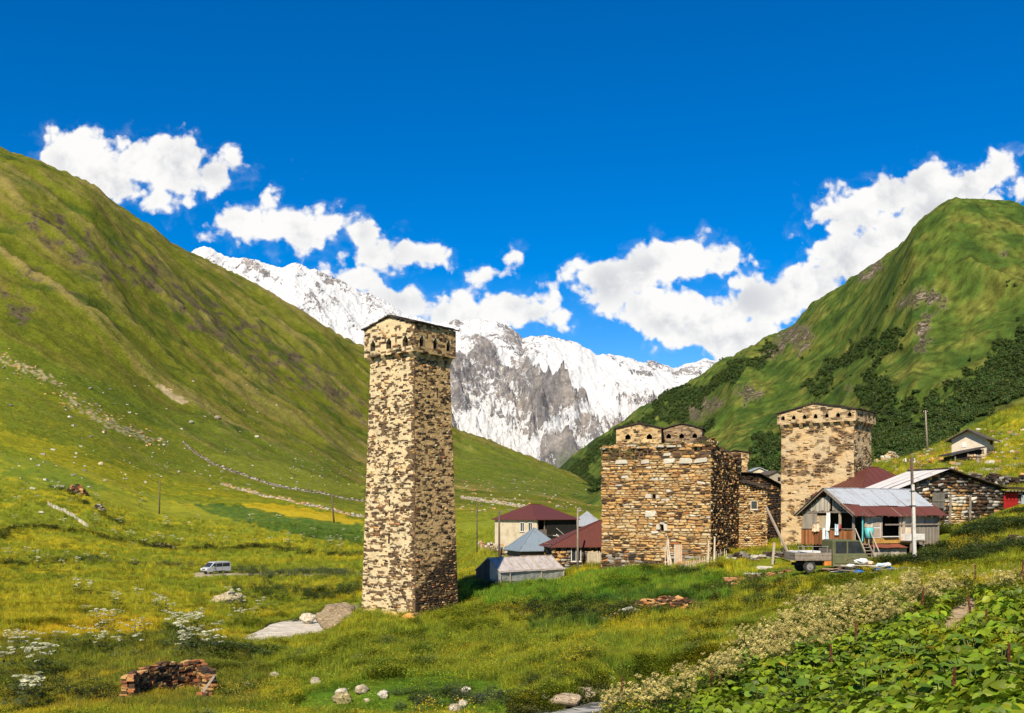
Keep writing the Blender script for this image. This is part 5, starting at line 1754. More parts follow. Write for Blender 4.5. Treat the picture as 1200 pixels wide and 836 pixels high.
# ---------------------------------------------------------------- the wooden house
def wooden_house():
    rnd = random.Random(12)
    X0, D = (1001 - 600) / F * 66, 66
    root = empty('wooden_house', (X0, D, 0.0), radians(27), 'weathered wooden house with an open porch gable and a patched zinc and rusty red roof', 'house')
    L, Wd, E, R = 8.1, 4.8, 0.0, 1.62         # eave at z 0, floor at -2.15
    Fl = -2.12
    # floor and frame
    mb = MB(); mb.box((L / 2, Wd / 2, Fl - 0.08), (L / 2, Wd / 2, 0.08)); mb.build('floor', M['old_wood'], root)
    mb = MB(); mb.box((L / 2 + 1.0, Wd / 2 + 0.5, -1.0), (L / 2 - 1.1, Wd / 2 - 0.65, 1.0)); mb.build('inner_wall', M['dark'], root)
    # gable porch (face x = 0)
    for y in (0.05, 1.25, 2.45, 3.75, 4.75):
        mb = MB(); mb.beam((-0.02, y, Fl - (1.3 if y in (0.05, 4.75) else 0)), (rnd.uniform(-0.05, 0.05), y + (0.0 if y in (0.05, 4.75) else rnd.uniform(-0.12, 0.12)), -0.05), 0.14, 0.12)
        mb.build('post', M['pale_wood'] if y in (1.25, 2.45) else M['old_wood'], root)
    mb = MB(); boards(mb, 'y', 3.35, 4.78, -0.06, -1.85, -0.1, rnd, 0.22, col=GREYW, ragged=0.03); stuffed(mb.build('board_panel', M['board'], root))
    mb = MB(); boards(mb, 'y', 0.0, 4.85, -0.10, -2.3, -1.2, rnd, 0.15, col=BROWNW, ragged=0.10, var=0.5); stuffed(mb.build('balustrade', M['board'], root))
    mb = MB(); mb.beam((-0.12, 0, -1.16), (-0.12, 4.85, -1.18), 0.08, 0.06); mb.beam((-0.02, 0.0, -0.02), (-0.02, 4.8, -0.02), 0.14, 0.12); mb.build('rail', M['old_wood'], root)
    # gable triangle: boards with gaps
    mb = MB(); boards(mb, 'y', 0.9, 2.2, -0.05, 0.05, 2, rnd, 0.17, col=GREYW, ragged=0.3, miss=0.45, top=lambda y: R * (1 - abs(y - Wd / 2) / (Wd / 2)) - 0.25)
    boards(mb, 'y', 2.2, 4.5, -0.05, 0.05, 2, rnd, 0.17, col=(0.36, 0.32, 0.26), ragged=0.1, miss=0.04, top=lambda y: min(R * (1 - abs(y - Wd / 2) / (Wd / 2)) - 0.12, 1.05))
    stuffed(mb.build('gable_boards', M['board'], root))
    for s in (0, 1):
        mb = MB(); y0 = -0.35 if s == 0 else Wd + 0.35
        mb.beam((-0.38, y0, -0.24), (-0.38, Wd / 2, R - 0.03), 0.06, 0.20); mb.build('verge_board', M['old_wood'], root)
    mb = MB(); mb.beam((-0.05, Wd / 2 - 0.1, 0), (-0.05, Wd / 2, R - 0.1), 0.1); mb.beam((-0.05, 0.9, 0), (-0.05, 0.9, 0.5), 0.08); mb.beam((-0.05, 3.9, 0), (-0.05, 3.9, 0.6), 0.08); mb.build('gable_frame', M['pale_wood'], root)
    # long side (face y = 0)
    xs = [0.9, 2.7, 4.35, 5.35, 8.1]
    mb = MB(); boards(mb, 'x', 0.95, 1.55, -0.03, -1.75, -0.28, rnd, 0.2, col=PALEW); boards(mb, 'x', 4.3, 5.35, -0.03, -1.95, -0.3, rnd, 0.22, col=PALEW, var=0.15)
    stuffed(mb.build('board_panel', M['board'], root))
    mb = MB(); boards(mb, 'x', 5.4, 8.1, -0.03, -2.3, -0.9, rnd, 0.15, col=(0.20, 0.175, 0.145)); stuffed(mb.build('plank_wall', M['board'], root))
    mb = MB(); boards(mb, 'x', 5.4, 8.1, 0.0, -0.9, -0.2, rnd, 0.3, col=(0.27, 0.225, 0.17)); stuffed(mb.build('plank_wall', M['board'], root))
    # white door leaf and shutters
    mb = MB(); mb.box((1.95, -0.06, -1.05), (0.42, 0.03, 0.72)); mb.build('shutter', M['white_paint'], root)
    mb = MB(); mb.box((1.95, -0.10, -0.72), (0.34, 0.012, 0.28)); mb.box((1.95, -0.10, -1.4), (0.34, 0.012, 0.28)); mb.build('shutter_panel', M['pale_wood'], root)
    mb = MB(); mb.box((4.55, -0.09, -1.1), (0.1, 0.09, 0.72), 0.1); mb.build('door_leaf', M['pale_wood'], root)
    for x in (0.95, 2.45, 4.22, 5.38, 8.05):
        mb = MB(); mb.beam((x, -0.08, Fl - (1.2 if x > 5 else 0)), (x, -0.08, -0.15), 0.10); mb.build('post', M['pale_wood'] if x < 5 else M['old_wood'], root)
    mb = MB(); mb.box((5.5, -0.12, -0.88), (2.7, 0.04, 0.05)); mb.box((4.5, -0.06, -0.16), (3.6, 0.05, 0.06)); mb.build('lintel', M['old_wood'], root)
    mb = MB(); mb.box((2.6, -0.14, -1.98), (1.75, 0.04, 0.17)); mb.build('rail_board', M['ochre_paint'], root)
    mb = MB(); mb.box((3.2, -0.2, -1.70), (0.7, 0.14, 0.03)); mb.build('shelf', M['white_paint'], root)
    mb = MB(); mb.box((4.95, -0.55, -1.75), (0.72, 0.40, 0.23)); mb.box((4.95, -0.97, -1.76), (0.66, 0.015, 0.17)); mb.build('counter', M['white_paint'], root)
    for x in (4.35, 5.6):
        mb = MB(); mb.beam((x, -0.9, -3.4), (x, -0.9, -2.02), 0.10); mb.build('counter_leg', M['old_wood'], root)
    mb = MB(); mb.box((4.95, -0.5, -2.05), (0.85, 0.5, 0.03)); mb.build('counter_base', M['pole_wood'], root)
    # rusty lower awning and the shed under the house
    corrugated('awning', (0.7, -1.0, -2.45), (4.0, -1.0, -2.45), (4.0, -0.05, -2.2), (0.7, -0.05, -2.2), M['rust_sheet'], root, 4)
    mb = MB(); boards(mb, 'x', 0.8, 4.1, -0.75, -3.7, -2.42, rnd, 0.17, col=(0.36, 0.32, 0.26), ragged=0.08); stuffed(mb.build('lower_boards', M['board'], root))
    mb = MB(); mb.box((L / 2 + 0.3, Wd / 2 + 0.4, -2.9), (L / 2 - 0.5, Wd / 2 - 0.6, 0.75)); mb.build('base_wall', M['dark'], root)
    # roof: zinc above, a lower course of rusty red sheets; far slope red
    k = R / (Wd / 2); rs = math.hypot(R, Wd / 2)
    def pt(x, f, off=0.0):       # f 0 at eave overhang, 1 ridge (near slope)
        y = -0.45 + (Wd / 2 + 0.45) * f
        return (x, y, (y) * k + off)
    corrugated('rusty_sheet', pt(-0.45, 0.0), pt(L + 0.45, 0.0), pt(L + 0.45, 0.46), pt(-0.45, 0.46), M['red_sheet'], root, 9, rnd=rnd)
    corrugated('zinc_sheet', pt(1.15, 0.34, 0.05), pt(L + 0.1, 0.34, 0.05), pt(L + 0.1, 1.0, 0.05), pt(1.15, 1.0, 0.05), M['zinc_sheet'], root, 8, rnd=rnd)
    corrugated('zinc_sheet', pt(-0.42, 0.42, 0.04), pt(1.2, 0.38, 0.04), pt(1.2, 1.0, 0.04), pt(-0.42, 1.0, 0.04), M['zinc_sheet'], root, 2, rnd=rnd)
    corrugated('rusty_sheet', (L + 0.45, Wd + 0.45, -0.45 * k), (-0.45, Wd + 0.45, -0.45 * k), (-0.45, Wd / 2, R), (L + 0.45, Wd / 2, R), M['red_sheet'], root, 9, rnd=rnd)
    mb = MB(); mb.beam((-0.45, Wd / 2, R + 0.04), (L + 0.3, Wd / 2, R + 0.04), 0.22, 0.04); mb.build('ridge_cap', M['zinc_sheet'], root)
    mb = MB()
    for i in range(14): x = -0.2 + i * 0.6; mb.beam((x, -0.42, -0.42 * k - 0.06), (x, Wd / 2, R - 0.07), 0.06, 0.09)
    stuffed(mb.build('rafter', M['old_wood'], root))
    # far gable
    mb = MB(); mb.add([(L - .1, 0.1, -0.1), (L - .1, Wd - .1, -0.1), (L - .1, Wd / 2, R - 0.12), (L - .2, 0.1, -0.1), (L - .2, Wd - .1, -0.1), (L - .2, Wd / 2, R - 0.12)], [(0, 1, 2), (5, 4, 3), (0, 3, 4, 1), (1, 4, 5, 2), (2, 5, 3, 0)]); mb.build('far_gable', M['old_wood'], root)
    mb = MB(); mb.box((L - 0.05, Wd / 2, -1.7), (0.05, Wd / 2 - 0.02, 1.6)); mb.build('end_wall', M['old_wood'], root)
    # stair down from the porch corner
    mb = MB()
    a = Vector((0.35, -0.35, Fl)); b = Vector((-0.6, -2.1, -3.55))
    for s in (-0.4, 0.4):
        o = Vector((s * 0.87, -s * 0.5, 0)); mb.beam(a + o, b + o, 0.06, 0.2)
    for i in range(7):
        p = a.lerp(b, (i + 0.5) / 7); mb.box(p + Vector((0, 0, 0.05)), (0.42, 0.12, 0.02), radians(-28))
    mb.build('stair', M['old_wood'], root)
    mb = MB()
    for s in (-0.45, 0.45):
        o = Vector((s * 0.87, -s * 0.5, 0)); mb.beam(a + o + Vector((0, 0, 1.0)), b + o + Vector((0, 0, 0.95)), 0.06)
        for i in range(3):
            p = a.lerp(b, i / 2) + o; mb.beam(p, p + Vector((0, 0, 1.0)), 0.05)
    mb.build('handrail', M['pale_wood'], root)
    mb = MB(); mb.tube([(0.55, -0.2, -0.1), (0.55, -0.22, -1.0), (0.5, -0.25, -2.0)], 0.05, 8); mb.build('downpipe', M['teal_paint'], root)
    return root, Matrix.Translation((X0, D, 0)) @ Matrix.Rotation(radians(27), 4, 'Z')


M['ochre_paint'] = m_plain('ochre_painted_board', (0.46, 0.27, 0.06), (0.30, 0.16, 0.04), 4, 0.005)
M['teal_paint'] = m_plain('teal_plastic', (0.10, 0.42, 0.42), (0.08, 0.33, 0.34), 4, 0.0, rough=0.5)
wh, WHM = wooden_house()


def cloth(name, label, cat, w, h, matl, M4, seed=0, fold=0.05, group=None):
    """a hung cloth: folds running down, thin but solid"""
    V = []; Fc = []; a, b = 12, 8
    for j in range(b + 1):
        for i in range(a + 1):
            u, v = i / a, j / b
            y = fold * sin(u * 14 + seed + v * 1.5) * (0.3 + v) + fold * 0.5 * float(pn(u * 3 + seed, v * 3))
            V.append(M4 @ Vector(((u - 0.5) * w * (1 + 0.12 * v * sin(seed)), y, -v * h + 0.02 * sin(u * 9))))
    n = len(V); off = (M4.to_3x3() @ Vector((0, 0.012, 0)))
    V += [v + off for v in V]
    for j in range(b):
        for i in range(a):
            k = j * (a + 1) + i; Fc.append((k, k + 1, k + a + 2, k + a + 1)); Fc.append((n + k, n + k + a + 1, n + k + a + 2, n + k + 1))
    mb = MB(); mb.add(V, Fc); o = mb.build(name, matl, smooth=True)
    return tag(o, label, cat, group)


def fabric(name, c, c2=None): return m_plain(name, c, c2, 8, 0.004, rough=0.95)


M['cloth_white'] = fabric('white_cloth', (0.72, 0.72, 0.70)); M['cloth_blue'] = fabric('pale_blue_cloth', (0.48, 0.60, 0.68)); M['cloth_red'] = fabric('red_cloth', (0.35, 0.04, 0.05)); M['cloth_cream'] = fabric('cream_cloth', (0.68, 0.50, 0.34))
side = Matrix.Rotation(radians(90), 4, 'Z')
def porch(y, z): return WHM @ Matrix.Translation((-0.2, y, z)) @ side
cloth('towel', 'pale blue and white towel on the porch balustrade, nearer the corner post', 'towel', 0.36, 0.75, M['cloth_blue'], porch(1.35, -0.85), 1)
cloth('towel', 'white towel hung over the balustrade in the middle of the porch', 'towel', 0.28, 0.95, M['cloth_white'], porch(2.55, -1.12), 2)
cloth('towel', 'pale blue towel hung beside the white one on the porch', 'towel', 0.24, 0.9, M['cloth_blue'], porch(2.25, -1.14), 3)
cloth('blanket', 'cream blanket bunched over the far end of the porch rail', 'blanket', 0.62, 0.5, M['cloth_cream'], porch(3.35, -0.88), 4, 0.10)
cloth('curtain', 'torn white curtain hanging between two porch posts', 'curtain', 0.30, 1.25, M['cloth_white'], porch(2.15, -0.05), 5, 0.08)
cloth('shirt', 'small red cloth hanging beside the blue towel on the porch', 'cloth', 0.16, 0.32, M['cloth_red'], porch(1.02, -0.85), 6)


def seat_and_tub():
    # teal plastic tub hung by the stair
    mb = MB(); c = WHM @ Vector((0.85, -0.5, -1.35))
    mb.tube([c + Vector((0, 0, -0.42)), c + Vector((0, 0, -0.40)), c + Vector((0, 0, 0.28)), c + Vector((0, 0, 0.30)), c + Vector((0, 0, 0.27)), c + Vector((0, 0, -0.36))], [0.2, 0.24, 0.31, 0.33, 0.28, 0.2], 14)
    tag(mb.build('tub', M['teal_paint'], smooth=True), 'teal plastic tub by the porch corner of the wooden house', 'tub')


seat_and_tub()


def hip_house_behind():
    D = 84; X0 = (976 - 600) / F * D
    root = empty('house', (X0 + 2.3, D, -2.2), radians(16), 'house behind the wooden one showing only its hipped dark red metal roof', 'house')
    mb = MB(); mb.box((3.7, 3.2, 1.9), (3.6, 3.1, 2.0)); mb.build('wall', M['plaster'], root)
    hip_roof(root, 0, 7.4, 0, 6.4, 3.9, 2.3, 0.4, M['red_sheet'], ridge=0.12)


hip_house_behind()


def barn():
    rnd = random.Random(21)
    D = 79; rz = radians(20)
    X0 = (1050 - 600) / F * D
    root = empty('stone_barn', (X0, D, -1.6), rz, 'long low stone barn with a white roof slope, grey hatch and red door', 'barn')
    L = 16.0; ap = 5.0; E_ = 4.8
    zl, za, zr = 3.4, 5.0, 3.5
    top = lambda u: zl + (za - zl) * u / ap if u < ap else za + (zr - za) * min(1, (u - ap) / (L - E_ - ap)) if u < L - E_ else zr - 0.1
    H = 5.0
    door = (11.3, 12.95, 0.0, 3.25)
    faces = [Face((0, 0, 0), (L, 0, 0), (L, 0, H), (0, 0, H)), Face((0, 4.1, 0), (0, 0, 0), (0, 0, H), (0, 4.1, H))]
    def colfn(fi, u, h, r):
        if 5.4 < u < 7.3 and h < 3.2: return pick(r, {'cream': 3, 'pale': 2, 'ochre': 1.2, 'grey': 0.5})
        return pick(r, {'brown': 3, 'dark': 2.5, 'grey': 1.6, 'ochre': 0.8, 'pale': 0.6, 'rust': 0.3})
    rubble_walls(root, faces, rnd, {0: dict(rows=(0.13, 0.30), widths=(0.2, 0.7), top=top, opens=[door, (3.7, 4.8, 2.0, 3.1)], depth=(-0.04, 0.14)), 1: dict(rows=(0.15, 0.3), widths=(0.3, 0.8), top=lambda u: zl)}, (0.10, 0.075, 0.05), colfn, nparts=0)
    mb = MB(); mb.prism([(0.3, 0), (L - 0.3, 0), (L - 0.3, zr - 0.2), (L - E_, zr - 0.2), (ap, za - 0.2), (0.3, zl - 0.2)], 0.45, 4.1); mb.build('interior', M['dark'], root)
    mb = MB(); boards(mb, 'x', 3.6, 4.9, -0.08, 1.9, 3.2, rnd, 0.2, col=(0.13, 0.12, 0.10)); mb.box((4.25, -0.12, 2.5), (0.65, 0.02, 0.05), 0, (0.15, 0.13, 0.1)); mb.build('hatch', M['board'], root)
    for x in (5.3, 7.4):
        mb = MB(); mb.beam((x, -0.2, 0.2), (x + 0.15 * (1 if x > 5 else -1), -0.15, 3.0), 0.13, 0.12); mb.build('post', M['old_wood'], root)
    mb = MB(); boards(mb, 'x', door[0] + 0.02, door[1] - 0.02, 0.06, 0.3, 3.2, rnd, 0.22, col=(0.26, 0.008, 0.008), var=0.06, ragged=0.0); d = mb.build('door', M['board'], root)
    mb = MB(); mb.box((12.12, 0.03, 2.6), (0.75, 0.02, 0.05)); mb.box((12.12, 0.03, 1.0), (0.75, 0.02, 0.05)); mb.build('ledge', M['red_paint'], d)
    mb = MB(); boards(mb, 'x', 13.1, 15.8, -0.12, 0.9, 3.1, rnd, 0.3, col=(0.27, 0.30, 0.33), var=0.1); mb.build('grey_gate', M['board'], root)
    # roofs: white sheets on the left slope, thin dark slates on the right one
    kl = (za - zl) / ap; kr = (zr - za) / (L - E_ - ap)
    corrugated('white_sheet', (-0.7, 4.2, zl - 0.7 * kl + 0.1), (-0.7, -0.5, zl - 0.7 * kl + 0.1), (ap, -0.5, za + 0.1), (ap, 4.2, za + 0.1), M['white_sheet'], root, 8, rnd=rnd)
    mb = MB(); slate_plane(mb, (L - E_ + 0.2, -0.5, zr - 0.02), (L - E_ + 0.2, 4.2, zr - 0.02), (ap, 4.2, za + 0.08), (ap, -0.5, za + 0.08), rnd, 8, 0.08, 0.8); slate_plane(mb, (L - E_, -0.55, zr - 0.05), (L + 0.4, -0.55, zr - 0.15), (L + 0.4, 4.0, zr + 0.25), (L - E_, 4.0, zr + 0.25), rnd, 5, 0.08, 0.7)
    rf = mb.build('slate_roof', M['slate_attr'], root)
    mb = MB()
    for k in range(12): mb.box((11.3 + k * 0.4, -0.3, zr - 0.15), (0.05, 0.28, 0.05))
    stuffed(mb.build('rafter_end', M['old_wood'], rf))


M['red_paint'] = m_plain('red_paint', (0.36, 0.012, 0.012), (0.25, 0.01, 0.01), 4, 0.004)
barn()


def picket(name, label, pts, h, n, col, seed, rail=True, w=0.07, group=None, zoff=0.0, parts=True):
    """a fence of uprights along ground points (x, y)"""
    rnd = random.Random(seed)
    z = [gz(*p) + zoff for p in pts]
    root = empty(name, (pts[0][0], pts[0][1], z[0]), 0, label, 'fence', group)
    O = Vector((pts[0][0], pts[0][1], z[0]))
    tot = sum(math.hypot(b[0] - a[0], b[1] - a[1]) for a, b in zip(pts[:-1], pts[1:]))
    for (a, b) in zip(pts[:-1], pts[1:]):
        m = max(1, round(n * math.hypot(b[0] - a[0], b[1] - a[1]) / tot))
        last = None
        for k in range(m):
            s = (k + 0.5) / m
            x, y = a[0] + (b[0] - a[0]) * s, a[1] + (b[1] - a[1]) * s
            p = Vector((x, y, gz(x, y) + zoff)) - O
            hh = h * rnd.uniform(0.7, 1.15)
            mb = MB(); f = rnd.uniform(0.75, 1.2)
            mb.beam(p - Vector((0, 0, 0.2)), p + Vector((rnd.uniform(-.06, .06), rnd.uniform(-.06, .06), hh)), w, w * 0.6, tuple(c * f for c in col), w * 0.6)
            mb.build('picket', M['board'], root)
            q = p + Vector((0, 0, h * 0.6))
            if rail and last is not None and k % 3 == 0:
                mb = MB(); mb.beam(last, q, 0.05, 0.05, col); mb.build('rail', M['board'], root); last = q
            if last is None: last = q
    return root


def gpt(px, D): return ((px - 600) / F * D, D)


picket('picket_fence', 'short row of grey stakes at the foot of the big stone house', [gpt(797, 79), gpt(835, 80)], 0.75, 18, (0.40, 0.34, 0.26), 3)
picket('picket_fence', 'pale stakes beside the wooden post against the big stone house wall', [gpt(838, 81), gpt(852, 84)], 0.9, 6, (0.42, 0.36, 0.27), 4)


def props_by_house():
    # leaning poles and a board door against the front wall
    rnd = random.Random(9)
    base = on_ground(785, 82.5)
    root = empty('leaning_poles', base, 0, 'bundle of grey poles leaning on the big stone house wall', 'poles')
    for k in range(8):
        x = rnd.uniform(-0.55, 0.35)
        mb = MB(); mb.beam((x, -0.2, -0.3), (x * 0.3 + rnd.uniform(-0.1, 0.2), 1.6, rnd.uniform(1.6, 3.0)), 0.07, 0.07, (0.40, 0.34, 0.27), 0.045)
        mb.build('pole', M['board'], root)
    base = on_ground(791, 82)
    root = empty('plank_gate', base, 0, 'narrow gate of rusty boards beside the leaning poles', 'gate')
    for k in range(4):
        mb = MB(); mb.box((k * 0.17, 0, 0.9), (0.075, 0.02, 1.0), 0.0, (0.50, 0.33, 0.2) if k % 2 else (0.42, 0.36, 0.28)); mb.build('board', M['board'], root)
    base = on_ground(834.5, 79)
    for (dx, h, lb) in ((-0.35, 1.9, 'slim grey post on the near corner of the big stone house'), (0.15, 2.35, 'taller grey post just right of the slim one at the corner of the stone house')):
        mb = MB(); mb.beam((0, 0, -0.4), (0.06, 0.02, h), 0.17, 0.13, (0.45, 0.38, 0.29), 0.11)
        o = mb.build('post', M['board']); o.location = (base.x + dx, base.y, base.z); tag(o, lb, 'post')
    # long terracotta slab / low wall in front
    a = on_ground(795, 81.5); mb = MB()
    f = Face((a.x, a.y, a.z - 0.3), (a.x + 3.2, a.y + 0.3, a.z - 0.1), (a.x + 3.2, a.y + 0.3, a.z + 0.8), (a.x, a.y, a.z + 0.55))
    mb.prism([(0, -0.3), (3.2, -0.1), (3.2, 0.75), (0, 0.5)], 0, 0.4, 'Y', (0.38, 0.20, 0.09)); o = mb.build('low_wall', M['stone']); o.location = a; tag(o, 'low reddish earth wall behind the grey stakes', 'wall')


props_by_house()


# ---------------------------------------------------------------- upper right: white hut, dark lean-to, terrace walls
def white_hut():
    D = 150; X0 = (1156 - 600) / F * D
    z0 = gz(X0, D) - 0.6
    eave, apex = (600 - 513.5) / F * D - z0, (600 - 503.5) / F * D - z0
    root = empty('hut', (X0, D, z0), radians(52), 'white plastered hut with a brown gabled roof alone on the grassy hill', 'hut')
    # local x along right-going side wall? near corner at origin: gable face along +y (x=0), side along +x (y=0)
    Wg, L = 5.0, 4.9
    mb = MB(); mb.box((L / 2, Wg / 2, eave / 2), (L / 2, Wg / 2, eave / 2)); mb.prism([(0, eave), (Wg, eave), (Wg / 2, apex)], 0.0, L, 'X')
    mb.build('wall', M['white_plaster'], root)
    rnd = random.Random(5)
    f = Face((0, -0.02, 0), (L, -0.02, 0), (L, -0.02, eave), (0, -0.02, eave))
    st = lay(f, rnd, (0.2, 0.4), (0.3, 0.8), lambda u, h, r: pick(r, {'brown': 2, 'ochre': 2, 'grey': 1}), keep=lambda u, h: blotch(u, h, 7, 1.5, 1.2) + (0.25 if h < 1.6 else 0) > 0.12)
    P, c = stones_np(f, st, rnd); boxes_obj('stonework', P, c, M['stone'], root)
    mb = MB(); k = (apex - eave) / (Wg / 2)
    for s in (0, 1):
        y0, y1 = (-0.7, Wg / 2) if s == 0 else (Wg + 0.7, Wg / 2)
        V = [(-1.1, y0, eave - 0.7 * k), (L + 0.8, y0, eave - 0.7 * k), (L + 0.8, y1, apex + 0.05), (-1.1, y1, apex + 0.05)]
        mb.add(V + [(a, b, c_ + 0.14) for a, b, c_ in V], BOXF)
    mb.build('roof', M['slate'], root)
    mb = MB(); mb.box((-0.03, 3.2, eave - 0.9), (0.03, 0.35, 0.4)); mb.build('shutter', M['white_paint'], root)
    mb = MB(); mb.box((L * 0.62, -0.06, eave - 0.55), (0.6, 0.04, 0.3)); mb.build('window', M['dark'], root)
    # lean-to
    x1 = (1117 - 600) / F * 148; z1 = gz(x1, 148)
    root = empty('shed', (x1, 148, z1), radians(5), 'low shed with a sloping dark roof leaning against the white hut', 'shed')
    zt = (600 - 533) / F * 148 - z1; zu = (600 - 524) / F * 148 - z1
    mb = MB(); mb.prism([(0.4, -0.5), (5.0, -0.5), (5.0, zu - 0.3), (0.4, zt - 0.25)], 0.3, 3.5); mb.build('wall', M['dark'], root)
    mb = MB(); mb.prism([(-0.2, zt - 0.1), (5.4, zu), (5.4, zu + 0.18), (-0.2, zt + 0.08)], -0.4, 4.0); mb.build('roof', M['dark_roof'], root)
    mb = MB()
    for x in (0.3, 2.3, 4.6): mb.beam((x, 0.0, -0.5), (x, 0.0, zt - 0.2 + x * 0.2), 0.16)
    mb.build('post', M['old_wood'], root)
    mb = MB()
    for i in range(60): mb.box((rnd.uniform(2.4, 5.2), rnd.uniform(-0.4, 0.2), rnd.uniform(-0.2, 1.2)), (rnd.uniform(.15, .35), .15, rnd.uniform(.08, .18)), rnd.uniform(-.4, .4), rnd.choice(PAL['brown'] + PAL['cream'] + PAL['grey']), 0.04)
    stuffed(mb.build('stone_heap', M['stone'], root))


M['dark_roof'] = m_plain('tar_roof', (0.035, 0.033, 0.034), (0.06, 0.055, 0.05), 1.5, 0.02)
white_hut()


def dry_wall(name, label, pts, h, w, seed, weights, rows=(0.12, 0.25), widths=(0.25, 0.7), cat='wall', dz=-0.1, group=None, hvar=0.25, nparts=0):
    """dry stone wall of loose blocks following ground points (x, y)"""
    rnd = random.Random(seed)
    P = []; cols = []; parts = []
    z00 = gz(*pts[0])
    root = empty(name, (pts[0][0], pts[0][1], z00), 0, label, cat, group)
    O = Vector((pts[0][0], pts[0][1], z00))
    run = 0
    for (a, b) in zip(pts[:-1], pts[1:]):
        A = Vector((a[0], a[1], gz(*a) + dz)); B = Vector((b[0], b[1], gz(*b) + dz))
        L = (Vector((B.x, B.y)) - Vector((A.x, A.y))).length
        nrm = Vector((B.y - A.y, -(B.x - A.x), 0)).normalized()
        for sgn in (1, -1):
            hh = 0
            while hh < h * (1 + hvar):
                rh = rnd.uniform(*rows); u = rnd.uniform(-0.2, 0)
                while u < L:
                    ww = rnd.uniform(*widths); uc = min(max(u + ww / 2, 0), L); u += ww
                    lim = h * (1 + hvar * float(fbm((run + uc) / 1.5, seed, 3, seed)) * 2.2)
                    if hh + rh * 0.5 > lim: continue
                    s = uc / L; x, y = A.x + (B.x - A.x) * s, A.y + (B.y - A.y) * s
                    g = gz(x, y) + dz
                    c = Vector((x, y, g + hh + rh / 2)) + nrm * sgn * (w / 4) * rnd.uniform(0.8, 1.2)
                    parts.append((ww * rh, c - O, ww, w / 2 * rnd.uniform(0.8, 1.15), rh, math.atan2(B.y - A.y, B.x - A.x) + rnd.uniform(-0.15, 0.15), rnd.uniform(-0.08, 0.08), pick(rnd, weights)))
                hh += rh
        run += L
    parts.sort(key=lambda p: -p[0])
    for (ar, c, ww, dd, rh, rz, ry, col) in parts[:nparts]:
        o = bpy.data.objects.new('stone', rnd.choice(STONES[nearest_kind(col)])); C.objects.link(o); o.parent = root
        o.location = c; o.rotation_euler = (0, ry, rz); o.scale = (ww * 1.05, dd, rh * 1.05)
    mb = MB()
    for (ar, c, ww, dd, rh, rz, ry, col) in parts[nparts:]:
        mb.box(c, (ww / 2, dd / 2, rh / 2), rz, col, min(0.05, rh * 0.22), 0, ry, rnd)
    if parts[nparts:]: stuffed(mb.build('stonework', M['stone'], root))
    return root


def rubble_heap(name, label, ctr, rx, ry, h, n, seed, weights, size=(0.12, 0.4), cat='rubble', flat=0.35, nparts=0, group=None):
    rnd = random.Random(seed)
    z0 = gz(*ctr)
    root = empty(name, (ctr[0], ctr[1], z0), 0, label, cat, group)
    L = []
    for k in range(n):
        a = rnd.uniform(0, 2 * pi); r = math.sqrt(rnd.random())
        x, y = r * rx * cos(a), r * ry * sin(a)
        s = rnd.uniform(*size)
        z = gz(ctr[0] + x, ctr[1] + y) - z0 + h * (1 - r * r) * rnd.uniform(0.2, 1.0)
        L.append((s, x, y, z, rnd.uniform(0, pi), rnd.uniform(-.35, .35), rnd.uniform(-.35, .35), pick(rnd, weights)))
    L.sort(key=lambda p: -p[0])
    for (s, x, y, z, rz, rx_, ry_, col) in L[:nparts]:
        o = bpy.data.objects.new('stone', rnd.choice(STONES[nearest_kind(col)])); C.objects.link(o); o.parent = root
        o.location = (x, y, z); o.rotation_euler = (rx_, ry_, rz); o.scale = (s * 1.3, s, s * flat * 2)
    mb = MB()
    for (s, x, y, z, rz, rx_, ry_, col) in L[nparts:]:
        mb.box((x, y, z), (s * 0.6, s * 0.45, s * flat * 0.8), rz, col, s * 0.12, rx_, ry_, rnd)
    if L[nparts:]: stuffed(mb.build('loose_stones', M['stone'], root))
    return root


# ruined wall, left foreground
dry_wall('ruined_wall', 'crumbling reddish dry-stone wall in the grass at the lower left', [gpt(150, 43.0), gpt(163, 44.5), gpt(200, 46.5), gpt(232, 48), gpt(246, 47)], 1.45, 0.55, 3, {'brown': 3, 'rust': 3, 'ochre': 2, 'dark': 1}, (0.06, 0.13), (0.16, 0.5), nparts=110, hvar=0.10)
dry_wall('ruined_wall', 'short end of the fallen reddish wall with a grey beam leaning on it', [gpt(228, 48.5), gpt(243, 45.5), gpt(236, 43.5)], 0.55, 0.5, 4, {'brown': 3, 'rust': 2, 'ochre': 2, 'dark': 1}, (0.07, 0.16), (0.2, 0.5), nparts=40, hvar=0.5)
mb = MB(); p = on_ground(238, 45); mb.beam((-0.3, 0, 0.0), (0.45, 0.2, 1.1), 0.16, 0.1, (0.30, 0.26, 0.20)); o = mb.build('beam', M['board']); o.location = p; tag(o, 'grey wooden beam leaning on the end of the fallen reddish wall', 'beam')
# heap of slates in the grass, middle
rubble_heap('slate_heap', 'mound of loose reddish slates half sunk in the grass', gpt(779, 57.5), 2.1, 1.2, 0.85, 330, 5, {'rust': 2.2, 'brown': 3, 'ochre': 1.5, 'dark': 1}, (0.2, 0.55), 'rubble', 0.12, nparts=70)
rubble_heap('stone_row', 'low row of grey stones leading down left from the slate mound', gpt(738, 56), 1.5, 0.5, 0.35, 60, 6, {'grey': 3, 'pale': 1, 'dark': 1}, (0.2, 0.5), 'stones', 0.25, nparts=24)
rubble_heap('plank_heap', 'dark hollow with a few broken boards in the grass', gpt(628, 63), 0.9, 0.4, 0.1, 14, 16, {'dark': 3, 'brown': 1}, (0.3, 0.6), 'boards', 0.06, nparts=14)
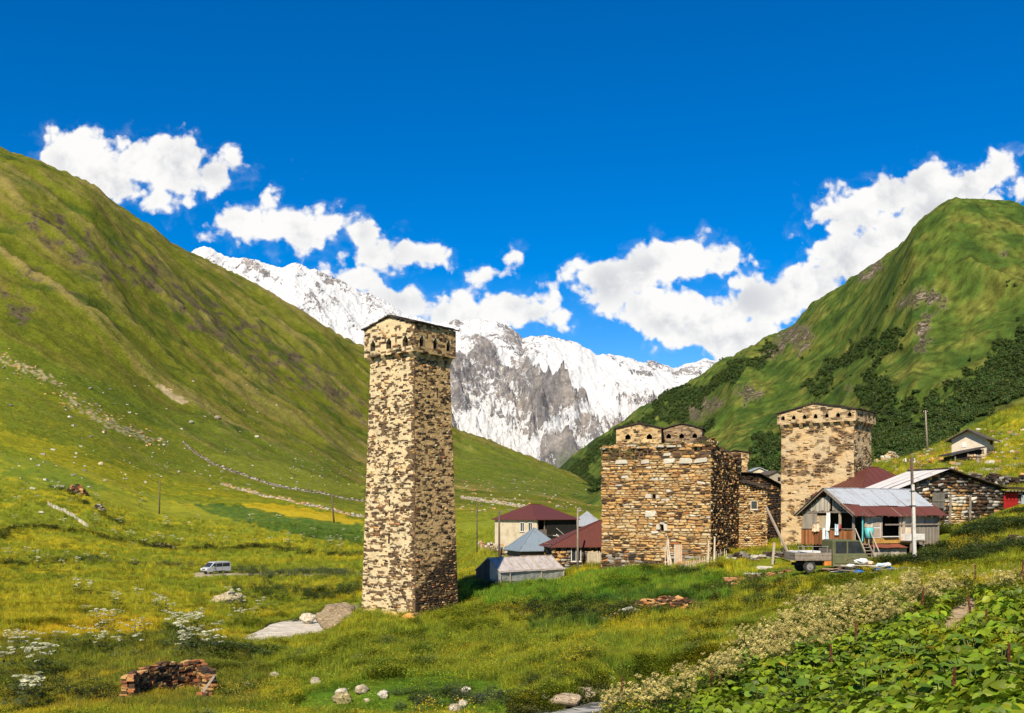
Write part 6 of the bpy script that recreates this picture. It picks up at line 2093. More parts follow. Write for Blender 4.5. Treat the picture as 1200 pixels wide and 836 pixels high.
# low wall and rubble behind the truck
dry_wall('stone_wall', 'long low heap of pale and dark stones left of the truck', [gpt(856, 80), gpt(885, 78.5), gpt(925, 77), gpt(940, 76)], 0.55, 0.9, 8, {'brown': 2, 'grey': 2, 'pale': 1.6, 'dark': 1.5}, (0.1, 0.22), (0.3, 1.0), nparts=60, hvar=0.4)
rubble_heap('rubble_bank', 'scattered brown stones on the bank below the low stone heap', gpt(880, 65), 2.6, 1.6, 0.25, 90, 9, {'brown': 3, 'rust': 1.5, 'grey': 1, 'ochre': 2}, (0.15, 0.6), 'rubble', 0.15, nparts=30)
rubble_heap('rubble_bank', 'earthy rubble and tan stones halfway down the bank above the cream flowers', gpt(943, 50.5), 1.3, 1.0, 0.3, 60, 10, {'ochre': 3, 'cream': 2, 'brown': 2}, (0.2, 0.7), 'rubble', 0.2, nparts=20)
# outcrop on the left meadow
rubble_heap('rock_outcrop', 'reddish ruin of tumbled rock on the left meadow', gpt(91, find_D(91, 578)), 3.2, 2.0, 2.6, 120, 11, {'rust': 2, 'brown': 3, 'ochre': 1, 'dark': 1}, (0.5, 1.6), 'rocks', 0.3, nparts=60)
rubble_heap('rock_outcrop', 'dark rocks just below the reddish ruin on the left meadow', gpt(117, find_D(117, 598)), 1.8, 1.2, 1.6, 50, 12, {'dark': 3, 'grey': 1}, (0.4, 1.1), 'rocks', 0.3, nparts=25)
rubble_heap('fallen_wall', 'broken pale stones in the dark bank right of the hedge line', gpt(190, find_D(190, 641)), 3.4, 0.8, 0.8, 60, 13, {'grey': 1, 'brown': 2, 'pale': 2, 'dark': 1}, (0.3, 0.7), 'rubble', 0.3, nparts=20)
# terrace walls, upper right
D = 118
dry_wall('terrace_wall', 'dark terrace wall with a turf top at the right edge above the barn', [gpt(1128, 112), gpt(1160, 108), gpt(1205, 103), gpt(1240, 100)], 1.5, 1.0, 14, {'dark': 3, 'brown': 2, 'grey': 1.6, 'pale': 0.6}, (0.14, 0.3), (0.3, 0.9), nparts=60, dz=-0.5)
dry_wall('ruined_wall', 'pale ruined stone walls far off beyond the red roof', [gpt(1026, 262), gpt(1040, 262), gpt(1052, 268)], 2.0, 1.4, 15, {'pale': 3, 'ochre': 2, 'cream': 2}, (0.3, 0.6), (0.6, 1.6), nparts=0, hvar=0.5)
dry_wall('bank_wall', 'dark slumped stone bank below the barn at the right', [gpt(1142, 57), gpt(1170, 56), gpt(1192, 57)], 0.6, 0.8, 17, {'grey': 1, 'dark': 4, 'brown': 2}, (0.05, 0.12), (0.2, 0.6), nparts=20, dz=-0.2)


# ---------------------------------------------------------------- walls and fences of the far left fields
def line_on_ground(pp): return [gpt(px, find_D(px, py, 60)) for px, py in pp]


dry_wall('field_wall', 'pale tumbled stone wall crossing the left fields down to the tall tower', line_on_ground([(260, 568), (300, 580), (340, 588), (380, 597), (425, 606)]), 1.0, 1.2, 20, {'pale': 1, 'cream': 1, 'grey': 2, 'ochre': 1}, (0.3, 0.6), (0.5, 1.6), hvar=0.7)
dry_wall('field_wall', 'long grey stone fence curving above the yellow-green hay field', line_on_ground([(215, 520), (228, 531), (250, 545), (290, 560), (330, 572), (380, 580), (425, 588)]), 1.1, 1.0, 21, {'grey': 3, 'pale': 0.5, 'brown': 1.5}, (0.3, 0.6), (0.5, 1.4), hvar=0.6)
dry_wall('field_wall', 'pale stone wall running behind the farmhouse right of the tall tower', line_on_ground([(540, 584), (560, 587), (590, 592), (615, 596), (640, 600)]), 1.7, 1.6, 22, {'pale': 3, 'cream': 1.5, 'grey': 2}, (0.4, 0.8), (0.8, 2.0), hvar=0.5)
dry_wall('garden_wall', 'broken stone wall beside the greenhouse end', line_on_ground([(562, 640), (575, 645), (590, 652)]), 0.8, 0.8, 23, {'pale': 2, 'ochre': 2, 'brown': 1}, (0.15, 0.3), (0.3, 0.9), hvar=0.4)
picket('plank_fence', 'low grey board fence running down the left meadow', line_on_ground([(56, 592), (75, 601), (90, 610), (104, 619)]), 1.1, 34, (0.42, 0.38, 0.31), 30, w=0.34)


# ---------------------------------------------------------------- poles
def pole(label, px, D, py_top, lean=0.0, r=0.13, matl=None, arm=False, lower=None, py_base=None, braced=False):
    b = on_ground(px, D)
    if py_base: b.z = (600 - py_base) / F * D
    top = (600 - py_top) / F * D - b.z
    root = empty('utility_pole', b, 0, label, 'pole')
    mb = MB(); mb.tube([(0, 0, -0.5), (lean * 0.5, 0, top / 2), (lean, 0, top)], [r * 1.2, r, r * 0.8], 8); mb.build('post', matl or M['pole_wood'], root, smooth=True)
    if arm:
        mb = MB(); mb.beam((lean - 0.45, 0, top - 0.35), (lean + 0.45, 0, top - 0.25), 0.09); a = mb.build('crossarm', M['pole_wood'], root)
        for s in (-0.38, 0.38):
            mb = MB(); mb.tube([(lean + s, 0, top - 0.26), (lean + s, 0, top - 0.1)], [0.05, 0.035], 8); mb.build('insulator', M['white_paint'], a)
    return root


pole('thin dark pole standing in the yellow left meadow', 186.5, find_D(187, 603), 563, 0.3, 0.22)
pole('dark leaning pole standing in the potato field near the tall tower', 391.5, find_D(392, 613), 579, -0.9, 0.28)
pole('grey pole in front of the red roofed stone shed', 677, 94, 596, 0.0, 0.10, M['old_wood'])
pole('short dark pole by the left wall of the cream farmhouse', 585, 124, 598, 0.0, 0.12)
pole('thin pole far back between tower and farmhouse', 559, 170, 584, 0, 0.10)
pole('lone tall pole on the hill crest above the barn', 1087, 190, 481, -0.4, 0.17, M['old_wood'], arm=True)


def white_pole():
    D = 60; b = on_ground(1072, D)
    root = empty('utility_pole', b, 0, 'pale concrete pole with a dark wooden extension in front of the wooden house', 'pole')
    t1 = (600 - 568) / F * D - b.z; t2 = (600 - 536) / F * D - b.z
    mb = MB(); mb.beam((0.0, 0, -0.4), (-0.12, 0, t1), 0.20, 0.18, None, 0.16); mb.build('concrete_post', M['concrete'], root)
    mb = MB(); mb.beam((-0.05, 0.16, t1 - 1.6), (-0.14, 0.14, t2), 0.15, 0.15, None, 0.12); mb.build('wooden_post', M['pole_wood'], root)
    mb = MB(); mb.beam((0.10, 0.2, -0.3), (-0.05, 0.12, 1.9), 0.16, 0.14); mb.build('prop', M['old_wood'], root)
    mb = MB(); mb.beam((-0.55, 0.14, t2 - 0.30), (0.10, 0.14, t2 - 0.15), 0.07); a = mb.build('crossarm', M['pole_wood'], root)
    mb = MB()
    for z in (t1 - 0.4, t1 - 1.3): mb.box((-0.11, 0.07, z), (0.13, 0.18, 0.03))
    mb.build('strap', M['rubber'], root)
    for s in (-0.5, 0.05):
        mb = MB(); mb.tube([(s, 0.14, t2 - 0.27), (s, 0.14, t2 - 0.05)], [0.05, 0.03], 8); mb.build('insulator', M['white_paint'], a)


white_pole()
b = on_ground(930, 72)
root = empty('leaning_pole', b, 0, 'long grey beam leaning back against the broad tower left of the truck', 'beam')
mb = MB(); mb.beam((0.1, 0, -0.3), (-1.25, 3.0, 4.15), 0.18, 0.14, (0.26, 0.21, 0.16), 0.14); mb.build('beam', M['board'], root)
mb = MB(); mb.beam((-1.5, 0.3, -0.3), (-1.35, 0.3, 1.5), 0.16, 0.16, (0.33, 0.28, 0.22)); mb.build('prop', M['board'], root)

# ---------------------------------------------------------------- truck, van, horse
def lathe_y(mb, c, prof, n=20, col=None):
    """wheel-like solid: prof = [(radius, y offset)]"""
    V = []; Fc = []
    for (r, y) in prof:
        for k in range(n):
            a = 2 * pi * k / n; V.append((c[0] + r * cos(a), c[1] + y, c[2] + r * sin(a)))
    for i in range(len(prof) - 1):
        for k in range(n):
            k2 = (k + 1) % n; Fc.append((i * n + k, i * n + k2, (i + 1) * n + k2, (i + 1) * n + k))
    Fc.append(tuple(range(n))); Fc.append(tuple((len(prof) - 1) * n + k for k in range(n)))
    mb.add(V, Fc, col)


def wheel(root, x, y, r, w, side):
    mb = MB(); lathe_y(mb, (0, 0, 0), [(r * 0.55, -w / 2), (r * 0.9, -w / 2), (r, -w * 0.32), (r, w * 0.32), (r * 0.9, w / 2), (r * 0.55, w / 2)])
    t = mb.build('wheel', M['rubber'], root, smooth=False); t.location = (x, y, r)
    mb = MB(); lathe_y(mb, (0, side * w * 0.30, 0), [(r * 0.56, -0.05), (r * 0.54, 0.02 * side), (r * 0.2, 0.03 * side), (r * 0.16, 0.10 * side)], 14)
    mb.build('rim', M['rim'], t, smooth=False)
    return t


def car_paint(name, c, dirt=(0.2, 0.17, 0.12), amt=0.3, rough=0.35):
    def b(t, p):
        co = obj_co(t)
        z = t.n('ShaderNodeSeparateXYZ', {0: co}).outputs[2]
        f = t.m('MULTIPLY', t.ss(t.m('SUBTRACT', t.noise(co, 3.0, 5, 0.6), t.m('MULTIPLY', z, 0.12)), 0.25, 0.6), amt)
        t.link(t.m('ADD', rough, t.m('MULTIPLY', f, 0.5)), p.inputs['Roughness'])
        return t.mix(f, c, dirt), None
    return mat(name, b, rough=rough, spec=0.5)


M['khaki'] = car_paint('khaki_truck_paint', (0.085, 0.095, 0.038), (0.13, 0.11, 0.06), 0.6, 0.5)
M['silver'] = car_paint('silver_van_paint', (0.36, 0.38, 0.40), (0.4, 0.36, 0.28), 0.35, 0.3)
M['rim'] = m_plain('wheel_rim', (0.30, 0.29, 0.27), (0.2, 0.18, 0.16), 8, 0.002, rough=0.5, metal=0.4)
M['lamp'] = m_plain('lamp_glass', (0.75, 0.75, 0.72), (0.6, 0.6, 0.6), 8, 0, rough=0.15)


def truck():
    D = 60.5
    b = Vector(((972 - 600) / F * D, D, -3.72))
    root = empty('truck', b, radians(4), 'old khaki flatbed truck parked below the porch of the wooden house', 'truck')
    # front to the right (+x). length 4.5
    mb = MB(); mb.box((-0.1, -0.38, 0.52), (2.15, 0.05, 0.09)); mb.box((-0.1, 0.38, 0.52), (2.15, 0.05, 0.09)); mb.build('chassis', M['rubber'], root)
    # cab profile, forward control, rounded nose
    prof = [(-0.15, 0.45), (1.95, 0.45), (2.08, 0.62), (2.06, 1.05), (1.92, 1.18), (1.62, 1.88), (1.42, 1.98), (0.05, 2.0), (-0.12, 1.92), (-0.15, 1.4)]
    body = MB(); body.prism([(x, z) for x, z in prof if z < 1.25 or True][:5] + [(-0.15, 1.18)], -0.88, 0.88, 'Y'); cab = body.build('cab', M['khaki'], root, bevel=0.035)
    rf = MB(); rf.prism([(-0.14, 1.90), (1.58, 1.90), (1.42, 2.0), (0.02, 2.03), (-0.1, 1.99)], -0.84, 0.84, 'Y'); rf.build('cab_roof', M['khaki'], cab, bevel=0.02)
    pl = MB()
    for y in (-0.82, 0.82):
        for (a, c_) in (((-0.10, 1.15), (-0.10, 1.92)), ((0.78, 1.15), (0.78, 1.92)), ((1.90, 1.15), (1.56, 1.92)), ((0.0, 1.15), (0.0, 1.92))):
            pl.beam((a[0], y, a[1]), (c_[0], y, c_[1]), 0.08, 0.07)
    pl.box((-0.12, 0, 1.55), (0.03, 0.8, 0.4)); pl.build('pillar', M['khaki'], cab)
    for y in (-0.80, 0.80):
        g = MB(); g.box((0.39, y, 1.54), (0.36, 0.008, 0.34)); g.build('side_window', M['glass'], cab)
        g = MB(); g.add([(0.83, y, 1.18), (1.84, y, 1.18), (1.54, y, 1.9), (0.83, y, 1.9), (0.83, y + .01, 1.18), (1.84, y + .01, 1.18), (1.54, y + .01, 1.9), (0.83, y + .01, 1.9)], BOXF); g.build('side_window', M['glass'], cab)
    g = MB(); g.add([(1.90, -0.78, 1.18), (1.90, 0.78, 1.18), (1.56, 0.78, 1.9), (1.56, -0.78, 1.9), (1.92, -0.78, 1.18), (1.92, 0.78, 1.18), (1.58, 0.78, 1.9), (1.58, -0.78, 1.9)], BOXF); g.build('windscreen', M['glass'], cab)
    d = MB(); d.box((0.36, -0.90, 0.86), (0.38, 0.015, 0.28)); d.box((1.2, -0.90, 0.86), (0.40, 0.015, 0.28)); d.build('door', M['khaki'], cab, bevel=0.01)
    d = MB(); d.box((0.12, -0.93, 1.02), (0.06, 0.012, 0.012)); d.build('handle', M['rim'], cab)
    for y in (-0.6, 0.6):
        l = MB(); l.tube([(2.05, y, 0.86), (2.11, y, 0.86)], [0.11, 0.10], 12); l.build('headlight', M['lamp'], cab)
    bm_ = MB(); bm_.box((2.16, 0, 0.48), (0.05, 0.85, 0.07)); bm_.build('bumper', M['rubber'], root)
    # flatbed
    bed = MB(); bed.box((-1.38, 0, 0.82), (1.12, 0.95, 0.05)); fb = bed.build('bed', M['old_wood'], root)
    for (c_, h) in (((-1.38, -0.94, 1.05), (1.12, 0.025, 0.20)), ((-1.38, 0.94, 1.05), (1.12, 0.025, 0.20)), ((-2.48, 0, 1.05), (0.025, 0.92, 0.20)), ((-0.28, 0, 1.15), (0.025, 0.92, 0.32))):
        for k in (-0.5, 0.5):
            s = MB(); s.box((c_[0], c_[1], c_[2] + k * h[2]), (h[0], h[1], h[2] / 2 - 0.012)); s.build('side_board', M['old_wood'], fb)
    l = MB(); l.box((-1.5, 0.1, 1.22), (0.75, 0.6, 0.08), 0.1, None, 0.06); l.build('tarpaulin', M['cloth_white'], fb, bevel=0.03)
    hoop = MB()
    for x in (-2.3, -1.4, -0.5): hoop.tube([(x, -0.9, 1.2), (x, -0.9, 1.62)], 0.02, 6)
    hoop.tube([(-2.35, -0.9, 1.62), (-0.4, -0.9, 1.62)], 0.02, 6); hoop.build('rail', M['rim'], fb)
    for x in (-1.55, 1.0):
        for y, s in ((-0.74, -1), (0.74, 1)): wheel(root, x, y, 0.38, 0.22, s)
    ar = MB()
    for s in (-1,):
        ar.tube([(0.55, -0.9, 0.55), (0.65, -0.91, 0.80), (1.0, -0.92, 0.92), (1.35, -0.91, 0.80), (1.45, -0.9, 0.55)], 0.03, 6)
    ar.build('wheel_arch', M['khaki'], cab)
    bx = MB(); bx.box((-0.45, -0.7, 0.62), (0.22, 0.2, 0.17)); bx.build('fuel_tank', M['orange'], root, bevel=0.02)


M['orange'] = m_plain('orange_drum', (0.55, 0.20, 0.03), (0.35, 0.12, 0.03), 6, 0.003)
truck()


def van():
    D = 155
    b = Vector(((253 - 600) / F * D, D, gz((253 - 600) / F * D, D) + 0.02))
    root = empty('van', b, radians(180 + 52), 'silver minivan on the dirt track across the left meadow', 'van')
    # front +x; seen with its nose to the left and towards us
    L, Wd, H = 4.5, 1.72, 1.9
    prof = [(-2.2, 0.35), (2.1, 0.32), (2.25, 0.55), (2.2, 0.86), (1.65, 1.05), (0.95, 1.72), (0.6, 1.86), (-1.9, 1.88), (-2.15, 1.7), (-2.25, 1.0)]
    mb = MB(); mb.prism(prof, -Wd / 2, Wd / 2); body = mb.build('body', M['silver'], root, bevel=0.05)
    for s in (-1, 1):
        y = s * (Wd / 2 + 0.006)
        for (x0, x1, xt) in ((0.62, 1.38, 0.95), (-0.55, 0.52, 0.52), (-1.95, -0.65, -0.65)):
            g = MB(); q = [(x0, y, 1.12), (x1, y, 1.12), (xt, y, 1.62), (x0, y, 1.66)]
            g.add(q + [(a, y + s * 0.012, c_) for a, _, c_ in q], BOXF); g.build('side_window', M['glass'], body)
        d = MB(); d.box((0.58, y, 0.85), (0.008, 0.006, 0.4)); d.box((-0.6, y, 0.85), (0.008, 0.006, 0.4)); d.box((0.0, y, 0.42), (1.1, 0.01, 0.05)); d.build('door_gap', M['rubber'], body)
        l = MB(); l.box((2.16, s * 0.62, 0.80), (0.10, 0.2, 0.09)); l.build('headlight', M['lamp'], body, bevel=0.02)
        m_ = MB(); m_.box((1.05, s * (Wd / 2 + 0.12), 1.12), (0.06, 0.1, 0.08)); m_.build('mirror', M['silver'], body, bevel=0.02)
        l = MB(); l.box((-2.22, s * 0.72, 1.05), (0.04, 0.1, 0.22)); l.build('tail_light', M['red_paint'], body)
        for x in (-1.4, 1.35): wheel(root, x, s * (Wd / 2 - 0.12), 0.34, 0.22, s)
    g = MB(); q = [(1.66, -0.74, 1.09), (1.66, 0.74, 1.09), (1.02, 0.66, 1.70), (1.02, -0.66, 1.70)]; g.add(q + [(a + 0.03, b_, c_ + 0.03) for a, b_, c_ in q], BOXF); g.build('windscreen', M['glass'], body)
    g = MB(); g.box((2.245, 0, 0.72), (0.02, 0.4, 0.06)); g.box((2.26, 0, 0.45), (0.03, 0.78, 0.07)); g.build('grille', M['rubber'], body)


van()


def horse():
    px, py = 247, 524
    D = find_D(px, py, 100)
    b = on_ground(px, D)
    root = empty('horse', b, radians(175), 'chestnut horse grazing on the green slope above the hay field', 'horse')
    me = bpy.data.meshes.new('body')
    J = {'rump': (-0.65, 0, 1.28, .24), 'loin': (-0.30, 0, 1.26, .27), 'barrel': (0.1, 0, 1.20, .30), 'chest': (0.5, 0, 1.20, .27), 'withers': (0.62, 0, 1.34, .20), 'neck': (0.92, 0, 1.08, .15), 'neck2': (1.15, 0, 0.72, .11), 'poll': (1.28, 0, 0.50, .10), 'muzzle': (1.34, 0, 0.12, .065),
         'ear': (1.17, 0.06, 0.52, .02), 'tail': (-0.88, 0, 1.20, .05), 'tail2': (-0.98, 0, 0.60, .045)}
    names = list(J); V = [J[n][:3] for n in names]; Rr = [J[n][3] for n in names]; E = []
    def e(a, b_): E.append((names.index(a), names.index(b_)))
    for a, b_ in (('rump', 'loin'), ('loin', 'barrel'), ('barrel', 'chest'), ('chest', 'withers'), ('withers', 'neck'), ('neck', 'neck2'), ('neck2', 'poll'), ('poll', 'muzzle'), ('poll', 'ear'), ('rump', 'tail'), ('tail', 'tail2')): e(a, b_)
    for s in (-1, 1):
        for root_i, chain in (('rump', [(-0.55, s * .16, 0.95, .14), (-0.78, s * .16, 0.52, .065), (-0.70, s * .16, 0.14, .045), (-0.64, s * .16, 0.03, .06)]),
                              ('chest', [(0.52, s * .15, 0.85, .11), (0.54, s * .15, 0.48, .055), (0.53, s * .15, 0.14, .04), (0.58, s * .15, 0.03, .055)])):
            prev = names.index(root_i)
            for (x, y, z, r_) in chain:
                V.append((x, y, z)); Rr.append(r_); E.append((prev, len(V) - 1)); prev = len(V) - 1
    me.from_pydata(V, E, [])
    o = bpy.data.objects.new('body', me); C.objects.link(o); o.parent = root
    md = o.modifiers.new('skin', 'SKIN')
    if not me.skin_vertices: me.skin_vertices.new() if hasattr(me.skin_vertices, 'new') else None
    for i, sv in enumerate(me.skin_vertices[0].data):
        sv.radius = (Rr[i], Rr[i]); sv.use_root = i == 0
    o.modifiers.new('sub', 'SUBSURF').levels = 1
    o.modifiers['sub'].render_levels = 1
    me.materials.append(M['horse'])
    mb = MB()
    mb.beam((0.70, 0, 1.46), (1.16, 0, 0.86), 0.05, 0.12); mb.build('mane', M['mane'], root)
    root.scale = (1.15, 1.15, 1.15)


M['horse'] = m_plain('chestnut_coat', (0.17, 0.065, 0.03), (0.12, 0.045, 0.02), 4, 0.0)
M['mane'] = m_plain('dark_mane', (0.03, 0.02, 0.015), rough=1)
horse()


# ---------------------------------------------------------------- boulders
M['boulder'] = m_boulder()


def boulder(name, label, pos, size, col, seed, cat='boulder', sink=0.25, rz=0.0, group=None, sub=4):
    bm = bmesh.new(); bmesh.ops.create_icosphere(bm, subdivisions=sub, radius=1.0)
    rnd = random.Random(seed); o3 = Vector((rnd.uniform(0, 50), rnd.uniform(0, 50), rnd.uniform(0, 50)))
    planes = [(Vector((rnd.gauss(0, 1), rnd.gauss(0, 1), rnd.gauss(0, 0.8))).normalized(), rnd.uniform(0.62, 0.9)) for _ in range(9)]
    for v in bm.verts:
        p = v.co.copy()
        for n, d in planes:
            k = p.dot(n) - d
            if k > 0: p -= n * k * 0.85
        p *= 1 + 0.20 * mnoise.fractal(p * 1.7 + o3, 1.0, 2.0, 4) + 0.08 * mnoise.fractal(p * 6 + o3, 1.0, 2.0, 3)
        v.co = Vector((p.x * size[0], p.y * size[1], p.z * size[2]))
    me = bpy.data.meshes.new(name); bm.to_mesh(me); bm.free()
    a = me.attributes.new('col', 'FLOAT_COLOR', 'FACE'); a.data.foreach_set('color', np.tile([*col, 1], len(me.polygons)).astype(np.float32))
    if sub > 2: me.polygons.foreach_set('use_smooth', np.ones(len(me.polygons), bool))
    me.materials.append(M['boulder'])
    o = bpy.data.objects.new(name, me); C.objects.link(o)
    o.location = pos + Vector((0, 0, size[2] * (1 - 2 * sink))); o.rotation_euler = (0, 0, rz)
    return tag(o, label, cat, group)


boulder('boulder', 'huge grey-brown streaked boulder by the stream, left of the tall tower', W(397, 730, 84.5) + Vector((0, 0, -0.5)), (2.2, 2.0, 1.5), (0.20, 0.155, 0.105), 3, sink=0.30, rz=0.3)
boulder('boulder', 'small pale rounded boulder upstream of the huge one', W(361, 722, 99) + Vector((0, 0, -0.4)), (0.85, 0.7, 0.5), (0.40, 0.35, 0.29), 4, sink=0.3)
boulder('boulder', 'flat pinkish rock at the lower edge of the stream', W(336, 759, 82.5), (0.9, 0.6, 0.3), (0.42, 0.34, 0.26), 5, sink=0.3)
boulder('boulder', 'grey boulder lying alone in the grass below the van', on_ground(267, find_D(267, 706, 40)), (2.1, 1.3, 1.0), (0.30, 0.25, 0.17), 6, sink=0.35)
boulder('boulder', 'orange lichened stone block at the foot of the tall tower', on_ground(479, 67.6), (0.55, 0.4, 0.36), (0.55, 0.26, 0.07), 7, sink=0.3)
boulder('boulder', 'wide brown stone right of the orange block at the tower foot', on_ground(487, 68.2), (0.5, 0.4, 0.3), (0.25, 0.15, 0.08), 8, sink=0.3)
boulder('boulder', 'tan lichened stone left of the orange block at the tower foot', on_ground(458, 69.3), (0.75, 0.4, 0.35), (0.48, 0.34, 0.12), 9, sink=0.35)
boulder('boulder', 'cream stone under the left corner of the tall tower', on_ground(434, 71.5), (0.7, 0.45, 0.35), (0.52, 0.40, 0.22), 10, sink=0.35)
# stones along the near grass
for i, (px, py, s, c, lb) in enumerate([
        (321, 795, 0.34, (0.37, 0.34, 0.27), 'pale round stone in the grass right of the fallen red wall'), (288, 806, 0.26, (0.31, 0.29, 0.24), 'small grey stone just left of the pale round one'),
        (370, 803, 0.36, (0.37, 0.33, 0.26), 'flat pinkish stone in the grass below the tall tower'), (400, 824, 0.52, (0.31, 0.26, 0.15), 'big mossy tan stone near the lower edge on the green hump'),
        (400, 814, 0.30, (0.39, 0.36, 0.30), 'pale stone resting on top of the mossy tan one'), (424, 812, 0.40, (0.34, 0.29, 0.22), 'angular tan stone right of the mossy one'),
        (449, 818, 0.34, (0.46, 0.42, 0.37), 'bright cream stone at the left end of the short green turf'), (430, 823, 0.18, (0.41, 0.34, 0.24), 'tiny tan stone between the angular and the bright cream one'),
        (545, 813, 0.26, (0.41, 0.37, 0.31), 'small white stone on the green turf hump'), (533, 835, 0.34, (0.34, 0.31, 0.27), 'grey-white stone at the bottom edge beside dark leaves'),
        (543, 829, 0.28, (0.45, 0.41, 0.34), 'cream stone poking up behind the bottom grey-white one')]):
    D = find_D(px, py, 15)
    boulder('stone', lb, on_ground(px, D), (s, s * 0.75, s * 0.62), c, 20 + i, 'stone', 0.22, i * 0.8, sub=3)
for i, (px, py, s, c, lb) in enumerate([
        (663, 827, 0.62, (0.30, 0.24, 0.18), 'broad tan stone lying in the brook at the bottom'), (639, 822, 0.26, (0.34, 0.31, 0.26), 'small pale stone at the left side of the brook'), (645, 829, 0.24, (0.39, 0.35, 0.31), 'wet pale stone in the middle of the brook'),
        (627, 819, 0.28, (0.29, 0.25, 0.20), 'brown stone at the far left bank of the brook'), (685, 815, 0.34, (0.27, 0.21, 0.18), 'pinkish stone at the right end of the brook'), (692, 822, 0.36, (0.34, 0.29, 0.20), 'mossy stone under the pinkish one by the brook')]):
    D = min(find_D(px, py, 15), 40)
    boulder('stone', lb, on_ground(px, D), (s, s * 0.75, s * 0.5), c, 50 + i, 'stone', 0.2, i * 0.8, sub=3)
# far boulders on the left slope that one can pick out
far = [(255, 491, 3.0, (0.18, 0.15, 0.12), 'largest brown boulder on the left slope above the hay field'), (224, 497, 2.4, (0.20, 0.20, 0.16), 'grey-green boulder left of the largest one on the slope'), (192, 523, 1.5, (0.34, 0.31, 0.26), 'pale boulder at the low end of the rock scatter'),
       (106, 458, 1.7, (0.14, 0.12, 0.10), 'dark boulder high above the rock scatter on the left slope'), (12, 477, 1.3, (0.10, 0.10, 0.09), 'dark boulder on the slope near the left edge'), (76, 478, 1.1, (0.14, 0.13, 0.11), 'small grey boulder beside the rock scatter'),
       (301, 515, 2.0, (0.37, 0.35, 0.30), 'long pale rock on the green slope right of the horse'), (310, 525, 1.0, (0.07, 0.06, 0.05), 'small black rock below the long pale one'), (210, 554, 1.3, (0.23, 0.22, 0.19), 'grey rock above the thin dark pole on the left meadow'),
       (118, 545, 1.6, (0.35, 0.31, 0.19), 'flat tan rock slab in the yellow-green meadow'), (48, 603, 0.9, (0.34, 0.31, 0.24), 'lone pale rock beside the low board fence')]
for i, (px, py, s, c, lb) in enumerate(far):
    D = find_D(px, py, 60)
    boulder('boulder', lb, on_ground(px, D), (s, s * 0.7, s * 0.6), c, 70 + i, sink=0.25, rz=i, sub=3)


def scatter_rocks():
    """stone scatter on the slopes: nobody could count it"""
    rnd = random.Random(4)
    mb = MB()
    def put(px, py, s, c):
        D = find_D(px, py, 60, n=260)
        p = on_ground(px, D)
        mb.box(p + Vector((0, 0, s * 0.15)), (s * rnd.uniform(.6, 1.2), s * rnd.uniform(.4, .8), s * rnd.uniform(.3, .5)), rnd.uniform(0, 3), c, s * 0.2, rnd.uniform(-.3, .3), rnd.uniform(-.3, .3), rnd)
    for k in range(200):        # band running down from the left
        t = rnd.random(); x = 0 + 200 * t; y = 420 + 105 * t ** 0.9 + rnd.gauss(0, 7)
        if rnd.random() < 0.6: put(x, y, rnd.uniform(0.4, 1.2), rnd.choice(PAL['ochre'] + PAL['ochre'] + PAL['grey'] + PAL['cream']))
    for k in range(60): put(rnd.uniform(80, 330), rnd.uniform(430, 520), rnd.uniform(0.5, 1.2), rnd.choice(PAL['pale'] + PAL['grey']))
    for k in range(130): put(rnd.uniform(0, 425), rnd.uniform(525, 575), rnd.uniform(0.3, 0.9), rnd.choice(PAL['pale'] + PAL['grey']))
    for k in range(50): put(rnd.uniform(340, 425), rnd.uniform(535, 572), rnd.uniform(0.3, 0.8), rnd.choice(PAL['grey'] + PAL['pale']))
    for k in range(180): put(rnd.uniform(540, 705), rnd.uniform(560, 602), rnd.uniform(0.4, 1.2), rnd.choice(PAL['pale'] + PAL['grey'] + PAL['ochre']))
    for k in range(260): put(rnd.uniform(1035, 1200), rnd.uniform(505, 560), rnd.uniform(0.15, 0.5), rnd.choice(PAL['pale'] + PAL['grey'] + PAL['ochre']))
    for k in range(120): put(rnd.gauss(1070, 25), rnd.gauss(530, 8), rnd.uniform(0.2, 0.6), rnd.choice(PAL['pale'] + PAL['rust'] + PAL['ochre']))
    o = mb.build('scattered_rocks', M['stone']); o['kind'] = 'stuff'


scatter_rocks()


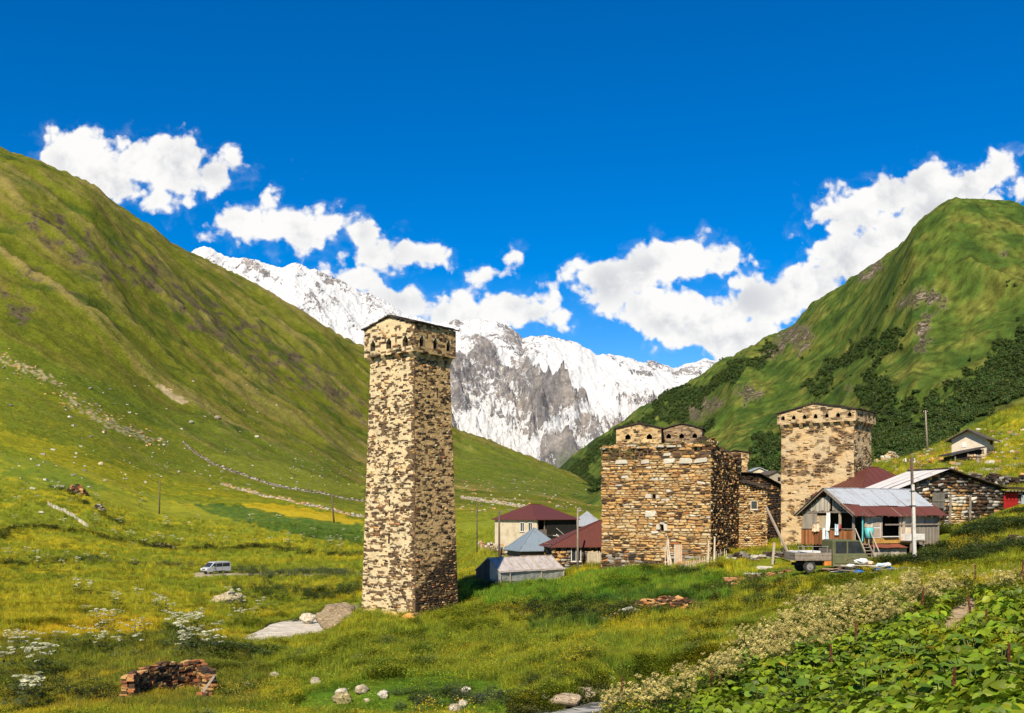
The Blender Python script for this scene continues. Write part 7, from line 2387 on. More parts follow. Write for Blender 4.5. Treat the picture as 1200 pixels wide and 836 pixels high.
# ---------------------------------------------------------------- clutter beside the house
def clutter():
    rnd = random.Random(31)
    # stack of tyres
    for k in range(2):
        mb = MB(); r = 0.42
        c = WHM @ Vector((3.0, -2.3, 0)); z = -3.75 + k * 0.24
        V = []; Fc = []; n = 20; m = 8
        for i in range(n):
            for j in range(m):
                a = 2 * pi * i / n; b = 2 * pi * j / m
                rr = r - 0.13 + 0.13 * cos(b); V.append((c.x + rr * cos(a), c.y + rr * sin(a), z + 0.115 * sin(b) + 0.12))
        for i in range(n):
            for j in range(m): Fc.append((i * m + j, i * m + (j + 1) % m, ((i + 1) % n) * m + (j + 1) % m, ((i + 1) % n) * m + j))
        mb.add(V, Fc); tag(mb.build('tyre', M['rubber'], smooth=True), ('black tyre at the bottom of the pair under the counter', 'black tyre on top of the pair under the counter')[k], 'tyre')
    c = W(1012, 672, 56)
    g = gz(c.x, c.y)
    root = empty('junk_pile', (c.x, c.y, g), 0, 'pile of boards, white rags and blue plastic right of the truck', 'pile')
    z0 = c.z - g
    for k in range(14):
        mb = MB(); x = rnd.uniform(-1.5, 1.6); y = rnd.uniform(-0.5, 0.5); z = z0 * 0 + rnd.uniform(0.15, 0.7)
        mb.box((x, y, z), (rnd.uniform(0.4, 0.95), 0.08, 0.02), rnd.uniform(-0.4, 0.4), rnd.choice([GREYW, (0.30, 0.16, 0.10), PALEW]), 0.01, rnd.uniform(-.3, .3), rnd.uniform(-.15, .15)); mb.build('plank', M['board'], root)
    def rag(x, y, z, s, m, seed):
        bm = bmesh.new(); bmesh.ops.create_icosphere(bm, subdivisions=3, radius=1)
        for v in bm.verts:
            k = 1 + 0.35 * mnoise.fractal(v.co * 1.8 + Vector((seed, 0, 0)), 1, 2, 3); v.co = Vector((v.co.x * s * k, v.co.y * s * 0.7 * k, v.co.z * s * 0.4 * k))
        me = bpy.data.meshes.new('rag'); bm.to_mesh(me); bm.free(); me.materials.append(m); o = bpy.data.objects.new('rag', me); C.objects.link(o); o.parent = root; o.location = (x, y, z)
    for i, (x, z, s, m) in enumerate(((-0.2, 0.85, 0.38, 'cloth_white'), (0.25, 0.75, 0.25, 'cloth_cream'), (-0.75, 0.55, 0.3, 'cloth_white'), (1.0, 0.6, 0.33, 'cloth_blue'), (0.75, 0.35, 0.26, 'blue_plastic'), (1.45, 0.40, 0.30, 'blue_plastic'), (-0.3, 0.25, 0.3, 'blue_plastic'), (1.25, 0.65, 0.26, 'cloth_white'))):
        rag(x, rnd.uniform(-0.6, 0), z, s, M[m], i * 3.1)
    # hoop on the boards
    # white slabs on the grass left of the truck
    for i, (px, py, D, s, lb) in enumerate(((884, 668, 67, 0.45, 'flat pale slab lying in the yard left of the truck'), (898, 661, 71, 0.4, 'small pale slab farther back in the yard'), (862, 678, 65, 0.5, 'reddish slab standing in the grass left of the yard'))):
        mb = MB(); mb.box((0, 0, 0.06), (s * 1.5, s * 0.7, 0.08), 0.2, (0.5, 0.46, 0.38) if i < 2 else (0.36, 0.17, 0.08), 0.05, 0.1 if i < 2 else 0.9, 0.05)
        o = mb.build('slab', M['stone']); o.location = on_ground(px, D, 0.05); tag(o, lb, 'slab')


M['blue_plastic'] = m_plain('blue_plastic', (0.02, 0.12, 0.40), (0.015, 0.09, 0.3), 5, 0, rough=0.4)
clutter()


# ---------------------------------------------------------------- water
def m_water(name, c1, c2, foam):
    def b(t, p):
        co = geo_co(t)
        n = t.noise(t.v('MULTIPLY', co, (1, 0.6, 1)), 1.6, 7, 0.7, 0.6)
        c = t.mix(t.ss(n, 0.35, 0.6), c1, c2)
        c = t.mix(t.ss(t.noise(t.v('MULTIPLY', co, (0.5, 2.2, 1)), 1.1, 7, 0.65, 0.6), 0.50, 0.60), c, foam)
        return c, (t.noise(t.v('MULTIPLY', co, (0.5, 2.0, 1)), 1.4, 5, 0.6, 0.5), 0.18)
    return mat(name, b, rough=0.4, spec=0.35)


M['river'] = m_water('milky_stream', (0.40, 0.345, 0.26), (0.52, 0.46, 0.36), (0.72, 0.66, 0.55))
M['brook'] = m_water('brook_water', (0.05, 0.055, 0.05), (0.10, 0.10, 0.09), (0.30, 0.30, 0.28))


def water(name, line, w, matl, dz=0.0):
    V = []; Fc = []; cols = 9
    pts = [Vector(p) for p in line]
    fine = []
    for a, b in zip(pts[:-1], pts[1:]):
        for k in range(10): fine.append(a.lerp(b, k / 10))
    fine.append(pts[-1])
    for i, p in enumerate(fine):
        d = (fine[min(i + 1, len(fine) - 1)] - fine[max(i - 1, 0)]); d.z = 0; d.normalize(); n = Vector((-d.y, d.x, 0))
        for j in range(cols):
            s = (j / (cols - 1) - 0.5) * 2 * w
            q = p + n * s; V.append((q.x, q.y, p.z + dz + 0.05 * float(fbm(q.x / 1.5, q.y / 0.8, 3, 5))))
    for i in range(len(fine) - 1):
        for j in range(cols - 1):
            k = i * cols + j; Fc.append((k, k + 1, k + cols + 1, k + cols))
    o = mesh_np(name, np.array(V), np.array(Fc), matl, smooth=True); o['kind'] = 'structure'


water('stream', RIVER, 4.6, M['river'])
water('brook', BROOK, 1.5, M['brook'], 0.02)


# ---------------------------------------------------------------- plants
INST = bpy.data.collections.new('plant_kinds')       # shared shapes for the scatters, not linked to the scene


def blade_tuft(name, n, h, spread, w, seed, tint=(1, 1, 1), seg=3, lean=0.35, heads=None):
    rnd = random.Random(seed); V = []; Fc = []; cs = []
    for k in range(n):
        a = rnd.uniform(0, 2 * pi); r = spread * math.sqrt(rnd.random()); bx, by = r * cos(a), r * sin(a)
        hh = h * rnd.uniform(0.5, 1.1); la = rnd.uniform(0, 2 * pi); ll = hh * rnd.uniform(0.05, lean) ; wa = rnd.uniform(0, pi)
        f = rnd.uniform(0.45, 1.55); c = tuple(x * f for x in tint)
        b = len(V)
        for s in range(seg):
            t = s / seg; ww = w * (1 - t * 0.7) / 2
            x = bx + cos(la) * ll * t * t; y = by + sin(la) * ll * t * t
            V += [(x - cos(wa) * ww, y - sin(wa) * ww, hh * t), (x + cos(wa) * ww, y + sin(wa) * ww, hh * t)]
        V.append((bx + cos(la) * ll, by + sin(la) * ll, hh * (1 - ll / hh * 0.3)))
        for s in range(seg - 1): Fc.append((b + 2 * s, b + 2 * s + 1, b + 2 * s + 3, b + 2 * s + 2)); cs.append(c)
        Fc.append((b + 2 * seg - 2, b + 2 * seg - 1, b + 2 * seg)); cs.append(c)
        if heads and rnd.random() < heads[0]:
            x, y, z = V[-1]; q = heads[2]
            for m in range(heads[3]):
                dx, dy, dz = [rnd.uniform(-q, q) for _ in range(3)]; b2 = len(V); e = q * 0.45
                aa = rnd.uniform(0, pi)
                V += [(x + dx - e * cos(aa), y + dy - e * sin(aa), z + dz * heads[4]), (x + dx + e * cos(aa), y + dy + e * sin(aa), z + dz * heads[4]), (x + dx, y + dy + e, z + dz * heads[4] + e), (x + dx, y + dy - e, z + dz * heads[4] + e * .6)]
                Fc += [(b2, b2 + 1, b2 + 2), (b2, b2 + 1, b2 + 3)]; cs += [heads[1]] * 2
    return kind_obj(name, V, Fc, cs)


def kind_obj(name, V, Fc, cs):
    me = bpy.data.meshes.new(name); me.from_pydata(V, [], Fc)
    a = me.attributes.new('tint', 'FLOAT_COLOR', 'FACE'); a.data.foreach_set('color', np.array([(*c, 1) for c in cs], np.float32).ravel())
    me.materials.append(M['leaftint'])
    o = bpy.data.objects.new(name, me); INST.objects.link(o)
    return o


def m_leaftint():
    m = bpy.data.materials.new('plant_leaves'); m.use_nodes = True
    t = NT(m.node_tree); out = t.n('ShaderNodeOutputMaterial')
    a = t.n('ShaderNodeAttribute', attribute_name='icol'); a.attribute_type = 'INSTANCER'
    own = t.n('ShaderNodeAttribute', attribute_name='tint')
    col = t.mix(1.0, a.outputs['Color'], own.outputs['Color'], 'MULTIPLY')
    d = t.n('ShaderNodeBsdfDiffuse', {'Color': col}); tr = t.n('ShaderNodeBsdfTranslucent', {'Color': col})
    g = t.n('ShaderNodeBsdfGlossy', {'Roughness': 0.5, 'Color': (1, 1, 1, 1)})
    mx = t.n('ShaderNodeMixShader', {0: 0.38, 1: d.outputs[0], 2: tr.outputs[0]}); m2 = t.n('ShaderNodeMixShader', {0: 0.015, 1: mx.outputs[0], 2: g.outputs[0]})
    t.link(m2.outputs[0], out.inputs[0])
    return m


M['leaftint'] = m_leaftint()


def leaf_poly(V, Fc, cs, p, d, up, L, Wd, c, cup=0.15, lobes=False):
    """a broad leaf: rounded outline with a midrib, cupped"""
    d = d.normalized(); s = d.cross(up).normalized(); n = s.cross(d)
    b = len(V)
    prof = [(0.0, 0.08), (0.22, 0.46), (0.5, 0.5), (0.78, 0.34), (1.0, 0.0)]
    for (t, w) in prof:
        m = p + d * (L * t) - n * (L * 0.25 * t * t)
        V.append(m); V.append(m + s * Wd * w + n * cup * Wd * w); V.append(m - s * Wd * w + n * cup * Wd * w)
    for k in range(len(prof) - 1):
        i = b + 3 * k
        Fc.append((i, i + 3, i + 4, i + 1)); Fc.append((i, i + 2, i + 5, i + 3)); cs += [c, tuple(x * 0.92 for x in c)]


def herb(name, n, h, leafL, leafW, seed, tint=(1, 1, 1), spread=0.25, flower=None):
    rnd = random.Random(seed); V = []; Fc = []; cs = []
    for k in range(n):
        a = rnd.uniform(0, 2 * pi); r = spread * math.sqrt(rnd.random()); x, y = r * cos(a), r * sin(a)
        z = h * rnd.uniform(0.15, 1.0) * (1 - 0.4 * r / spread)
        a2 = a + rnd.uniform(-1, 1); d = Vector((cos(a2), sin(a2), rnd.uniform(-0.2, 0.7)))
        f = rnd.uniform(0.6, 1.3); L = leafL * rnd.uniform(0.6, 1.3)
        b = len(V); dd = d.normalized(); s = dd.cross(Vector((0, 0, 1))).normalized() * leafW * 0.5 * rnd.uniform(0.7, 1.2)
        P = Vector((x, y, z))
        V += [P, P + dd * L * 0.45 + s, P + dd * L, P + dd * L * 0.45 - s]
        Fc.append((b, b + 1, b + 2, b + 3)); cs.append(tuple(q * f for q in tint))
    if flower:
        nf, fc, fs, fn, flat = flower
        for k in range(nf):
            a = rnd.uniform(0, 2 * pi); r = spread * 0.9 * math.sqrt(rnd.random()); x, y = r * cos(a), r * sin(a); z = h * rnd.uniform(0.9, 1.35)
            b = len(V); V += [(x - 0.006, y, 0), (x + 0.006, y, 0), (x, y, z)]; Fc.append((b, b + 1, b + 2)); cs.append(tuple(q * 0.9 for q in tint))
            for m in range(fn):
                aa = rnd.uniform(0, 2 * pi); rr = fs * math.sqrt(rnd.random()); e = fs * rnd.uniform(0.22, 0.42)
                zz = z + (rnd.uniform(-fs, fs) * (1 - flat)) - (rr * 0.25)
                p = Vector((x + rr * cos(aa), y + rr * sin(aa), zz)); b = len(V); th = rnd.uniform(0, pi)
                u = Vector((cos(th), sin(th), rnd.uniform(-.3, .3))) * e; v = Vector((-sin(th), cos(th), rnd.uniform(-.2, .8) * (1.4 - flat))) * e
                V += [p - u - v * .7, p + u - v * .7, p + u * .7 + v, p - u * .7 + v]; Fc.append((b, b + 1, b + 2, b + 3)); f = rnd.uniform(0.8, 1.1); cs.append(tuple(q * f for q in fc))
    return kind_obj(name, [tuple(v) for v in V], Fc, cs)


def broad(name, n, seed, L=0.30, tint=(1, 1, 1), yellow=0.04):
    """clump of big butterbur-like leaves on stalks"""
    rnd = random.Random(seed); V = []; Fc = []; cs = []
    for k in range(n):
        a = rnd.uniform(0, 2 * pi); r = rnd.uniform(0.02, 0.32); z = rnd.uniform(0.15, 0.62)
        p = Vector((r * cos(a), r * sin(a), z)); a2 = a + rnd.uniform(-0.8, 0.8)
        f = rnd.uniform(0.65, 1.35); c = tuple(q * f for q in tint)
        if rnd.random() < yellow: c = (2.6, 1.7, 0.6)
        tl = rnd.uniform(0.1, 1.25); up = Vector((cos(a) * sin(tl), sin(a) * sin(tl), cos(tl))); dd = Vector((cos(a2), sin(a2), 0)); dd -= up * dd.dot(up)
        leaf_poly(V, Fc, cs, p, dd, up, L * rnd.uniform(0.7, 1.25), L * rnd.uniform(0.75, 1.1), c, rnd.uniform(0.05, 0.35))
        b = len(V); V += [Vector((0, 0, 0)), Vector((0.012, 0.01, 0)), p]; Fc.append((b, b + 1, b + 2)); cs.append(tuple(q * 0.8 for q in tint))
    return kind_obj(name, [tuple(v) for v in V], Fc, cs)


def crown(name, seed, n=160, col=(1, 1, 1)):
    """far broadleaf tree crown with leaf clumps, unit height"""
    rnd = random.Random(seed); V = []; Fc = []; cs = []
    lob = [(Vector((rnd.gauss(0, .22), rnd.gauss(0, .22), rnd.uniform(0.35, 0.85))), rnd.uniform(0.18, 0.34)) for _ in range(6)]
    for k in range(n):
        c, r = rnd.choice(lob); d = Vector((rnd.gauss(0, 1), rnd.gauss(0, 1), rnd.gauss(0, 1))).normalized(); p = c + d * r * rnd.uniform(0.7, 1.1)
        e = rnd.uniform(0.05, 0.12); u = d.orthogonal().normalized() * e; v = d.cross(u)
        if rnd.random() < 0.4: v = v * 0.6 + d * e * 0.6
        b = len(V); V += [tuple(p - u - v), tuple(p + u - v * .6), tuple(p + u * .7 + v), tuple(p - u + v * .8)]; Fc.append((b, b + 1, b + 2, b + 3)); f = rnd.uniform(0.7, 1.3); cs.append(tuple(q * f for q in col))
    b = len(V)
    for k in range(4): V += [(0.03 * cos(k * 1.57), 0.03 * sin(k * 1.57), -0.1), (0.015 * cos(k * 1.57), 0.015 * sin(k * 1.57), 0.5)]
    for k in range(4): Fc.append((b + 2 * k, b + (2 * k + 2) % 8, b + (2 * k + 3) % 8, b + 2 * k + 1)); cs.append((0.6, 0.4, 0.3))
    return kind_obj(name, V, Fc, cs)


def gn_scatter(name, P, rot, scl, idx, cols, kinds, tilt=None):
    """instances of the plant kinds on points; one object that nobody could count"""
    P = np.asarray(P, np.float32); n = len(P)
    me = bpy.data.meshes.new(name); me.vertices.add(n); me.vertices.foreach_set('co', P.ravel())
    a = me.attributes.new('rotz', 'FLOAT', 'POINT'); a.data.foreach_set('value', np.asarray(rot, np.float32))
    a = me.attributes.new('scl', 'FLOAT', 'POINT'); a.data.foreach_set('value', np.asarray(scl, np.float32))
    a = me.attributes.new('kidx', 'INT', 'POINT'); a.data.foreach_set('value', np.asarray(idx, np.int32))
    a = me.attributes.new('icol', 'FLOAT_COLOR', 'POINT'); a.data.foreach_set('color', np.concatenate([np.asarray(cols, np.float32), np.ones((n, 1), np.float32)], 1).ravel())
    o = bpy.data.objects.new(name, me); C.objects.link(o)
    coll = bpy.data.collections.new(name + '_kinds')
    for i, k in enumerate(kinds):
        kk = k.copy(); kk.name = '%02d_%s' % (i, k.name); coll.objects.link(kk)
    g = bpy.data.node_groups.new(name, 'GeometryNodeTree')
    g.interface.new_socket('Geometry', in_out='INPUT', socket_type='NodeSocketGeometry'); g.interface.new_socket('Geometry', in_out='OUTPUT', socket_type='NodeSocketGeometry')
    N = g.nodes; Lk = g.links
    gi = N.new('NodeGroupInput'); go = N.new('NodeGroupOutput')
    ci = N.new('GeometryNodeCollectionInfo'); ci.inputs['Collection'].default_value = coll; ci.inputs['Separate Children'].default_value = True; ci.inputs['Reset Children'].default_value = True
    ip = N.new('GeometryNodeInstanceOnPoints'); ip.inputs['Pick Instance'].default_value = True
    def att(nm, ty):
        q = N.new('GeometryNodeInputNamedAttribute'); q.data_type = ty; q.inputs['Name'].default_value = nm
        return next(s for s in q.outputs if s.enabled and s.name == 'Attribute')
    cx = N.new('ShaderNodeCombineXYZ'); Lk.new(att('rotz', 'FLOAT'), cx.inputs[2])
    cs_ = N.new('ShaderNodeCombineXYZ'); s_ = att('scl', 'FLOAT')
    for k in range(3): Lk.new(s_, cs_.inputs[k])
    Lk.new(gi.outputs[0], ip.inputs['Points']); Lk.new(ci.outputs[0], ip.inputs['Instance']); Lk.new(att('kidx', 'INT'), ip.inputs['Instance Index'])
    Lk.new(cx.outputs[0], ip.inputs['Rotation']); Lk.new(cs_.outputs[0], ip.inputs['Scale']); Lk.new(ip.outputs[0], go.inputs[0])
    md = o.modifiers.new('scatter', 'NODES'); md.node_group = g
    o['kind'] = 'stuff'
    return o


RS = np.random.RandomState(11)
# keep-out footprints (x, y, radius) so that no grass grows through houses
KEEP = []
def keep_out(px, D, r): KEEP.append(((px - 600) / F * D, D, r))
for a in ((487, 73.0, 2.9), (478, 73.5, 2.6), (772, 90, 5.2), (745, 89, 4.2), (805, 88, 5), (958, 92, 4), (645, 88, 1.8), (600, 86.6, 1.6), (622, 87.6, 1.7), (640, 88.8, 1.7), (628, 133, 5.5), (626, 106, 3), (672, 99, 3), (1050, 69, 4.0), (1020, 68, 3), (1085, 72, 3), (1110, 84, 5), (1150, 84, 5), (1190, 86, 5), (970, 60.5, 1.6), (945, 60.5, 1.4), (995, 60.5, 1.4), (253, 156, 2.6), (1030, 88, 6)): keep_out(*a)


def screen_points(n, x0, x1, D0, D1, power=1.0):
    """points spread evenly over bearing and the logarithm of distance"""
    px = RS.uniform(x0, x1, n); D = np.exp(RS.uniform(math.log(D0), math.log(D1), n) if power == 1 else math.log(D0) + (math.log(D1) - math.log(D0)) * RS.rand(n) ** power)
    return (px - 600) / F * D, D


def thin(X, Y, extra=None):
    k = np.ones(len(X), bool)
    for (x, y, r) in KEEP: k &= (X - x) ** 2 + (Y - y) ** 2 > r * r
    if extra is not None: k &= extra
    return k


def visible(X, Y, Z, margin=0.8):
    """keep what the near side of the land shows within the frame (a step to the side included)"""
    px = 600 + F * X / Y; py = 600 - F * Z / Y
    return (px > -120) & (px < 1320) & (py < 930)


def plants():
    G = [blade_tuft('grass', 24, 1.0, 0.42, 0.042, s, (1, 1, 1)) for s in range(4)]
    GH = [blade_tuft('hay_grass', 24, 1.0, 0.45, 0.032, s + 9, (1.0, 1.0, 1.0), heads=(0.6, (1.9, 1.35, 1.2), 0.06, 2, 1.2)) for s in range(3)]
    HB = [herb('herb', 60, 0.75, 0.17, 0.075, s + 20, (1, 1, 1), 0.5) for s in range(4)]
    kinds = G + GH + HB
    # meadow grass from 14 m to 260 m
    Xs = []; 
    for (n, D0, D1, s0, s1) in ((60000, 13, 48, 0.32, 0.46), (75000, 36, 110, 0.40, 0.62), (60000, 85, 330, 0.55, 1.1)):
        X, Y = screen_points(n, -60, 1260, D0, D1)
        Z = ground_z(X, Y); col, bare, rk = field_color(X, Y, Z)
        px = 600 + F * X / Y; py = 600 - F * Z / Y
        hum = fbm(X / 3.5, Y / 3.5, 3, 120); big = fbm(X / 12, Y / 12, 3, 124)
        turf = inpoly(px, py, [(360, 812), (430, 796), (520, 792), (590, 800), (600, 840), (330, 840)]) | inpoly(px, py, [(237, 530), (300, 537), (370, 556), (425, 570), (425, 580), (370, 577), (290, 556), (240, 538)])
        yard = inpoly(px, py, [(880, 655), (1000, 650), (1000, 676), (940, 676), (880, 682)])
        k = thin(X, Y, (bare < 0.5) & visible(X, Y, Z))
        d, _ = seg_dist(X, Y, RIVER); k &= d > 3.2
        d, _ = seg_dist(X, Y, BROOK); k &= d > 1.1
        scl = (s0 + (s1 - s0) * (Y - D0) / (D1 - D0)) * RS.uniform(0.7, 1.3, n) * (1 + 0.9 * hum)
        scl = np.where(turf, scl * 0.22, scl); scl = np.where(yard, scl * 0.35, scl)
        kind = np.where(hum + 0.5 * big > 0.12, RS.randint(7, 11, n), np.where(RS.rand(n) < 0.45, RS.randint(4, 7, n), RS.randint(0, 4, n)))
        kind = np.where(turf, RS.randint(0, 4, n), kind)
        var = RS.uniform(0.6, 1.5, (n, 1)) * np.where((kind >= 7), 0.85, 1.12)[:, None]
        hue = RS.normal(0, 0.10, (n, 1)); c = col * var * np.concatenate([1 + hue, 1 + hue * 0.2, 1 + 0 * hue], 1) * 1.25
        Xs.append((X[k], Y[k], Z[k], scl[k], kind[k], c[k]))
    X, Y, Z, S, K, Cc = [np.concatenate([a[i] for a in Xs]) for i in range(6)]
    gn_scatter('meadow_grass', np.stack([X, Y, Z - 0.03], 1), RS.uniform(0, 6.28, len(X)), S, K, Cc, kinds)
    # white umbels and yellow flowers
    UM = [herb('umbel', 34, 0.8, 0.2, 0.09, s + 40, (1, 1, 1), 0.35, (4, (8.6, 6.8, 15.0), 0.11, 26, 0.8)) for s in range(3)]
    P = []; 
    groups = [(125, 735, 18, 8), (155, 757, 20, 6), (205, 745, 8, 4), (228, 742, 14, 12), (10, 775, 22, 10), (105, 695, 10, 5), (165, 718, 26, 8), (30, 790, 24, 10), (232, 770, 14, 14), (50, 660, 40, 8), (110, 668, 20, 5), (420, 640, 30, 12), (60, 590, 60, 14), (350, 640, 50, 10), (270, 710, 16, 5), (285, 728, 10, 6), (175, 640, 60, 12), (150, 620, 80, 16), (300, 560, 90, 12), (700, 660, 20, 3), (40, 830, 20, 6), (130, 770, 50, 8)]
    for (gx, gy, sd_, dens) in groups:
        for k in range(int(dens * 1.0)):
            px = RS.normal(gx, sd_); py = RS.normal(gy, 5)
            if not (-40 < px < 1240): continue
            D = find_D(px, min(py, 834), 30, 700, 260)
            if D < 690: P.append((px, D))
    P = np.array(P); X = (P[:, 0] - 600) / F * P[:, 1]; Y = P[:, 1]; Z = ground_z(X, Y); n = len(X)
    d, _ = seg_dist(X, Y, RIVER); k = thin(X, Y, d > 3)
    gn_scatter('white_flowers', np.stack([X, Y, Z], 1)[k], RS.uniform(0, 6.28, n)[k], (RS.uniform(0.8, 1.25, n) * (1 + Y / 160))[k], RS.randint(0, 3, n)[k], (np.tile([[0.075, 0.095, 0.03]], (n, 1)))[k], UM)
    # small yellow and white flowers in the near grass
    n = 5200
    X, Y = screen_points(n, 250, 760, 26, 80); Z = ground_z(X, Y); col, bare, rk = field_color(X, Y, Z)
    d, _ = seg_dist(X, Y, RIVER); d2, _ = seg_dist(X, Y, BROOK); k = thin(X, Y, (bare < 0.5) & (d > 3) & (d2 > 1.2) & (fbm(X / 3, Y / 3, 3, 150) > 0.0))
    YF = [herb('small_flower', 16, 0.5, 0.12, 0.05, s + 44, (1, 1, 1), 0.3, (5, fc, 0.035, 5, 0.6)) for s, fc in enumerate(((6.0, 3.4, 1.0), (7.0, 5.0, 12.0), (5.0, 4.0, 3.0)))]
    m = k.sum(); gn_scatter('small_flowers', np.stack([X, Y, Z], 1)[k], RS.uniform(0, 6.28, m), RS.uniform(0.6, 1.2, m), RS.choice([0, 0, 1, 2], m), col[k] * 0.8, YF)
    # right foreground: cream flowering herbs above, broad leaves below
    CR = [herb('cream_flower', 70, 0.85, 0.15, 0.06, s + 50, (1, 1, 1), 0.36, ((6, 4, 0, 5)[s], (6.2, 3.9, 8.5), 0.062, 22, 0.15)) for s in range(4)]
    BR = [broad('broad_leaf', 12, s + 60, 0.36) for s in range(5)]
    band_top = [(690, 815), (740, 800), (800, 780), (840, 760), (860, 742), (900, 716), (940, 700), (980, 690), (1020, 678), (1060, 672), (1100, 668), (1200, 664), (1260, 660)]
    band_bot = [(690, 836), (780, 836), (830, 805), (880, 790), (930, 768), (1000, 750), (1040, 735), (1090, 712), (1130, 700), (1260, 690)]
    n = 68000
    X, Y = screen_points(n, 660, 1640, 9, 62); Z = ground_z(X, Y)
    px = 600 + F * X / Y; py = 600 - F * Z / Y
    yt = np.interp(px, *zip(*band_top)); yb = np.interp(px, *zip(*band_bot))
    j = 14 * fbm(px / 25, py / 14, 3, 130); yt = yt + 6 + j; yb = yb + j
    col, bare, rk = field_color(X, Y, Z)
    tp = py - 0.75 * F / Y
    inb = (tp > yt) & (py < yb + 12) & (px > 690); low = (py >= yb) & (px > 760)
    path = BARE[1][0]
    ok = thin(X, Y, (bare < 0.5) & ~inpoly(px, py - 0.5 * F / Y, path) & ~inpoly(px, py - 0.25 * F / Y, path))
    cl = fbm(X / 1.6, Y / 1.6, 3, 134); rr = RS.rand(n)
    cr = ok & inb & (rr < 0.46 + 0.9 * cl)
    base = np.array([[0.095, 0.130, 0.022]])
    m = cr.sum(); gn_scatter('cream_flowers', np.stack([X, Y, Z - 0.03], 1)[cr], RS.uniform(0, 6.28, m), RS.uniform(0.6, 1.2, m) * 0.82, RS.randint(0, 4, m), base * RS.uniform(0.7, 1.3, (m, 1)), CR)
    le = ok & (low | (inb & (rr > 0.62) & (px > 800))) & (Y > 0) & (rr < 0.92)
    m = le.sum(); v = RS.uniform(0.5, 1.4, (m, 1)); hue = RS.normal(0, 0.12, (m, 1))
    gn_scatter('broad_leaves', np.stack([X, Y, Z - 0.03], 1)[le], RS.uniform(0, 6.28, m), RS.uniform(0.5, 1.3, m) * np.clip(18 / Y[le], 0.68, 1.0), RS.randint(0, 5, m), np.array([[0.165, 0.235, 0.011]]) * v * np.concatenate([1 + hue, 1 + 0 * hue, 1 + 0 * hue], 1), BR)
    # shrubs and nettles: banks, hedge lines, along the barn
    SH = [herb('shrub', 190, 1.0, 0.16, 0.10, s + 80, (1, 1, 1), 0.6) for s in range(4)]
    P = []
    def line(pp, n, w, s0, s1, c, lo=40):
        pts = line_on_ground_(pp, lo)
        tot = len(pts) - 1
        for k in range(n):
            t = RS.rand() * tot; i = int(t); f = t - i
            x = pts[i][0] * (1 - f) + pts[i + 1][0] * f + RS.normal(0, w); y = pts[i][1] * (1 - f) + pts[i + 1][1] * f + RS.normal(0, w)
            P.append((x, y, RS.uniform(s0, s1), c))
    def line_on_ground_(pp, lo): return [gpt(px, find_D(px, py, lo, 900, 300)) for px, py in pp]
    dk = (0.030, 0.042, 0.014); md = (0.055, 0.082, 0.020); gr = (0.085, 0.110, 0.045)
    line([(0, 633), (20, 622), (50, 618), (75, 625), (110, 628), (150, 636), (190, 645), (235, 645)], 150, 0.8, 0.7, 1.8, dk)
    line([(0, 662), (60, 662), (110, 655)], 60, 1.0, 0.5, 1.4, md)
    line([(236, 645), (280, 643), (310, 642), (350, 646), (425, 652)], 130, 1.2, 0.7, 1.7, dk)
    line([(60, 572), (90, 585), (120, 605), (140, 615)], 70, 1.2, 0.9, 1.7, md)
    line([(270, 668), (330, 675), (380, 672), (420, 676)], 150, 2.2, 0.7, 1.3, gr)
    line([(290, 690), (340, 700), (400, 700), (420, 690)], 160, 2.5, 0.6, 1.3, md)
    line([(90, 658), (160, 662), (215, 664), (240, 672)], 120, 2.0, 0.6, 1.2, gr)
    line([(545, 680), (560, 690), (590, 688)], 50, 0.6, 0.5, 0.9, gr)
    line([(1100, 606), (1140, 606), (1180, 604), (1215, 604)], 140, 0.5, 0.5, 1.0, md)
    line([(1100, 622), (1130, 632), (1160, 625), (1210, 622)], 380, 1.3, 0.5, 1.1, md, 30)
    line([(1090, 645), (1140, 652), (1210, 645)], 300, 1.2, 0.4, 0.9, md, 30)
    line([(1046, 662), (1080, 664), (1105, 640)], 120, 0.6, 0.5, 0.9, md, 30)
    line([(230, 760), (280, 768), (305, 772)], 120, 1.0, 0.5, 1.0, md, 30)
    line([(296, 752), (320, 741), (345, 733), (358, 728)], 90, 0.35, 0.35, 0.7, dk, 30)
    line([(310, 740), (330, 738), (355, 734)], 60, 0.4, 0.5, 0.9, md, 30)
    for q in range(900):
        px, D = RS.uniform(720, 1290), math.exp(RS.uniform(math.log(13), math.log(46))); x, y = gpt(px, D); py = 600 - F * gz(x, y) / D
        if py > np.interp(px, *zip(*band_top)) + 30 and not inpoly(px, py - 22, BARE[1][0]) and not inpoly(px, py - 10, BARE[1][0]): P.append((x, y, RS.uniform(0.4, 0.8), md if q % 3 else gr))
    for q in range(2600):
        px, D = RS.uniform(-60, 900), math.exp(RS.uniform(math.log(26), math.log(150))); x, y = gpt(px, D)
        if float(fbm(x / 4.5, y / 4.5, 3, 160)) < 0.16: continue
        py = 600 - F * gz(x, y) / D
        if 340 < px < 600 and 788 < py < 845: continue
        if seg_dist(x, y, RIVER)[0] < 3.6 or seg_dist(x, y, BROOK)[0] < 1.3: continue
        P.append((x, y, RS.uniform(0.35, 0.85), ((0.075, 0.125, 0.016), (0.045, 0.075, 0.014), (0.13, 0.16, 0.05), (0.12, 0.13, 0.015))[q % 4]))
    line([(700, 672), (780, 672), (830, 676)], 120, 0.8, 0.4, 0.8, md, 30)
    line([(840, 690), (880, 700), (930, 710)], 160, 1.6, 0.4, 0.8, md, 30)
    line([(620, 712), (700, 722), (760, 716)], 260, 1.4, 0.4, 0.8, dk, 30)
    line([(480, 815), (540, 826), (600, 820), (625, 830)], 150, 0.7, 0.25, 0.5, gr, 20)
    line([(690, 806), (640, 802), (620, 800)], 60, 0.4, 0.3, 0.5, md, 20)
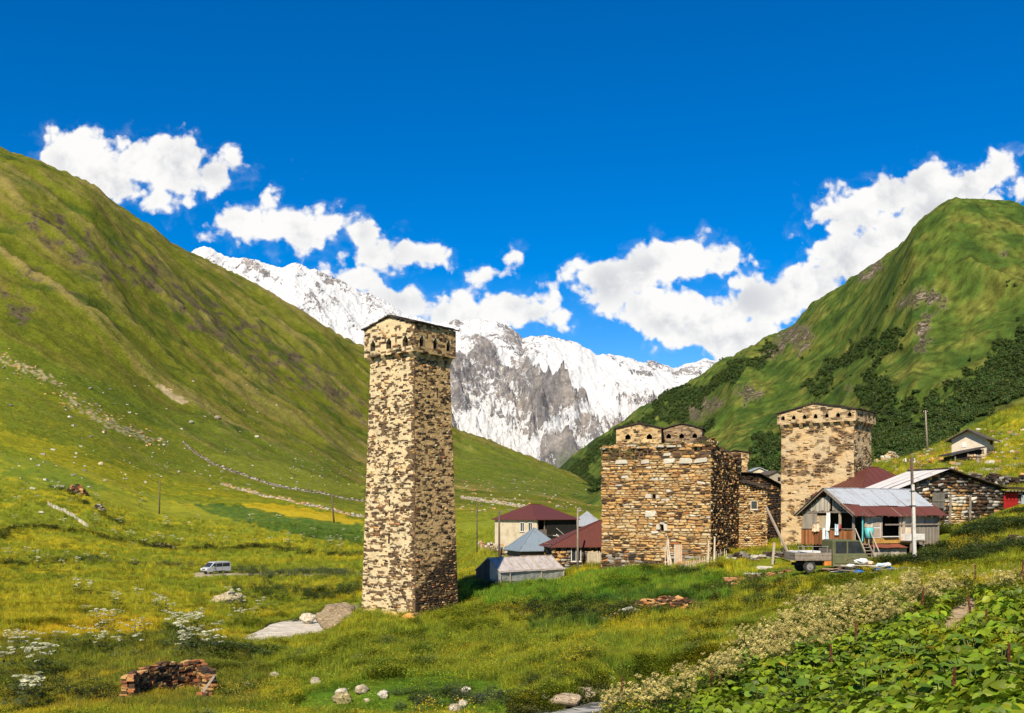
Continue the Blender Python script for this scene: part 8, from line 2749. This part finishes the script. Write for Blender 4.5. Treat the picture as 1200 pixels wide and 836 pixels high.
    line([(0, 800), (60, 815), (120, 825)], 120, 1.2, 0.4, 0.8, dk, 20)
    A = np.array([(a, b, s) for a, b, s, c in P]); cols = np.array([c for a, b, s, c in P]); n = len(A)
    Z = ground_z(A[:, 0], A[:, 1]); k = thin(A[:, 0], A[:, 1])
    cols = cols * RS.uniform(0.7, 1.4, (n, 1))
    gn_scatter('undergrowth', np.stack([A[:, 0], A[:, 1], Z - 0.08], 1)[k], RS.uniform(0, 6.28, n)[k], A[:, 2][k], RS.randint(0, 4, n)[k], cols[k], SH)
    # the woods of the right mountain
    CRN = [crown('tree_crown', s + 90) for s in range(5)]
    n = 150000
    px = RS.uniform(640, 1330, n); D = np.exp(RS.uniform(math.log(620), math.log(3600), n)); X = (px - 600) / F * D; Y = D
    Z = mountain_z(X, Y); col, fo, rk = mountain_color(X, Y, Z); py = 600 - F * Z / Y
    cl = fbm(X / 60, Y / 60, 3, 140)
    k = (fo > 0.5) & (RS.rand(n) < 0.75 + cl) | ((fbm(X / 90, Y / 90, 4, 143) > 0.42) & (RS.rand(n) < 0.06) & (py > 330))
    m = k.sum(); v = RS.uniform(0.6, 1.5, (m, 1)); hue = RS.normal(0, 0.15, (m, 1))
    gn_scatter('forest', np.stack([X, Y, Z], 1)[k], RS.uniform(0, 6.28, m), (RS.uniform(2.4, 5.6, m) * (0.75 + Y[k] / 5000)), RS.randint(0, 5, m), np.array([[0.048, 0.080, 0.014]]) * v * np.concatenate([1 + hue, 1 + 0 * hue, 1 + 0 * hue], 1), CRN)


plants()


# ---------------------------------------------------------------- near plants that can be told apart
def near_butterbur():
    """broad-leaved plants nearest the camera: each plant a thing, each leaf a part"""
    rnd = random.Random(55)
    leaves = {}
    def leaf_mesh(i, col):
        V = []; Fc = []; cs = []
        leaf_poly(V, Fc, cs, Vector((0, 0, 0)), Vector((1, 0, 0.05)), Vector((0, 0, 1)), 1.0, 0.95 + 0.1 * (i % 3), col, 0.12 + 0.08 * (i % 3))
        me = bpy.data.meshes.new('leaf'); me.from_pydata([tuple(v) for v in V], [], Fc)
        a = me.attributes.new('col', 'FLOAT_COLOR', 'FACE'); a.data.foreach_set('color', np.array([(*c, 1) for c in cs], np.float32).ravel())
        me.materials.append(M['leafattr']); me.polygons.foreach_set('use_smooth', np.ones(len(me.polygons), bool))
        return me
    greens = [leaf_mesh(i, c) for i, c in enumerate([(0.15, 0.25, 0.016), (0.11, 0.19, 0.013), (0.20, 0.29, 0.022), (0.085, 0.16, 0.012)])]
    yell = [leaf_mesh(1, (0.50, 0.34, 0.02)), leaf_mesh(2, (0.42, 0.30, 0.03))]
    stem = MB(); stem.beam((0, 0, 0), (0, 0, 1), 0.02, 0.02, (0.12, 0.15, 0.03)); so = stem.build('stem', M['leafattr']); sme = so.data; bpy.data.objects.remove(so)
    spots = []
    tries = 0
    while len(spots) < 34 and tries < 5000:
        tries += 1
        px, py = rnd.uniform(850, 1195), rnd.uniform(770, 836)
        D = find_D(px, py, 9, 80, 200); x, y = gpt(px, D)
        if all((x - a) ** 2 + (y - b) ** 2 > 0.50 for a, b in spots): spots.append((x, y))
    for i, (x, y) in enumerate(spots):
        ye = i in (5, 17, 26)
        root = empty('butterbur', (x, y, gz(x, y)), rnd.uniform(0, 6), 'leafy green butterbur plant with big round leaves on the near right slope', 'plant', 'broad-leaved plants on the near right slope')
        for k in range(8):
            a = k * 2.4 + rnd.uniform(-.3, .3); r = rnd.uniform(0.05, 0.25); z = rnd.uniform(0.35, 0.75)
            o = bpy.data.objects.new('leaf', rnd.choice(yell) if ye and k == 0 else rnd.choice(greens)); C.objects.link(o); o.parent = root
            s = rnd.uniform(0.24, 0.40); o.scale = (s, s, s); o.location = (r * cos(a), r * sin(a), z); o.rotation_euler = (rnd.uniform(-.3, .3), rnd.uniform(-0.7, 0.35), a)
            st = bpy.data.objects.new('stem', sme); C.objects.link(st); st.parent = root
            d = Vector((r * cos(a), r * sin(a), z)); st.rotation_euler = d.to_track_quat('Z', 'Y').to_euler(); st.scale = (1, 1, d.length)


near_butterbur()


def dock_stalks():
    rnd = random.Random(66)
    def seed_mesh(k):
        mb = MB(); r2 = random.Random(k)
        for i in range(150):
            t = r2.random(); a = r2.uniform(0, 6.28); r = 0.05 * (1 - t * 0.6) * (1 if (int(t * 9) % 2) else 0.55) * r2.uniform(0.3, 1); z = 0.35 + 0.65 * t; e = 0.022
            mb.box((r * cos(a), r * sin(a), z), (e * r2.uniform(.5, 1.2), e * 0.5, e), a, r2.choice([(0.13, 0.038, 0.014), (0.19, 0.06, 0.02), (0.08, 0.026, 0.013)]), 0.004, 0, 0, r2)
        return mb.build('seed_head', M['leafattr'])
    heads = [seed_mesh(k) for k in range(3)]
    st = MB(); st.tube([(0, 0, 0), (0.01, 0, 0.5), (0, 0.01, 1.0)], [0.012, 0.01, 0.005], 6, (0.18, 0.07, 0.03)); so = st.build('stem', M['leafattr'])
    where = [(975, 790, 'rust brown dock stalk rising from leaves left of the pair by the cream flowers'), (1003, 770, 'stout rust brown dock stalk between the cream flowers and broad leaves'), (908, 776, 'rust brown dock stalk near the lower end of the cream flowers'), (1156, 742, 'tall rust brown dock stalk at the right of the bare earth patch'),
             (1143, 690, 'rust brown dock stalk behind the bare earth patch'), (1079, 726, 'short rust brown dock stalk left of the bare earth patch'), (1139, 735, 'thin brown dock stalk at the lower end of the bare earth patch'), (1182, 800, 'brown dock stalk at the lower right corner'), (1196, 690, 'brown dock stalk at the right edge'),
             (833, 820, 'rust brown dock stalk low among the cream flowers'), (730, 818, 'small rust brown dock stalk beside the brook flowers'), (1116, 830, 'dark brown dock stalk at the bottom among broad leaves')]
    for i, (px, py, lb) in enumerate(where):
        D = find_D(px, py, 12, 90, 300); x, y = gpt(px, D)
        root = empty('dock_stalk', (x, y, gz(x, y)), rnd.uniform(0, 6), lb, 'plant', None)
        a = so if i == 0 else so.copy(); h = heads[i % 3] if i < 3 else heads[i % 3].copy()
        for o in (a, h):
            if o.name not in C.objects: C.objects.link(o)
            o.parent = root; o.scale = (1.0, 1.0, 1.15)
        root.scale = (1.0, 1.0, rnd.uniform(0.65, 1.05)); root.rotation_euler = (rnd.uniform(-.12, .12), rnd.uniform(-.12, .12), root.rotation_euler.z)


dock_stalks()
